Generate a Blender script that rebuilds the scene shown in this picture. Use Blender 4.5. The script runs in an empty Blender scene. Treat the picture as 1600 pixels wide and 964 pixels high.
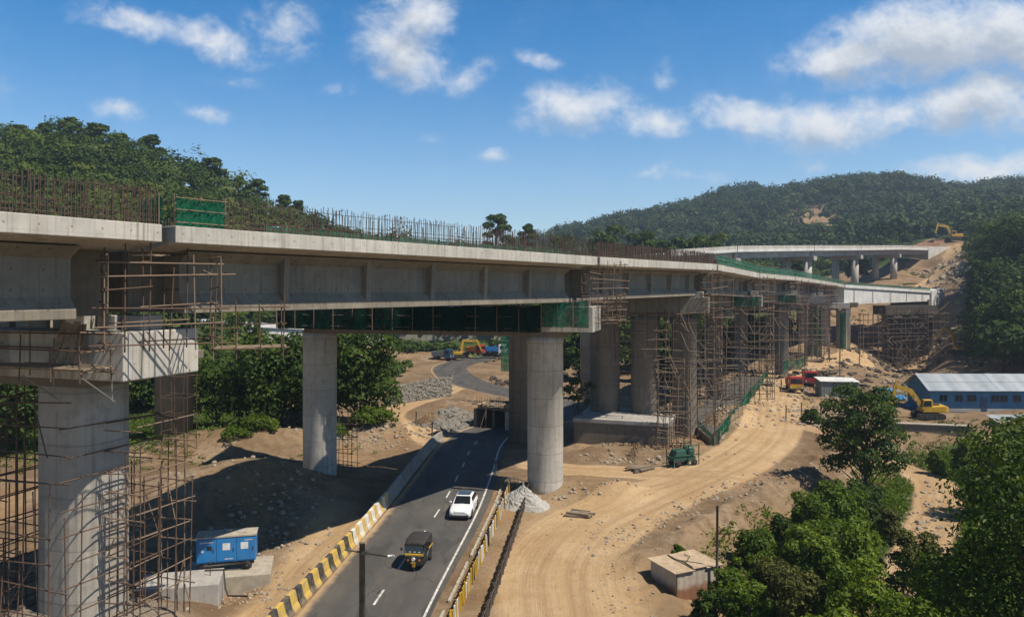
import bpy, math, random
import numpy as np
from mathutils import Vector, Matrix, Euler

# ------------------------------------------------------------------ scene, camera, light
S = bpy.context.scene
COL = S.collection
R = math.radians
rnd = random.Random(7)
nrg = np.random.default_rng(11)

EYE = 18.0            # eye height above the road
F = 1200.0            # focal length in pixels of the 1600 px wide photograph
HZ = 450.0            # row of the horizon

cam_d = bpy.data.cameras.new("camera")
cam = bpy.data.objects.new("camera", cam_d)
COL.objects.link(cam)
cam.location = (0, 0, EYE)
cam.rotation_euler = (R(90), 0, 0)
cam_d.sensor_width = 36.0
cam_d.lens = 36.0 * F / 1600.0
cam_d.shift_y = -32.0 / 1600.0
cam_d.clip_start = 0.3
cam_d.clip_end = 6000
S.camera = cam

S.view_settings.view_transform = 'Standard'
S.view_settings.look = 'None'
S.view_settings.gamma = 1.0
S.view_settings.exposure = 0.28
S.cycles.max_bounces = 7
S.cycles.diffuse_bounces = 3
S.cycles.glossy_bounces = 3
S.cycles.transmission_bounces = 4
S.cycles.transparent_max_bounces = 8
S.cycles.volume_bounces = 0

SUN_VEC = Vector((0.58, -0.30, 1.0)).normalized()      # towards the sun
SUN_EL = math.asin(SUN_VEC.z)
SUN_AZ = math.atan2(SUN_VEC.x, SUN_VEC.y)              # clockwise from +Y
sun_d = bpy.data.lights.new("sun", 'SUN')
sun_d.energy = 5.0
sun_d.angle = R(0.55)
sun_d.color = (1.0, 0.92, 0.79)
sun = bpy.data.objects.new("sun", sun_d)
COL.objects.link(sun)
sun.rotation_euler = SUN_VEC.to_track_quat('Z', 'Y').to_euler()
sun.location = (60, -20, 120)


class NT:
    """a short way to write node trees"""
    def __init__(s, tree):
        s.t = tree
        tree.nodes.clear()

    def n(s, typ, **kw):
        nd = s.t.nodes.new(typ)
        for k, v in kw.items():
            setattr(nd, k, v)
        return nd

    def put(s, sock, v):
        if hasattr(v, 'is_linked'):
            s.t.links.new(v, sock)
        elif v is not None:
            if isinstance(v, (tuple, list)) and len(v) == 3 and sock.type == 'RGBA':
                v = (*v, 1)
            sock.default_value = v

    def math(s, op, a, b=None, c=None, clamp=False):
        nd = s.n('ShaderNodeMath', operation=op, use_clamp=clamp)
        s.put(nd.inputs[0], a)
        if b is not None:
            s.put(nd.inputs[1], b)
        if c is not None:
            s.put(nd.inputs[2], c)
        return nd.outputs[0]

    def mix(s, f, a, b, blend='MIX'):
        nd = s.n('ShaderNodeMix', data_type='RGBA', blend_type=blend)
        s.put(nd.inputs[0], f)
        s.put(nd.inputs[6], a)
        s.put(nd.inputs[7], b)
        return nd.outputs[2]

    def noise(s, vec, scale, detail=4, rough=0.55, dist=0.0):
        nd = s.n('ShaderNodeTexNoise')
        if vec is not None:
            s.put(nd.inputs['Vector'], vec)
        nd.inputs['Scale'].default_value = scale
        nd.inputs['Detail'].default_value = detail
        nd.inputs['Roughness'].default_value = rough
        nd.inputs['Distortion'].default_value = dist
        return nd.outputs[0]

    def step(s, v, lo, hi):
        nd = s.n('ShaderNodeMapRange', interpolation_type='SMOOTHSTEP')
        s.put(nd.inputs[0], v)
        nd.inputs[1].default_value = lo
        nd.inputs[2].default_value = hi
        return nd.outputs[0]

    def mapping(s, vec, scale=(1, 1, 1), loc=(0, 0, 0), rot=(0, 0, 0), typ='POINT'):
        nd = s.n('ShaderNodeMapping', vector_type=typ)
        s.put(nd.inputs[0], vec)
        nd.inputs['Location'].default_value = loc
        nd.inputs['Rotation'].default_value = rot
        nd.inputs['Scale'].default_value = scale
        return nd.outputs[0]

    def xyz(s, vec):
        nd = s.n('ShaderNodeSeparateXYZ')
        s.put(nd.inputs[0], vec)
        return nd.outputs


# ---- sky: Nishita with broken cumulus at infinity
CLOUDS = [  # centre column, centre row, half width, half height, tilt, strength
    (215, 38, 120, 26, 14, .62), (330, 66, 95, 30, 16, .66), (440, 45, 70, 50, 20, .50),
    (650, 20, 75, 50, -20, .78), (625, 80, 90, 60, 25, .80), (725, 120, 60, 30, -15, .46),
    (525, 142, 34, 18, 0, .40), (180, 172, 62, 22, 8, .44), (315, 172, 62, 18, 6, .40), (365, 122, 60, 14, 0, .30),
    (840, 98, 50, 22, 5, .50), (900, 165, 105, 42, -5, .80), (1022, 188, 70, 34, 6, .72), (935, 128, 46, 24, 20, .34),
    (1030, 110, 30, 34, 10, .34), (770, 252, 30, 16, 0, .50), (680, 215, 30, 14, 0, .28),
    (1330, 92, 120, 48, -8, .95), (1450, 62, 170, 78, -6, 1.15), (1580, 60, 130, 80, 0, 1.15), (1400, 120, 170, 30, -4, .6),
    (1170, 188, 100, 34, 8, .74), (1290, 196, 130, 46, -2, .86), (1400, 185, 60, 34, -10, .7),
    (1530, 160, 140, 52, -8, .95), (1540, 262, 140, 34, -6, .74), (1275, 254, 44, 15, 0, .5),
    (1015, 272, 50, 15, 0, .42), (1095, 280, 60, 12, 0, .36),
    (-260, 90, 260, 60, 10, .8), (-700, 200, 300, 50, 0, .8), (1950, 150, 260, 80, 0, 1.0), (2400, 60, 300, 90, 0, .9),
    (400, -320, 240, 90, 10, .8), (1200, -420, 300, 120, -10, .8),
]
W = bpy.data.worlds.new("World")
S.world = W
W.use_nodes = True


def cloud_group():
    g = bpy.data.node_groups.new("cloud_field", 'ShaderNodeTree')
    g.interface.new_socket("P", in_out='INPUT', socket_type='NodeSocketVector')
    g.interface.new_socket("D", in_out='OUTPUT', socket_type='NodeSocketFloat')
    T = NT(g)
    gi = T.n('NodeGroupInput')
    go = T.n('NodeGroupOutput')
    P = gi.outputs[0]
    warp = T.n('ShaderNodeTexNoise')
    T.put(warp.inputs['Vector'], P)
    warp.inputs['Scale'].default_value = 14
    warp.inputs['Detail'].default_value = 3
    sub = T.n('ShaderNodeVectorMath', operation='SUBTRACT')
    T.put(sub.inputs[0], warp.outputs[1])
    sub.inputs[1].default_value = (.5, .5, .5)
    sc = T.n('ShaderNodeVectorMath', operation='SCALE')
    T.put(sc.inputs[0], sub.outputs[0])
    sc.inputs['Scale'].default_value = 0.055
    ad = T.n('ShaderNodeVectorMath', operation='ADD')
    T.put(ad.inputs[0], P)
    T.put(ad.inputs[1], sc.outputs[0])
    Q = ad.outputs[0]
    tot = None
    for cx, cy, rx, ry, tl, st in CLOUDS:
        m = T.mapping(Q, (rx * 1.25 / F, ry * 1.25 / F, 1), ((cx - 800) / F, (HZ - cy) / F, 0), (0, 0, -R(tl)), 'TEXTURE')
        gr = T.n('ShaderNodeTexGradient', gradient_type='SPHERICAL')
        T.put(gr.inputs[0], m)
        v = T.math('MULTIPLY', gr.outputs[1], st)
        tot = v if tot is None else T.math('SMOOTH_MAX', tot, v, 0.12)
    big = T.noise(T.mapping(P, (1, 1.35, 1)), 17, 8, .60, .4)
    fine = T.noise(T.mapping(P, (1, 1.2, 1)), 60, 5, .6, .2)
    nz = T.math('ADD', T.math('MULTIPLY', T.math('SUBTRACT', big, .5), 1.15), T.math('MULTIPLY', T.math('SUBTRACT', fine, .5), .55))
    d = T.math('ADD', T.math('MULTIPLY', tot, 1.25), T.math('MULTIPLY', nz, T.step(tot, 0.0, .28)))
    T.put(go.inputs[0], d)
    return g


def build_world():
    T = NT(W.node_tree)
    tc = T.n('ShaderNodeTexCoord')
    x, y, z = T.xyz(tc.outputs['Generated'])
    yy = T.math('MAXIMUM', y, 0.08)
    cb = T.n('ShaderNodeCombineXYZ')
    T.put(cb.inputs[0], T.math('DIVIDE', x, yy))
    T.put(cb.inputs[1], T.math('DIVIDE', z, yy))
    P = cb.outputs[0]
    g = cloud_group()
    a = T.n('ShaderNodeGroup')
    a.node_tree = g
    T.put(a.inputs[0], P)
    sh = T.n('ShaderNodeVectorMath', operation='ADD')
    T.put(sh.inputs[0], P)
    sh.inputs[1].default_value = (0.010, 0.030, 0)
    b = T.n('ShaderNodeGroup')
    b.node_tree = g
    T.put(b.inputs[0], sh.outputs[0])
    dens = a.outputs[0]
    alpha = T.step(dens, 0.06, 1.05)
    alpha = T.math('MULTIPLY', alpha, T.step(y, 0.05, 0.2))
    alpha = T.math('MULTIPLY', alpha, 0.95)
    # thick towards the sun above -> greyer underside
    lit = T.math('SUBTRACT', 1.0, T.step(b.outputs[0], 0.25, 1.15))
    thin = T.math('SUBTRACT', 1.0, T.step(dens, .15, .6))
    lit = T.math('MAXIMUM', lit, T.math('MULTIPLY', thin, .55))
    ccol = T.mix(lit, (5.6, 6.3, 7.4), (10.6, 10.8, 11.1))
    sky = T.n('ShaderNodeTexSky', sky_type='NISHITA')
    sky.sun_disc = False
    sky.sun_elevation = SUN_EL
    sky.sun_rotation = SUN_AZ
    sky.altitude = 300
    sky.air_density = 1.0
    sky.dust_density = 0.35
    sky.ozone_density = 4.5
    hs = T.n('ShaderNodeHueSaturation')
    T.put(hs.inputs['Saturation'], T.math('ADD', 1.04, T.math('MULTIPLY', T.step(z, .02, .34), .32)))
    hs.inputs['Hue'].default_value = .497
    T.put(hs.inputs['Value'], T.math('SUBTRACT', 1.72, T.math('MULTIPLY', T.step(z, .30, .62), 1.05)))
    T.put(hs.inputs['Color'], sky.outputs[0])
    col = T.mix(alpha, hs.outputs[0], ccol)
    bg = T.n('ShaderNodeBackground')
    T.put(bg.inputs[0], col)
    bg.inputs[1].default_value = 0.068
    out = T.n('ShaderNodeOutputWorld')
    T.put(out.inputs[0], bg.outputs[0])
    W.cycles.sampling_method = 'MANUAL'
    W.cycles.sample_map_resolution = 512


build_world()

# ------------------------------------------------------------------ helpers


def at(px, py, d):
    """a point that shows at column px, row py of the 1600 x 964 photograph, d metres away"""
    return Vector(((px - 800) / F * d, d, EYE - (py - HZ) / F * d))


def tag(o, label=None, cat=None, group=None, kind=None):
    if label:
        o['label'] = label
    if cat:
        o['category'] = cat
    if group:
        o['group'] = group
    if kind:
        o['kind'] = kind
    return o


def empty(name, loc, label, cat, group=None, rz=0.0):
    o = bpy.data.objects.new(name, None)
    COL.objects.link(o)
    o.location = loc
    o.rotation_euler = (0, 0, rz)
    o.empty_display_size = .3
    tag(o, label, cat, group)
    return o


class MB:
    """collects shapes, links them as ONE mesh"""
    def __init__(s):
        s.v = []
        s.f = []
        s.smooth = []

    def add(s, vs, fs, smooth=False):
        b = len(s.v)
        s.v += [tuple(v) for v in vs]
        s.f += [tuple(i + b for i in f) for f in fs]
        s.smooth += [smooth] * len(fs)
        return s

    def box(s, c, size, rz=0.0, mat=None):
        hx, hy, hz = size[0] / 2, size[1] / 2, size[2] / 2
        M = Matrix.Translation(c) @ (mat if mat is not None else Matrix.Rotation(rz, 4, 'Z'))
        vs = [M @ Vector((x * hx, y * hy, z * hz)) for z in (-1, 1) for y in (-1, 1) for x in (-1, 1)]
        return s.add(vs, [(0, 2, 3, 1), (4, 5, 7, 6), (0, 1, 5, 4), (2, 6, 7, 3), (0, 4, 6, 2), (1, 3, 7, 5)])

    def hexa(s, p):
        """eight corners: bottom ring of four, then top ring of four"""
        return s.add(p, [(3, 2, 1, 0), (4, 5, 6, 7), (0, 1, 5, 4), (1, 2, 6, 5), (2, 3, 7, 6), (3, 0, 4, 7)])

    def prism(s, poly, a, b):
        """poly: list of points, swept from offset vector a to b"""
        n = len(poly)
        a = Vector(a)
        b = Vector(b)
        vs = [Vector(p) + a for p in poly] + [Vector(p) + b for p in poly]
        fs = [tuple(range(n))[::-1], tuple(range(n, 2 * n))]
        fs += [(i, (i + 1) % n, n + (i + 1) % n, n + i) for i in range(n)]
        return s.add(vs, fs)

    def tube(s, pts, rad, n=6, smooth=True, cap=True):
        pts = [Vector(p) for p in pts]
        if not isinstance(rad, (list, tuple)):
            rad = [rad] * len(pts)
        vs = []
        fs = []
        for i, p in enumerate(pts):
            t = (pts[min(i + 1, len(pts) - 1)] - pts[max(i - 1, 0)]).normalized()
            up = Vector((0, 0, 1)) if abs(t.z) < .9 else Vector((1, 0, 0))
            u = t.cross(up).normalized()
            w = u.cross(t)
            for k in range(n):
                a = 2 * math.pi * k / n
                vs.append(p + (u * math.cos(a) + w * math.sin(a)) * rad[i])
        for i in range(len(pts) - 1):
            for k in range(n):
                k2 = (k + 1) % n
                fs.append((i * n + k, i * n + k2, (i + 1) * n + k2, (i + 1) * n + k))
        b = len(s.v)
        s.add(vs, fs, smooth)
        if cap:
            s.f += [tuple(b + k for k in range(n)), tuple(b + (len(pts) - 1) * n + k for k in range(n))[::-1]]
            s.smooth += [False, False]
        return s

    def lathe(s, prof, c=(0, 0, 0), n=24, smooth=True, sx=1, sy=1):
        vs = []
        fs = []
        for r, z in prof:
            for k in range(n):
                a = 2 * math.pi * k / n
                vs.append((c[0] + r * math.cos(a) * sx, c[1] + r * math.sin(a) * sy, c[2] + z))
        m = len(prof)
        for i in range(m - 1):
            for k in range(n):
                k2 = (k + 1) % n
                fs.append((i * n + k, i * n + k2, (i + 1) * n + k2, (i + 1) * n + k))
        b = len(s.v)
        s.add(vs, fs, smooth)
        s.f += [tuple(b + k for k in range(n))[::-1], tuple(b + (m - 1) * n + k for k in range(n))]
        s.smooth += [False, False]
        return s

    def disc_wheel(s, c, r, w, axis=(1, 0, 0), n=18):
        a = Vector(axis).normalized()
        c = Vector(c)
        prof = [(-w / 2, r * .55), (-w / 2, r * .92), (-w * .32, r), (w * .32, r), (w / 2, r * .92), (w / 2, r * .55)]
        pts = [c + a * p[0] for p in prof]
        return s.tube(pts, [p[1] for p in prof], n)

    def build(s, name, mat, parent=None, bevel=0.0, loc=None):
        me = bpy.data.meshes.new(name)
        v = s.v
        if loc is not None:
            v = [(p[0] - loc[0], p[1] - loc[1], p[2] - loc[2]) for p in v]
        elif parent is not None and parent.parent is None and parent.type == 'EMPTY':
            pass
        me.from_pydata(v, [], s.f)
        me.polygons.foreach_set('use_smooth', s.smooth)
        me.materials.append(mat)
        me.update()
        o = bpy.data.objects.new(name, me)
        COL.objects.link(o)
        if loc is not None:
            o.location = loc
        if parent is not None:
            o.parent = parent
        if bevel:
            b = o.modifiers.new("bevel", 'BEVEL')
            b.width = bevel
            b.segments = 2
            b.limit_method = 'ANGLE'
            b.angle_limit = R(35)
        return o


def wpart(mb, name, mat, thing, bevel=0.0):
    """a part whose shapes were collected in world coordinates, under an unrotated thing"""
    L = thing.location
    if thing.parent is not None:
        L = thing.location + thing.parent.location
    mb.v = [(p[0] - L[0], p[1] - L[1], p[2] - L[2]) for p in mb.v]
    return mb.build(name, mat, thing, bevel)


def mesh_np(name, V, Fq, mat, tint=None, parent=None, smooth=False, extra=None):
    """a mesh from numpy arrays; Fq: (n, k) indices, all faces with k corners"""
    me = bpy.data.meshes.new(name)
    nf, k = Fq.shape
    me.vertices.add(len(V))
    me.vertices.foreach_set('co', np.ascontiguousarray(V, dtype=np.float32).ravel())
    me.loops.add(nf * k)
    me.loops.foreach_set('vertex_index', np.ascontiguousarray(Fq, dtype=np.int32).ravel())
    me.polygons.add(nf)
    me.polygons.foreach_set('loop_start', np.arange(0, nf * k, k, dtype=np.int32))
    me.polygons.foreach_set('loop_total', np.full(nf, k, dtype=np.int32))
    me.polygons.foreach_set('use_smooth', np.full(nf, smooth, dtype=bool))
    me.update(calc_edges=True)
    if tint is not None:
        at_ = me.attributes.new('tint', 'FLOAT', 'FACE' if len(tint) == nf else 'POINT')
        at_.data.foreach_set('value', np.ascontiguousarray(tint, dtype=np.float32))
    for nm, arr in (extra or {}).items():
        at_ = me.attributes.new(nm, 'FLOAT', 'POINT')
        at_.data.foreach_set('value', np.ascontiguousarray(arr, dtype=np.float32))
    if mat:
        me.materials.append(mat)
    o = bpy.data.objects.new(name, me)
    COL.objects.link(o)
    if parent is not None:
        o.parent = parent
    return o


def ss(a, b, x):
    t = np.clip((x - a) / (b - a), 0, 1)
    return t * t * (3 - 2 * t)


def _h(ix, iy, seed):
    n = (ix.astype(np.int64) * 374761393 + iy.astype(np.int64) * 668265263 + seed * 974634777) & 0x7fffffff
    n = ((n ^ (n >> 13)) * 1274126177) & 0x7fffffff
    return ((n ^ (n >> 16)) & 0xffff) / 65535.0


def vnoise(x, y, seed=0):
    ix = np.floor(x)
    iy = np.floor(y)
    fx = x - ix
    fy = y - iy
    fx = fx * fx * (3 - 2 * fx)
    fy = fy * fy * (3 - 2 * fy)
    a = _h(ix, iy, seed)
    b = _h(ix + 1, iy, seed)
    c = _h(ix, iy + 1, seed)
    d = _h(ix + 1, iy + 1, seed)
    return (a * (1 - fx) + b * fx) * (1 - fy) + (c * (1 - fx) + d * fx) * fy


def fbm(x, y, seed=0, oct=4):
    t = 0
    a = .5
    for o in range(oct):
        t = t + a * (vnoise(x, y, seed + o) - .5)
        x = x * 2.03 + 17.1
        y = y * 2.03 + 9.7
        a *= .5
    return t


# ------------------------------------------------------------------ materials


def new_mat(name):
    m = bpy.data.materials.new(name)
    m.use_nodes = True
    return m, NT(m.node_tree)


def finish(T, base, rough=.8, bump=None, bstr=.3, bdist=.02, metal=0.0, spec=None, extra=None):
    p = T.n('ShaderNodeBsdfPrincipled')
    T.put(p.inputs['Base Color'], base)
    T.put(p.inputs['Roughness'], rough)
    T.put(p.inputs['Metallic'], metal)
    if spec is not None:
        T.put(p.inputs['Specular IOR Level'], spec)
    for k, v in (extra or {}).items():
        T.put(p.inputs[k], v)
    if bump is not None:
        b = T.n('ShaderNodeBump')
        b.inputs['Strength'].default_value = bstr
        b.inputs['Distance'].default_value = bdist
        T.put(b.inputs['Height'], bump)
        T.put(p.inputs['Normal'], b.outputs[0])
    o = T.n('ShaderNodeOutputMaterial')
    T.put(o.inputs[0], p.outputs[0])
    return p


def pos(T):
    return T.n('ShaderNodeNewGeometry').outputs['Position']


def m_concrete(name, c, dark=.45, streak=.5, joints=0.0, rust=.15, patch=.4, form=False):
    m, T = new_mat(name)
    P = pos(T)
    x, y, z = T.xyz(P)
    big = T.noise(P, .35, 5, .6)
    mid = T.noise(P, 1.6, 6, .65)
    fine = T.noise(P, 22, 3, .6)
    st = T.noise(T.mapping(P, (2.2, 2.2, .10)), 1.0, 5, .6)
    st2 = T.noise(T.mapping(P, (5.0, 5.0, .18)), 1.0, 6, .7)
    col = T.mix(T.step(big, .35, .7), c, tuple(v * .78 for v in c))
    col = T.mix(T.math('MULTIPLY', T.step(mid, .48, .68), patch), col, tuple(v * (1 - dark) for v in c))
    col = T.mix(T.math('MULTIPLY', T.step(st, .50, .72), streak), col, tuple(v * .42 for v in c))
    col = T.mix(T.math('MULTIPLY', T.step(st2, .54, .68), streak * .8), col, (c[0] * .36, c[1] * .31, c[2] * .25))
    if rust:
        rr = T.noise(T.mapping(P, (.9, .9, .22), (7, 3, 1)), 1.0, 4, .6)
        col = T.mix(T.math('MULTIPLY', T.step(rr, .56, .74), rust), col, (.22, .12, .06))
    if joints:
        fr = T.math('FRACT', T.math('DIVIDE', T.math('ADD', z, T.math('MULTIPLY', T.math('SUBTRACT', big, .5), .06)), joints))
        ln = T.math('SUBTRACT', 1.0, T.step(T.math('ABSOLUTE', T.math('SUBTRACT', fr, .5)), .0, .028))
        col = T.mix(T.math('MULTIPLY', ln, .55), col, tuple(v * .35 for v in c))
        lift = T.math('FRACT', T.math('MULTIPLY', T.math('FLOOR', T.math('ADD', T.math('DIVIDE', z, joints), .5)), .618))
        col = T.mix(T.math('MULTIPLY', lift, .38), col, tuple(v * .6 for v in c))
    if form:
        u = T.math('ADD', T.math('MULTIPLY', x, .56), T.math('MULTIPLY', y, .83))
        fu = T.math('ABSOLUTE', T.math('SUBTRACT', T.math('FRACT', T.math('DIVIDE', u, 2.44)), .5))
        ln = T.math('SUBTRACT', 1.0, T.step(fu, .0, .012))
        fz = T.math('ABSOLUTE', T.math('SUBTRACT', T.math('FRACT', T.math('DIVIDE', z, 1.22)), .5))
        ln = T.math('MAXIMUM', ln, T.math('SUBTRACT', 1.0, T.step(fz, .0, .012)))
        col = T.mix(T.math('MULTIPLY', ln, .38), col, tuple(v * .4 for v in c))
        pn = T.math('FRACT', T.math('MULTIPLY', T.math('FLOOR', T.math('ADD', T.math('DIVIDE', u, 2.44), .5)), .618))
        col = T.mix(T.math('MULTIPLY', pn, .30), col, tuple(v * .55 for v in c))
        hu = T.math('ABSOLUTE', T.math('SUBTRACT', T.math('FRACT', T.math('DIVIDE', T.math('ADD', u, .3), 1.22)), .5))
        hz = T.math('ABSOLUTE', T.math('SUBTRACT', T.math('FRACT', T.math('DIVIDE', T.math('ADD', z, .3), .81)), .5))
        hole = T.math('MULTIPLY', T.math('SUBTRACT', 1.0, T.step(hu, .025, .04)), T.math('SUBTRACT', 1.0, T.step(hz, .035, .06)))
        col = T.mix(T.math('MULTIPLY', hole, .7), col, tuple(v * .25 for v in c))
        dr = T.noise(T.mapping(P, (3.2, 3.2, .16), (3, 9, 4)), 1.0, 6, .7)
        col = T.mix(T.math('MULTIPLY', T.step(dr, .54, .70), .6), col, (c[0] * .30, c[1] * .26, c[2] * .20))
    pin = T.step(T.noise(P, 9, 2, .5), .72, .78)
    col = T.mix(T.math('MULTIPLY', pin, .4), col, tuple(v * .45 for v in c))
    col = T.mix(.12, col, fine, 'OVERLAY')
    finish(T, col, .88, T.math('ADD', fine, T.math('MULTIPLY', mid, 1.5)), .35, .03, spec=.25)
    return m


def m_plain(name, c, rough=.6, var=.25, scale=3.0, metal=0.0, dirt=None, dirt_amt=.4, spec=None, bump=.15, coat=0.0):
    m, T = new_mat(name)
    P = T.n('ShaderNodeTexCoord').outputs['Object']
    n1 = T.noise(P, scale, 5, .6)
    n2 = T.noise(P, scale * 6, 3, .6)
    col = T.mix(T.step(n1, .3, .75), c, tuple(v * (1 - var) for v in c))
    if dirt is not None:
        col = T.mix(T.math('MULTIPLY', T.step(T.noise(P, scale * 1.7, 6, .68), .45, .68), dirt_amt), col, dirt)
    rr = T.math('ADD', rough - .1, T.math('MULTIPLY', n1, .2))
    finish(T, col, rr, n2, bump, .01, metal, spec, {'Coat Weight': coat} if coat else None)
    return m


def m_leaf(name, ramp, trans=.22, rough=.55):
    """ramp: (tint, colour) pairs over the per-leaf 'tint' attribute"""
    m, T = new_mat(name)
    a = T.n('ShaderNodeAttribute', attribute_name='tint')
    cr = T.n('ShaderNodeValToRGB')
    els = cr.color_ramp.elements
    while len(els) < len(ramp):
        els.new(.5)
    for e, (t, c) in zip(els, ramp):
        e.position = t
        e.color = (*c, 1)
    T.put(cr.inputs[0], a.outputs['Fac'])
    col = cr.outputs[0]
    p = T.n('ShaderNodeBsdfPrincipled')
    T.put(p.inputs['Base Color'], col)
    p.inputs['Roughness'].default_value = rough
    p.inputs['Specular IOR Level'].default_value = .18
    tr = T.n('ShaderNodeBsdfTranslucent')
    hs = T.n('ShaderNodeHueSaturation')
    hs.inputs['Hue'].default_value = .485
    hs.inputs['Saturation'].default_value = 1.1
    hs.inputs['Value'].default_value = 1.5
    T.put(hs.inputs['Color'], col)
    T.put(tr.inputs[0], hs.outputs[0])
    mx = T.n('ShaderNodeMixShader')
    mx.inputs[0].default_value = trans
    T.put(mx.inputs[1], p.outputs[0])
    T.put(mx.inputs[2], tr.outputs[0])
    o = T.n('ShaderNodeOutputMaterial')
    T.put(o.inputs[0], mx.outputs[0])
    return m


def m_net(name, c, scale=1.0, holes=.35, thin=.12):
    """woven shade net: a see-through weave with folds"""
    m, T = new_mat(name)
    P = pos(T)
    w = T.noise(T.mapping(P, (1, 1, .5)), 2.2 * scale, 5, .6)
    col = T.mix(T.step(w, .3, .7), c, tuple(v * .45 for v in c))
    p = T.n('ShaderNodeBsdfPrincipled')
    T.put(p.inputs['Base Color'], col)
    p.inputs['Roughness'].default_value = 1.0
    p.inputs['Specular IOR Level'].default_value = .02
    b = T.n('ShaderNodeBump')
    b.inputs['Strength'].default_value = .9
    b.inputs['Distance'].default_value = .1
    T.put(b.inputs['Height'], w)
    T.put(p.inputs['Normal'], b.outputs[0])
    tl = T.n('ShaderNodeBsdfTranslucent')
    T.put(tl.inputs[0], col)
    m1 = T.n('ShaderNodeMixShader')
    m1.inputs[0].default_value = .3
    T.put(m1.inputs[1], p.outputs[0])
    T.put(m1.inputs[2], tl.outputs[0])
    tp = T.n('ShaderNodeBsdfTransparent')
    m2 = T.n('ShaderNodeMixShader')
    T.put(m2.inputs[0], T.math('MULTIPLY_ADD', T.step(T.noise(P, 3.0 * scale, 4, .7), .45, .75), holes, thin))
    T.put(m2.inputs[1], m1.outputs[0])
    T.put(m2.inputs[2], tp.outputs[0])
    o = T.n('ShaderNodeOutputMaterial')
    T.put(o.inputs[0], m2.outputs[0])
    return m


def m_ground():
    m, T = new_mat("earth")
    P = pos(T)
    A = lambda nm: T.n('ShaderNodeAttribute', attribute_name=nm).outputs['Fac']
    trk, grn, gry, rut = A('track'), A('green'), A('grey'), A('rut')
    n1 = T.noise(P, .22, 6, .6)
    n2 = T.noise(P, 1.3, 7, .68)
    n3 = T.noise(P, 9, 5, .7)
    n4 = T.noise(P, 38, 3, .6)
    dirt = T.mix(T.step(n1, .35, .68), (.205, .137, .078), (.295, .215, .138))
    dirt = T.mix(T.math('MULTIPLY', T.step(n2, .42, .66), .65), dirt, (.125, .080, .048))
    dirt = T.mix(T.math('MULTIPLY', T.step(n3, .55, .72), .4), dirt, (.36, .28, .19))
    damp = T.noise(P, .085, 5, .62, .6)
    dirt = T.mix(T.math('MULTIPLY', T.step(damp, .47, .62), .55), dirt, (.135, .083, .045))
    dirt = T.mix(T.math('MULTIPLY', T.step(damp, .50, .34), .35), dirt, (.33, .19, .085))
    sand = T.mix(T.step(n1, .3, .7), (.43, .285, .148), (.51, .365, .215))
    sand = T.mix(T.math('MULTIPLY', T.step(n2, .46, .7), .5), sand, (.35, .225, .115))
    cbt = T.n('ShaderNodeCombineXYZ')
    T.put(cbt.inputs[0], A('toff'))
    T.put(cbt.inputs[1], A('trun'))
    lines = T.noise(T.mapping(cbt.outputs[0], (3.4, .07, 1)), 1.0, 6, .7, .4)
    tread = T.noise(T.mapping(cbt.outputs[0], (7.0, .5, 1)), 1.0, 3, .6)
    sand = T.mix(T.math('MULTIPLY', T.step(lines, .48, .66), .42), sand, (.31, .20, .105))
    sand = T.mix(T.math('MULTIPLY', T.step(tread, .55, .7), .22), sand, (.55, .42, .27))
    sand = T.mix(T.math('MULTIPLY', rut, .5), sand, (.28, .18, .095))
    sand = T.mix(T.math('MULTIPLY', T.step(damp, .50, .64), .4), sand, (.33, .205, .105))
    tt = T.math('ADD', trk, T.math('MULTIPLY', T.math('SUBTRACT', n2, .5), .7))
    col = T.mix(T.step(tt, .25, .75), dirt, sand)
    gv = T.math('ADD', gry, T.math('MULTIPLY', T.math('SUBTRACT', n3, .5), .5))
    col = T.mix(T.step(gv, .35, .75), col, T.mix(T.step(n3, .3, .7), (.16, .145, .125), (.33, .31, .28)))
    g = T.math('ADD', grn, T.math('MULTIPLY', T.math('SUBTRACT', n2, .5), .9))
    col = T.mix(T.step(g, .35, .7), col, T.mix(T.step(n3, .3, .7), (.028, .048, .012), (.062, .088, .022)))
    peb = T.step(n4, .66, .74)
    col = T.mix(T.math('MULTIPLY', peb, .35), col, (.42, .36, .28))
    h = T.math('ADD', T.math('MULTIPLY', T.math('MULTIPLY', lines, trk), 1.2), T.math('MULTIPLY', n2, 2.0))
    h = T.math('ADD', h, T.math('ADD', T.math('MULTIPLY', n3, .9), T.math('MULTIPLY', n4, .35)))
    finish(T, col, .95, h, .75, .10, spec=.15)
    return m


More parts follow.
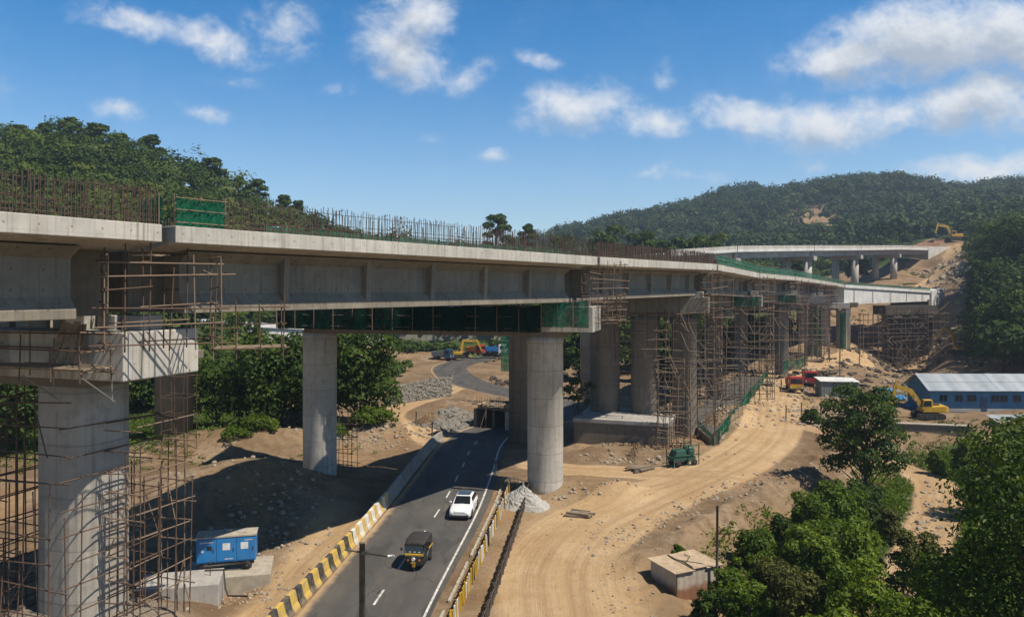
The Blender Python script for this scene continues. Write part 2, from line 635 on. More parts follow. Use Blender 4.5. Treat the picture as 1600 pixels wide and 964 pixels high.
def m_asphalt():
    m, T = new_mat("asphalt")
    P = pos(T)
    A = lambda nm: T.n('ShaderNodeAttribute', attribute_name=nm).outputs['Fac']
    edge, lane = A('edge'), A('lane')
    n1 = T.noise(P, .25, 5, .6)
    n2 = T.noise(T.mapping(P, (1.6, .25, 1)), 1.0, 6, .65)
    n3 = T.noise(P, 45, 3, .6)
    col = T.mix(T.step(n1, .3, .7), (.070, .065, .060), (.098, .090, .081))
    col = T.mix(T.math('MULTIPLY', T.step(n2, .45, .68), .5), col, (.105, .096, .084))
    col = T.mix(T.math('MULTIPLY', lane, .35), col, (.040, .039, .038))
    pt = T.noise(T.mapping(P, (.55, .16, 1), (3, 7, 0)), 1.0, 2, .4)
    col = T.mix(T.math('MULTIPLY', T.step(pt, .60, .62), .55), col, (.045, .043, .042))
    vo = T.n('ShaderNodeTexVoronoi', feature='DISTANCE_TO_EDGE')
    wv = T.n('ShaderNodeVectorMath', operation='ADD')
    T.put(wv.inputs[0], T.mapping(P, (.30, .12, 1)))
    wn = T.n('ShaderNodeTexNoise')
    T.put(wn.inputs['Vector'], P)
    wn.inputs['Scale'].default_value = 1.2
    ws = T.n('ShaderNodeVectorMath', operation='SCALE')
    T.put(ws.inputs[0], wn.outputs[1])
    ws.inputs['Scale'].default_value = .22
    T.put(wv.inputs[1], ws.outputs[0])
    T.put(vo.inputs['Vector'], wv.outputs[0])
    vo.inputs['Scale'].default_value = 1.0
    ck = T.math('MULTIPLY', T.math('SUBTRACT', 1.0, T.step(vo.outputs[0], .004, .012)), T.step(n1, .42, .6))
    col = T.mix(T.math('MULTIPLY', ck, .7), col, (.022, .021, .020))
    dust = T.step(T.noise(T.mapping(P, (.5, .12, 1), (9, 2, 0)), 1.0, 6, .7), .52, .75)
    col = T.mix(T.math('MULTIPLY', dust, .28), col, (.24, .18, .12))
    col = T.mix(T.math('MULTIPLY', T.step(n3, .6, .75), .5), col, (.15, .145, .135))
    e = T.math('ADD', edge, T.math('MULTIPLY', T.math('SUBTRACT', T.noise(P, .9, 6, .65), .5), .9))
    col = T.mix(T.step(e, .35, .95), col, (.36, .25, .145))
    finish(T, col, .82, n3, .35, .012, spec=.3)
    return m


M = {}
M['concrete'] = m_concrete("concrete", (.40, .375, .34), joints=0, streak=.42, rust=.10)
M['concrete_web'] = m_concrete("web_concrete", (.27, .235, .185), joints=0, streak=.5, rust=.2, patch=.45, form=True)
M['concrete_pale'] = m_concrete("pale_concrete", (.55, .51, .45), joints=0, streak=.7, rust=.22, patch=.42, form=True)
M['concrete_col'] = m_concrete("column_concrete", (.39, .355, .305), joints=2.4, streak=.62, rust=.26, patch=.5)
M['concrete_sunlit'] = m_concrete("sunlit_column_concrete", (.52, .48, .415), joints=2.4, streak=.62, rust=.34, patch=.5)  # base colour raised so these columns read as sunlit
M['concrete_shaded'] = m_concrete("shaded_shaft_concrete", (.235, .205, .168), joints=2.4, streak=.6, rust=.3, patch=.5)  # deck and scaffold shade put into the base colour, under streaks and rust
M['concrete_black'] = m_concrete("dark_shaded_concrete", (.085, .07, .056), joints=2.4, streak=.5, rust=.3, patch=.5)  # near-black base holds the wide pier's shade, beneath its streaks and rust
M['concrete_dirty'] = m_concrete("mossy_concrete", (.19, .18, .13), streak=.6, rust=.2, patch=.6)
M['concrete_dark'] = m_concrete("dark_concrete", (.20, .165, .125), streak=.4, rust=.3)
M['concrete_white'] = m_concrete("white_concrete", (.66, .65, .62), streak=.35, rust=.06, patch=.25)
M['ground'] = m_ground()
M['asphalt'] = m_asphalt()
M['paint'] = m_plain("road_paint", (.70, .68, .62), .7, .3, 2.0, dirt=(.16, .14, .12), dirt_amt=.85)
M['rust'] = m_plain("rusty_steel", (.105, .062, .040), .8, .45, 4, dirt=(.20, .125, .08), dirt_amt=.5)
M['rust_pale'] = m_plain("weathered_tube", (.25, .175, .12), .75, .4, 4, dirt=(.14, .07, .04), dirt_amt=.6)
M['bamboo'] = m_plain("weathered_bamboo", (.25, .19, .13), .8, .4, 3, dirt=(.13, .09, .06), dirt_amt=.5)
M['rebar'] = m_plain("rebar_steel", (.095, .060, .042), .8, .5, 4, dirt=(.15, .09, .058), dirt_amt=.5)
M['plank'] = m_plain("scaffold_plank", (.33, .25, .17), .85, .4, 3, dirt=(.12, .09, .06), dirt_amt=.5)
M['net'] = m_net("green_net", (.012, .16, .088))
M['net_dark'] = m_net("dark_green_net", (.005, .038, .024), 1.0, .10, .02)  # green darkened to hold the shade under the deck
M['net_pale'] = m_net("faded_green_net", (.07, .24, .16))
M['bark'] = m_plain("bark", (.085, .065, .045), .95, .5, 5, bump=.8)
M['yellow'] = m_plain("yellow_paint", (.62, .36, .02), .5, .25, 2, dirt=(.16, .10, .05), dirt_amt=.35)
M['black'] = m_plain("black_paint", (.018, .018, .018), .5, .3, 4)
M['rubber'] = m_plain("rubber", (.022, .021, .020), .85, .3, 6, dirt=(.14, .10, .07), dirt_amt=.4)
M['steel_dark'] = m_plain("dark_steel", (.05, .047, .043), .6, .4, 4, dirt=(.16, .11, .07), dirt_amt=.4)
M['steel_grey'] = m_plain("grey_steel", (.28, .27, .25), .5, .3, 4, metal=.4, dirt=(.16, .11, .07), dirt_amt=.4)
M['glass'] = m_plain("dark_glass", (.012, .016, .020), .12, .2, 2, spec=.6, bump=0)
M['white_car'] = m_plain("white_car_paint", (.80, .80, .79), .3, .05, 1.5, coat=.6, bump=0, dirt=(.5, .44, .36), dirt_amt=.15)
M['chrome'] = m_plain("chrome", (.6, .6, .6), .2, .1, 3, metal=1.0, bump=0)
M['lamp'] = m_plain("lamp_glass", (.72, .72, .70), .15, .1, 4, spec=.7, bump=0)
M['red'] = m_plain("red_paint", (.42, .03, .025), .5, .3, 2, dirt=(.16, .09, .05), dirt_amt=.3)
M['orange'] = m_plain("orange_paint", (.55, .20, .03), .5, .3, 2, dirt=(.16, .09, .05), dirt_amt=.3)
M['blue'] = m_plain("blue_paint", (.022, .20, .50), .45, .2, 1.2, dirt=(.10, .14, .17), dirt_amt=.35)
M['blue_dark'] = m_plain("dark_blue_paint", (.02, .075, .16), .5, .3, 2, dirt=(.08, .07, .05), dirt_amt=.4)
M['blue_wall'] = m_plain("blue_wall_paint", (.055, .185, .33), .75, .25, .8, dirt=(.10, .15, .18), dirt_amt=.5)
M['tarp'] = m_plain("blue_tarp", (.02, .22, .52), .6, .35, 2)
M['white'] = m_plain("white_paint", (.74, .73, .70), .6, .15, 3, dirt=(.4, .34, .26), dirt_amt=.3)
M['green_paint'] = m_plain("green_paint", (.012, .085, .055), .55, .3, 2, dirt=(.08, .06, .04), dirt_amt=.4)
M['grey_sheet'] = m_plain("grey_sheet", (.17, .20, .20), .65, .3, 1.5, dirt=(.10, .085, .06), dirt_amt=.5)
M['dusty_top'] = m_plain("dusty_top", (.42, .37, .29), .85, .3, 2, dirt=(.25, .20, .14), dirt_amt=.5)
M['tin_tan'] = m_plain("weathered_tin", (.40, .30, .20), .7, .35, 1.6, dirt=(.20, .11, .06), dirt_amt=.55)
M['stone'] = m_plain("stone", (.37, .30, .22), .9, .4, 2.5, dirt=(.16, .13, .10), dirt_amt=.5, bump=.6)
M['stone_grey'] = m_plain("grey_stone", (.23, .21, .18), .95, .4, 3, dirt=(.10, .085, .065), dirt_amt=.6, bump=1.0)
M['gravel'] = m_plain("gravel", (.44, .42, .38), .95, .35, 6, dirt=(.20, .185, .165), dirt_amt=.6, bump=1.0)
M['wood_pole'] = m_plain("wood_pole", (.12, .10, .075), .9, .4, 4, dirt=(.05, .045, .035), dirt_amt=.4)
M['skin'] = m_plain("skin", (.20, .11, .07), .6, .1, 3)
M['cloth_dark'] = m_plain("dark_cloth", (.04, .045, .06), .9, .3, 4)

LEAF_HILL = m_leaf("hill_leaves", [(0, (.024, .046, .008)), (.45, (.052, .086, .014)), (.8, (.095, .125, .022)), (1, (.145, .155, .034))], .12, .8)
LEAF_DRY = m_leaf("olive_leaves", [(0, (.045, .050, .012)), (.5, (.095, .105, .022)), (.85, (.155, .150, .035)), (1, (.24, .20, .08))], .2, .6)
LEAF_FAR = m_leaf("far_leaves", [(0, (.020, .040, .012)), (.5, (.038, .066, .018)), (.85, (.066, .095, .026)), (1, (.11, .125, .042))], .10, .75)
LEAF_TREE = m_leaf("tree_leaves", [(0, (.020, .040, .006)), (.5, (.046, .082, .011)), (.85, (.092, .135, .018)), (1, (.15, .185, .030))], .24)
LEAF_NEAR = m_leaf("near_leaves", [(0, (.034, .062, .007)), (.5, (.088, .145, .013)), (.85, (.16, .22, .022)), (1, (.23, .28, .04))], .32, .5)

# ------------------------------------------------------------------ the ground
ROAD = [(-10.2, 8), (-9.4, 22), (-8.15, 42), (-6.1, 62), (-5.2, 76), (-4.55, 88), (-2.6, 97), (2.2, 104.5), (7.2, 110), (8.4, 116), (5.2, 123), (-1, 132),
        (-7.0, 143), (-12, 158), (-14, 176), (-9, 194), (4, 212)]
ROADW = [3.75, 3.75, 3.65, 4.0, 3.95, 3.8, 3.6, 3.5, 3.5, 3.5, 3.5, 3.6, 3.8, 4.0, 4.0, 4.5, 5.0]
TRACKS = [  # x, y, half width
    [(2.6, 30, 3.6), (2.6, 42, 3.4), (3.0, 50, 3.7), (6.0, 58, 4.2), (11.5, 65, 4.0), (18.3, 72.5, 3.8), (24.5, 81, 3.6), (30.5, 92, 3.6),
     (35.5, 104, 3.8), (40, 118, 4.0), (45.5, 132, 4.0), (53.5, 150, 4), (66, 166, 4), (80, 180, 4), (92, 205, 4)],
    [(19, 72.5, 3.0), (12, 75, 2.6), (6, 76, 2.4), (2.5, 78, 2)],
    [(33.5, 112, 3.2), (38, 103, 2.8), (40.5, 94, 2.2), (42.6, 86, 2.0), (43.2, 79, 2.0), (38.8, 70, 2.0), (33.5, 62, 1.9), (28, 54, 1.8), (22, 47, 1.7)],
    [(-7.0, 88.5, 3.0), (-12.5, 97, 2.5), (-17.2, 106, 2.4), (-17.0, 116, 2.4), (-13, 128, 2.2), (-10, 140, 2)],
    [(-13.5, 40, 1.5), (-12.8, 52, 1.2), (-12.5, 60, .8)],
    [(108, 205, 3), (124, 232, 3), (140, 258, 3.5), (156, 285, 3.5), (176, 312, 3.5), (196, 338, 4)],
]


def poly_dist(x, y, pts, smooth=True):
    """distance to a polyline, signed side offset, half width and length along it at the nearest point"""
    best = np.full(x.shape, 1e9)
    off = np.zeros(x.shape)
    wid = np.ones(x.shape)
    run = np.zeros(x.shape)
    acc = 0.0
    for a, b in zip(pts[:-1], pts[1:]):
        dx, dy = b[0] - a[0], b[1] - a[1]
        L = math.hypot(dx, dy)
        t = np.clip(((x - a[0]) * dx + (y - a[1]) * dy) / (L * L), 0, 1)
        px, py = a[0] + t * dx, a[1] + t * dy
        d = np.hypot(x - px, y - py)
        k = d < best
        best = np.where(k, d, best)
        off = np.where(k, ((x - a[0]) * dy - (y - a[1]) * dx) / L, off)
        if len(a) > 2:
            wid = np.where(k, a[2] + t * (b[2] - a[2]), wid)
        run = np.where(k, acc + t * L, run)
        acc += L
    return best, off, wid, run


def resample(pts, step):
    """Catmull-Rom through pts"""
    P = [np.array(p, float) for p in pts]
    P = [2 * P[0] - P[1]] + P + [2 * P[-1] - P[-2]]
    out = []
    for i in range(1, len(P) - 2):
        n = max(2, int(np.linalg.norm(P[i + 1][:2] - P[i][:2]) / step))
        for k in range(n):
            t = k / n
            out.append(.5 * ((2 * P[i]) + (-P[i - 1] + P[i + 1]) * t + (2 * P[i - 1] - 5 * P[i] + 4 * P[i + 1] - P[i + 2]) * t * t
                             + (-P[i - 1] + 3 * P[i] - 3 * P[i + 1] + P[i + 2]) * t ** 3))
    out.append(P[-2])
    return out


ROAD3 = resample([(p[0], p[1], w) for p, w in zip(ROAD, ROADW)], 1.2)
TRK3 = [resample(t, 2.0) for t in TRACKS]

FAR = [(-3000, 300), (-400, 330), (300, 385), (700, 402), (845, 366), (900, 350), (1000, 326), (1130, 303), (1220, 301), (1320, 288), (1400, 281), (1500, 293), (1600, 279), (1800, 285), (2600, 260), (4000, 300)]
TCOL = {
    -3000: [(0, 0), (60, 1), (110, 8), (180, 45), (250, 58), (420, 60)],
    -300: [(0, 0), (70, 1), (110, 6), (180, 45), (250, 60), (420, 60)],
    0: [(0, 0), (85, 0), (110, 3), (180, 38), (250, 61.5), (420, 62)],
    110: [(0, 0), (88, 0), (115, 4), (180, 36), (250, 64), (420, 64)],
    240: [(0, 0), (90, 0), (130, 8), (190, 32), (250, 56), (420, 56)],
    330: [(0, 0), (95, 0), (140, 8), (200, 28), (250, 49), (420, 49)],
    430: [(0, 0), (105, 0), (170, 6), (210, 20), (250, 40), (420, 40)],
    560: [(0, 0), (165, 0), (200, 3), (250, 31.5), (420, 31)],
    640: [(0, 0), (190, 0), (212, 4), (250, 24.5), (420, 26)],
    760: [(0, 0), (195, 0), (215, 5), (250, 20), (420, 22)],
    900: [(0, 0), (190, 0), (212, 5), (250, 19), (420, 20)],
    1000: [(0, 0), (160, 0), (200, 4), (250, 20), (420, 22)],
    1140: [(0, 0), (150, 1), (200, 4), (250, 16), (300, 20), (420, 28)],
    1250: [(0, 0), (135, 0), (165, 2.5), (200, 4.5), (250, 10), (300, 18), (360, 24)],
    1320: [(0, 0), (135, 0), (165, 1.5), (200, 3), (240, 8), (280, 19), (350, 26)],
    1400: [(0, 0), (135, 0), (165, -1), (198, -4.5), (218, -3.5), (240, 6), (270, 20), (340, 30)],
    1450: [(0, 0), (135, 0), (165, -1), (196, -4), (206, -2.5), (225, 5), (245, 15), (270, 21), (300, 22), (334, 26), (348, 35.5)],
    1480: [(0, 0), (135, 0), (193, 0), (216, 6), (240, 17.5), (270, 24), (320, 28), (335, 31), (348, 36)],
    1510: [(0, 0), (130, 0), (186, 0), (210, 6), (235, 17.5), (262, 25), (340, 36)],
    1550: [(0, 0), (110, 0), (155, 0), (178, 3), (206, 10), (240, 22), (270, 29), (340, 38)],
    1600: [(0, 0), (100, 0), (135, 1), (165, 6), (200, 17), (240, 30), (340, 40)],
    1800: [(0, 0), (90, 0), (125, 4), (160, 14), (200, 30), (240, 38), (340, 44)],
    4000: [(0, 0), (60, 0), (110, 6), (160, 20), (200, 34), (240, 40), (340, 46)],
}
_d = np.concatenate([np.arange(0, 420, 5.0), np.arange(420, 1400, 20.0)])
_a = np.array(sorted(TCOL), float)
_tab = []
for a in sorted(TCOL):
    pts = list(TCOL[a])
    yr = np.interp(a, [p[0] for p in FAR], [p[1] for p in FAR])
    zr = EYE + (HZ - yr) / F * 800 - 8
    ld, lz = pts[-1]
    if ld < 520:
        pts += [(540, max(lz, lz + (zr - lz) * .36)), (680, lz + (zr - lz) * .75)]
    pts += [(800, zr), (960, zr * .85), (1400, zr * .5)]
    _tab.append(np.interp(_d, [p[0] for p in pts], [p[1] for p in pts]))
_tab = np.array(_tab)
_k = np.array([1, 2, 3, 2, 1.0])
_k /= _k.sum()
_tab = np.apply_along_axis(lambda r: np.convolve(np.pad(r, 2, mode='edge'), _k, 'valid'), 1, _tab)


def big_h(x, y):
    yy = np.maximum(y, 6.0)
    a = 800 + F * x / yy
    d = np.clip(yy, 0, 1390)
    ai = np.clip(np.searchsorted(_a, a) - 1, 0, len(_a) - 2)
    ta = np.clip((a - _a[ai]) / (_a[ai + 1] - _a[ai]), 0, 1)
    di = np.clip(np.searchsorted(_d, d) - 1, 0, len(_d) - 2)
    td = np.clip((d - _d[di]) / (_d[di + 1] - _d[di]), 0, 1)
    z0 = _tab[ai, di] * (1 - td) + _tab[ai, di + 1] * td
    z1 = _tab[ai + 1, di] * (1 - td) + _tab[ai + 1, di + 1] * td
    return z0 * (1 - ta) + z1 * ta


def gs(x, y, cx, cy, sx, sy, rot=0.0):
    c, s = math.cos(rot), math.sin(rot)
    u = (x - cx) * c + (y - cy) * s
    v = -(x - cx) * s + (y - cy) * c
    return np.exp(-.5 * ((u / sx) ** 2 + (v / sy) ** 2))


BANK = [(5.0, 30), (5.8, 42), (7.6, 52), (15.2, 60.5), (26.5, 73.5), (35, 86), (44, 96)]


def right_of_bank(x, y):
    """metres to the right of the track's outer edge"""
    bx = np.interp(y, [p[1] for p in BANK], [p[0] for p in BANK])
    return (x - bx) * .75


def ground_h(x, y):
    x = np.asarray(x, float)
    y = np.asarray(y, float)
    rd, ro, rw, rr = poly_dist(x, y, ROAD3[::2])
    off = ss(.6, 4.5, rd - rw - .9)
    near = 1 - ss(95, 125, y)
    z = big_h(x, y)
    far = ss(150, 260, y)
    z = z + far * (fbm(x * .02, y * .02, 3, 4) * 9 + fbm(x * .07, y * .07, 9, 3) * 2.0) * ss(3, 18, z)
    z = z + ss(380, 560, y) * fbm(x * .0065 + 3, y * .006, 5, 4) * 46 * ss(10, 50, z)
    m = 0
    m = m + 3.0 * gs(x, y, -21, 34, 7.5, 7)
    m = m + 2.9 * gs(x, y, -21.0, 65, 4.6, 3.3, .3) + 1.9 * gs(x, y, -27.5, 60, 5.0, 4.2) + 1.2 * gs(x, y, -30, 70, 6, 4)
    m = m + 2.4 * gs(x, y, -32, 84, 6.5, 3.0, -.1) + 1.3 * gs(x, y, -24, 86, 3.5, 2.2)
    m = m + 1.7 * gs(x, y, -15.5, 92.5, 3.6, 2.0, .5) + 1.1 * gs(x, y, -19, 96, 4, 2.5)
    m = m + 1.0 * gs(x, y, 6.0, 68.5, 3.2, 1.8) + .8 * gs(x, y, 12, 83, 3.2, 1.6) + .7 * gs(x, y, 8, 82, 2.4, 1.4)
    m = m + 1.5 * gs(x, y, 28.5, 101.5, 1.8, 6, -.5) + 4.6 * gs(x, y, -5.7, 102.2, 2.5, 1.7, .3) + .9 * gs(x, y, 9.5, 66.5, 1.6, 1.0, .4) + .8 * gs(x, y, -15.5, 59, 1.3, 2.2)
    m = m - 1.1 * gs(x, y, -17.6, 46.0, 3.6, 3.2)
    td = np.full(x.shape, 99.0)
    for t in TRK3:
        d_, o_, w_, r_ = poly_dist(x, y, t)
        td = np.minimum(td, d_ - w_)
    offt = ss(-.6, 2.0, td)
    z = z + m * off
    rb = right_of_bank(x, y)
    low = 1 - ss(84, 100, y)
    z = z - 1.9 * ss(.2, 8.0, rb) * low + low * ss(44, 50, y) * (.75 * gs(rb, y * 0, 1.2, 0, .8, 1) * (fbm(x * .3, y * .3, 5, 3) + .6) + gs(rb, y * 0, 3.0, 0, 2.6, 1) * (fbm(x * .5, y * .5, 15, 3) * 1.5 + fbm(x * 1.3, y * 1.3, 16, 2) * .7))
    bump = fbm(x * .16, y * .16, 21, 4) * .9 + fbm(x * .55, y * .55, 31, 4) * .55 + fbm(x * 1.6, y * 1.6, 41, 3) * .28
    z = z + bump * off * (.12 + .88 * offt) * (1 - ss(140, 200, y) * .5) * (.75 + .6 * ss(-.1, .25, fbm(x * .05, y * .05, 201, 2)))
    return z


def gh(x, y):
    return float(ground_h(np.array([x]), np.array([y]))[0])


def axis(parts):
    out = []
    for a, b, st in parts:
        n = max(1, int(round((b - a) / st)))
        out += list(np.linspace(a, b, n, endpoint=False))
    out.append(parts[-1][1])
    return np.array(out)


def build_ground():
    xs = axis([(-1500, -500, 40), (-500, -160, 10), (-160, -60, 2.0), (-60, -34, .7), (-34, 46, .32), (46, 90, .8), (90, 230, 2.0), (230, 600, 10), (600, 1500, 40)])
    ys = axis([(-60, 20, 4), (20, 36, .8), (36, 104, .32), (104, 140, .7), (140, 270, 1.6), (270, 420, 4), (420, 900, 12), (900, 1500, 40)])
    X, Y = np.meshgrid(xs, ys)
    Z = ground_h(X, Y)
    rd, ro, rw, rr = poly_dist(X, Y, ROAD3[::2])
    Z = np.where(rd < rw + .15, np.minimum(Z, -.03), Z)
    trk = np.zeros(X.shape)
    rut = np.zeros(X.shape)
    _, toff, _, trun = poly_dist(X, Y, TRK3[0])
    for t in TRK3:
        d_, o_, w_, r_ = poly_dist(X, Y, t)
        k = 1 - ss(-.9, .9, d_ - w_)
        trk = np.maximum(trk, k)
        for c in (-1.7, -.75, .75, 1.7):
            wob = fbm(r_ * .1 + c * 9, r_ * 0 + c, 77, 2) * .8
            rut = np.maximum(rut, k * np.exp(-((o_ - c * (w_ / 3.6) - wob) / .26) ** 2) * (.5 + .9 * vnoise(r_ * .12, c + r_ * 0, 5)))
    # broad sandy apron along the track and the verges
    apron = gs(X, Y, 3.5, 46, 4, 14) * .9 + gs(X, Y, 14, 69, 6, 4) * .5 + gs(X, Y, 44, 125, 8, 14) * .6 + gs(X, Y, -13.5, 50, 1.8, 12) * .8
    trk = np.clip(np.maximum(trk, apron), 0, 1)
    rb = right_of_bank(X, Y)
    grn = ss(3.5, 9.0, rb + fbm(X * .25, Y * .25, 51, 3) * 6) * (1 - ss(88, 100, Y)) * (1 - trk) * .9
    left = ss(0, 10, -(X + 26 + .10 * (Y - 60))) * ss(66, 92, Y) * (1 - ss(-40, -18, X) * 0)
    grn = np.maximum(grn, np.clip(left + fbm(X * .12, Y * .12, 61, 3) * .9, 0, 1) * ss(62, 95, Y))
    a = 800 + F * X / np.maximum(Y, 6)
    hill = np.maximum(ss(5, 13, Z) * ss(105, 160, Y), ss(194, 204, Y + 8 * fbm(X * .06, Y * .06, 33, 3)) * (1 - ss(1180, 1230, a)) * .9)
    bare = ss(1405, 1440, a) * (1 - ss(1515, 1550, a - 12 * fbm(X * .05, Y * .05, 15, 3))) * ss(150, 200, Y) * (1 - ss(345, 375, Y))
    bare = np.maximum(bare, ss(1225, 1290, a) * (1 - ss(1420, 1440, a)) * ss(225, 245, Y) * (1 - ss(330, 350, Y)) * .8)
    scar = gs(a, Y, 1262, 590, 26, 55) + gs(a, Y, 1302, 540, 15, 45) + gs(a, Y, 1068, 670, 18, 40) + gs(a, Y, 1335, 450, 14, 16)
    scar = scar * (.5 + 1.6 * np.clip(fbm(X * .03, Y * .03, 91, 3) + .3, 0, 1))
    grn = np.clip(np.maximum(grn, hill) * (1 - bare) - scar * 1.3, 0, 1)
    grn = np.maximum(grn, ss(60, 100, Y) * ss(-1, 0, -np.abs(a - 700) / 130) * 0)
    grn = np.maximum(grn, ss(40, 90, X - 70) * (1 - ss(120, 150, Y)) * .7)
    trk = np.clip(trk + .45 * bare * ss(0, .3, fbm(X * .06, Y * .06, 71, 3) + .1) + scar * .6, 0, 1)
    gry = gs(X, Y, -5, 100.5, 5, 4) * 1.1 + gs(X, Y, -16, 66, 6, 5) * .25 + gs(X, Y, 50, 150, 14, 16) * .4 + gs(X, Y, -20, 36, 6, 7) * .6
    gry = np.clip(gry, 0, 1) * (1 - trk * .6)
    ny, nx = X.shape
    V = np.stack([X, Y, Z], -1).reshape(-1, 3)
    idx = np.arange(nx * ny).reshape(ny, nx)
    Q = np.stack([idx[:-1, :-1], idx[:-1, 1:], idx[1:, 1:], idx[1:, :-1]], -1).reshape(-1, 4)
    ext = dict(track=trk.ravel(), green=grn.ravel(), grey=gry.ravel(), rut=rut.ravel(), toff=toff.ravel(), trun=trun.ravel())
    fm = ext['track'][Q].mean(1)
    cy = V[Q][:, :, 1].mean(1)
    cx = V[Q][:, :, 0].mean(1)
    isb = (fm > .55) & (cy < 345)
    hills = (~isb) & (cy > 105) & ((V[Q][:, :, 2].mean(1) > 7) | (cy > 330))
    for nm, sel in (("dirt_track", isb), ("hillside", hills), ("ground", ~(isb | hills))):
        q = Q[sel]
        u, inv = np.unique(q, return_inverse=True)
        o = mesh_np(nm, V[u], inv.reshape(-1, 4), M['ground'], smooth=True, extra={k: v[u] for k, v in ext.items()})
        tag(o, kind='structure')
        if nm == "dirt_track":
            tag(o, "sandy rutted dirt track winding through the building site", "track")


build_ground()


def ribbon(name, pts, z, mat, attrs=True, n=9, w0=-1.0, w1=1.0, halfw=None, kind='structure'):
    """a sheet along a line of (x, y, half width)"""
    V = []
    E = []
    L = []
    acc = 0
    for i, p in enumerate(pts):
        a = pts[max(i - 1, 0)]
        b = pts[min(i + 1, len(pts) - 1)]
        t = np.array([b[0] - a[0], b[1] - a[1]])
        t /= np.linalg.norm(t)
        nrm = np.array([t[1], -t[0]])
        for k in range(n):
            s = w0 + (w1 - w0) * k / (n - 1)
            q = np.array(p[:2]) + nrm * s * (p[2] if halfw is None else halfw)
            V.append((q[0], q[1], z))
            E.append(max(0, (abs(s) - .74) / .26) * (1.0 if s < 0 else .35))
            L.append(math.exp(-((abs(s) - .45) / .16) ** 2))
    F_ = []
    for i in range(len(pts) - 1):
        for k in range(n - 1):
            F_.append((i * n + k, i * n + k + 1, (i + 1) * n + k + 1, (i + 1) * n + k))
    o = mesh_np(name, np.array(V), np.array(F_), mat, extra=dict(edge=E, lane=L))
    return tag(o, kind=kind)


ribbon("main_road", ROAD3, 0.012, M['asphalt'], n=17)


def offset_line(s, y0, y1, gap=0.0):
    """points of the road's line shifted sideways by s metres, between two distances"""
    out = []
    for i, p in enumerate(ROAD3):
        if p[1] < y0 or p[1] > y1 or i > 100:
            continue
        a = ROAD3[max(i - 1, 0)]
        b = ROAD3[min(i + 1, len(ROAD3) - 1)]
        t = np.array([b[0] - a[0], b[1] - a[1]])
        t /= np.linalg.norm(t)
        out.append((p[0] + t[1] * s, p[1] - t[0] * s, .07))
        if out and len(out) > 1 and out[-1][1] < out[-2][1]:
            out.pop()
            break
    return out


def dash_line():
    mb_v = []
    mb_f = []
    pts = offset_line(.15, 20, 96)
    acc = 0.0
    on = True
    # dashes 2.2 m, gaps 4.3 m
    xs = [p[0] for p in pts]
    ys = [p[1] for p in pts]
    run = np.concatenate([[0], np.cumsum(np.hypot(np.diff(xs), np.diff(ys)))])
    s = .8
    while s < run[-1] - 2.4:
        seg = np.linspace(s, s + 2.2, 5)
        b = len(mb_v)
        for q in seg:
            x = np.interp(q, run, xs)
            y = np.interp(q, run, ys)
            x2 = np.interp(q + .1, run, xs)
            y2 = np.interp(q + .1, run, ys)
            t = np.array([x2 - x, y2 - y])
            t /= np.linalg.norm(t)
            mb_v += [(x + t[1] * .07, y - t[0] * .07, .02), (x - t[1] * .07, y + t[0] * .07, .02)]
        for k in range(4):
            mb_f.append((b + 2 * k + 1, b + 2 * k, b + 2 * k + 2, b + 2 * k + 3))
        s += 5.6
    o = mesh_np("lane_marking", np.array(mb_v), np.array(mb_f), M['paint'])
    tag(o, kind='structure')


dash_line()
ribbon("edge_line", offset_line(3.32, 20, 94), 0.020, M['paint'], n=2, halfw=.075)

# ------------------------------------------------------------------ foliage


def leaf_cards(C, N, size, tint, rng, aspect=.55, bend=.25):
    """diamond leaves at C facing N: arrays of vertices (4 n) and faces (two triangles as one folded quad)"""
    n = len(C)
    r = rng.normal(size=(n, 3))
    T_ = np.cross(N, r)
    T_ /= np.linalg.norm(T_, axis=1, keepdims=True) + 1e-9
    B = np.cross(N, T_)
    s = size[:, None]
    a = C - T_ * s
    b = C + B * s * aspect + N * s * bend
    c = C + T_ * s
    d = C - B * s * aspect + N * s * bend
    V = np.stack([a, b, c, d], 1).reshape(-1, 3)
    Fq = np.arange(4 * n).reshape(n, 4)
    return V, Fq


def clump_points(rng, clumps, per, jitter=.4, shell=.5, down=.35):
    """points on the outer shells of ball-like clumps (x, y, z, r, flat); fewer below"""
    C = []
    N = []
    Tn = []
    tot = sum(c[3] ** 2 for c in clumps)
    for cx, cy, cz, r, fl in clumps:
        n = max(6, int(per * r * r / tot))
        v = rng.normal(size=(n, 3))
        v /= np.linalg.norm(v, axis=1, keepdims=True)
        low = v[:, 2] < -.2
        v[low & (rng.random(n) > down), 2] *= -1
        rad = r * (shell + (1 - shell) * rng.random(n) ** .5 * 1.3)
        lump = 1 + .22 * np.sin(v[:, 0] * 5 + cx * 3) * np.sin(v[:, 1] * 5 + cy * 2)
        p = v * (rad * lump)[:, None]
        p[:, 2] *= fl
        C.append(p + np.array([cx, cy, cz]))
        nn = v + rng.normal(size=(n, 3)) * jitter
        nn[:, 2] += .25
        nn /= np.linalg.norm(nn, axis=1, keepdims=True)
        N.append(nn)
        base = rng.random() * .34 + .22
        Tn.append(np.clip(base + rng.normal(size=n) * .17 + .12 * v[:, 2] * 0, 0, 1))
    return np.concatenate(C), np.concatenate(N), np.concatenate(Tn)


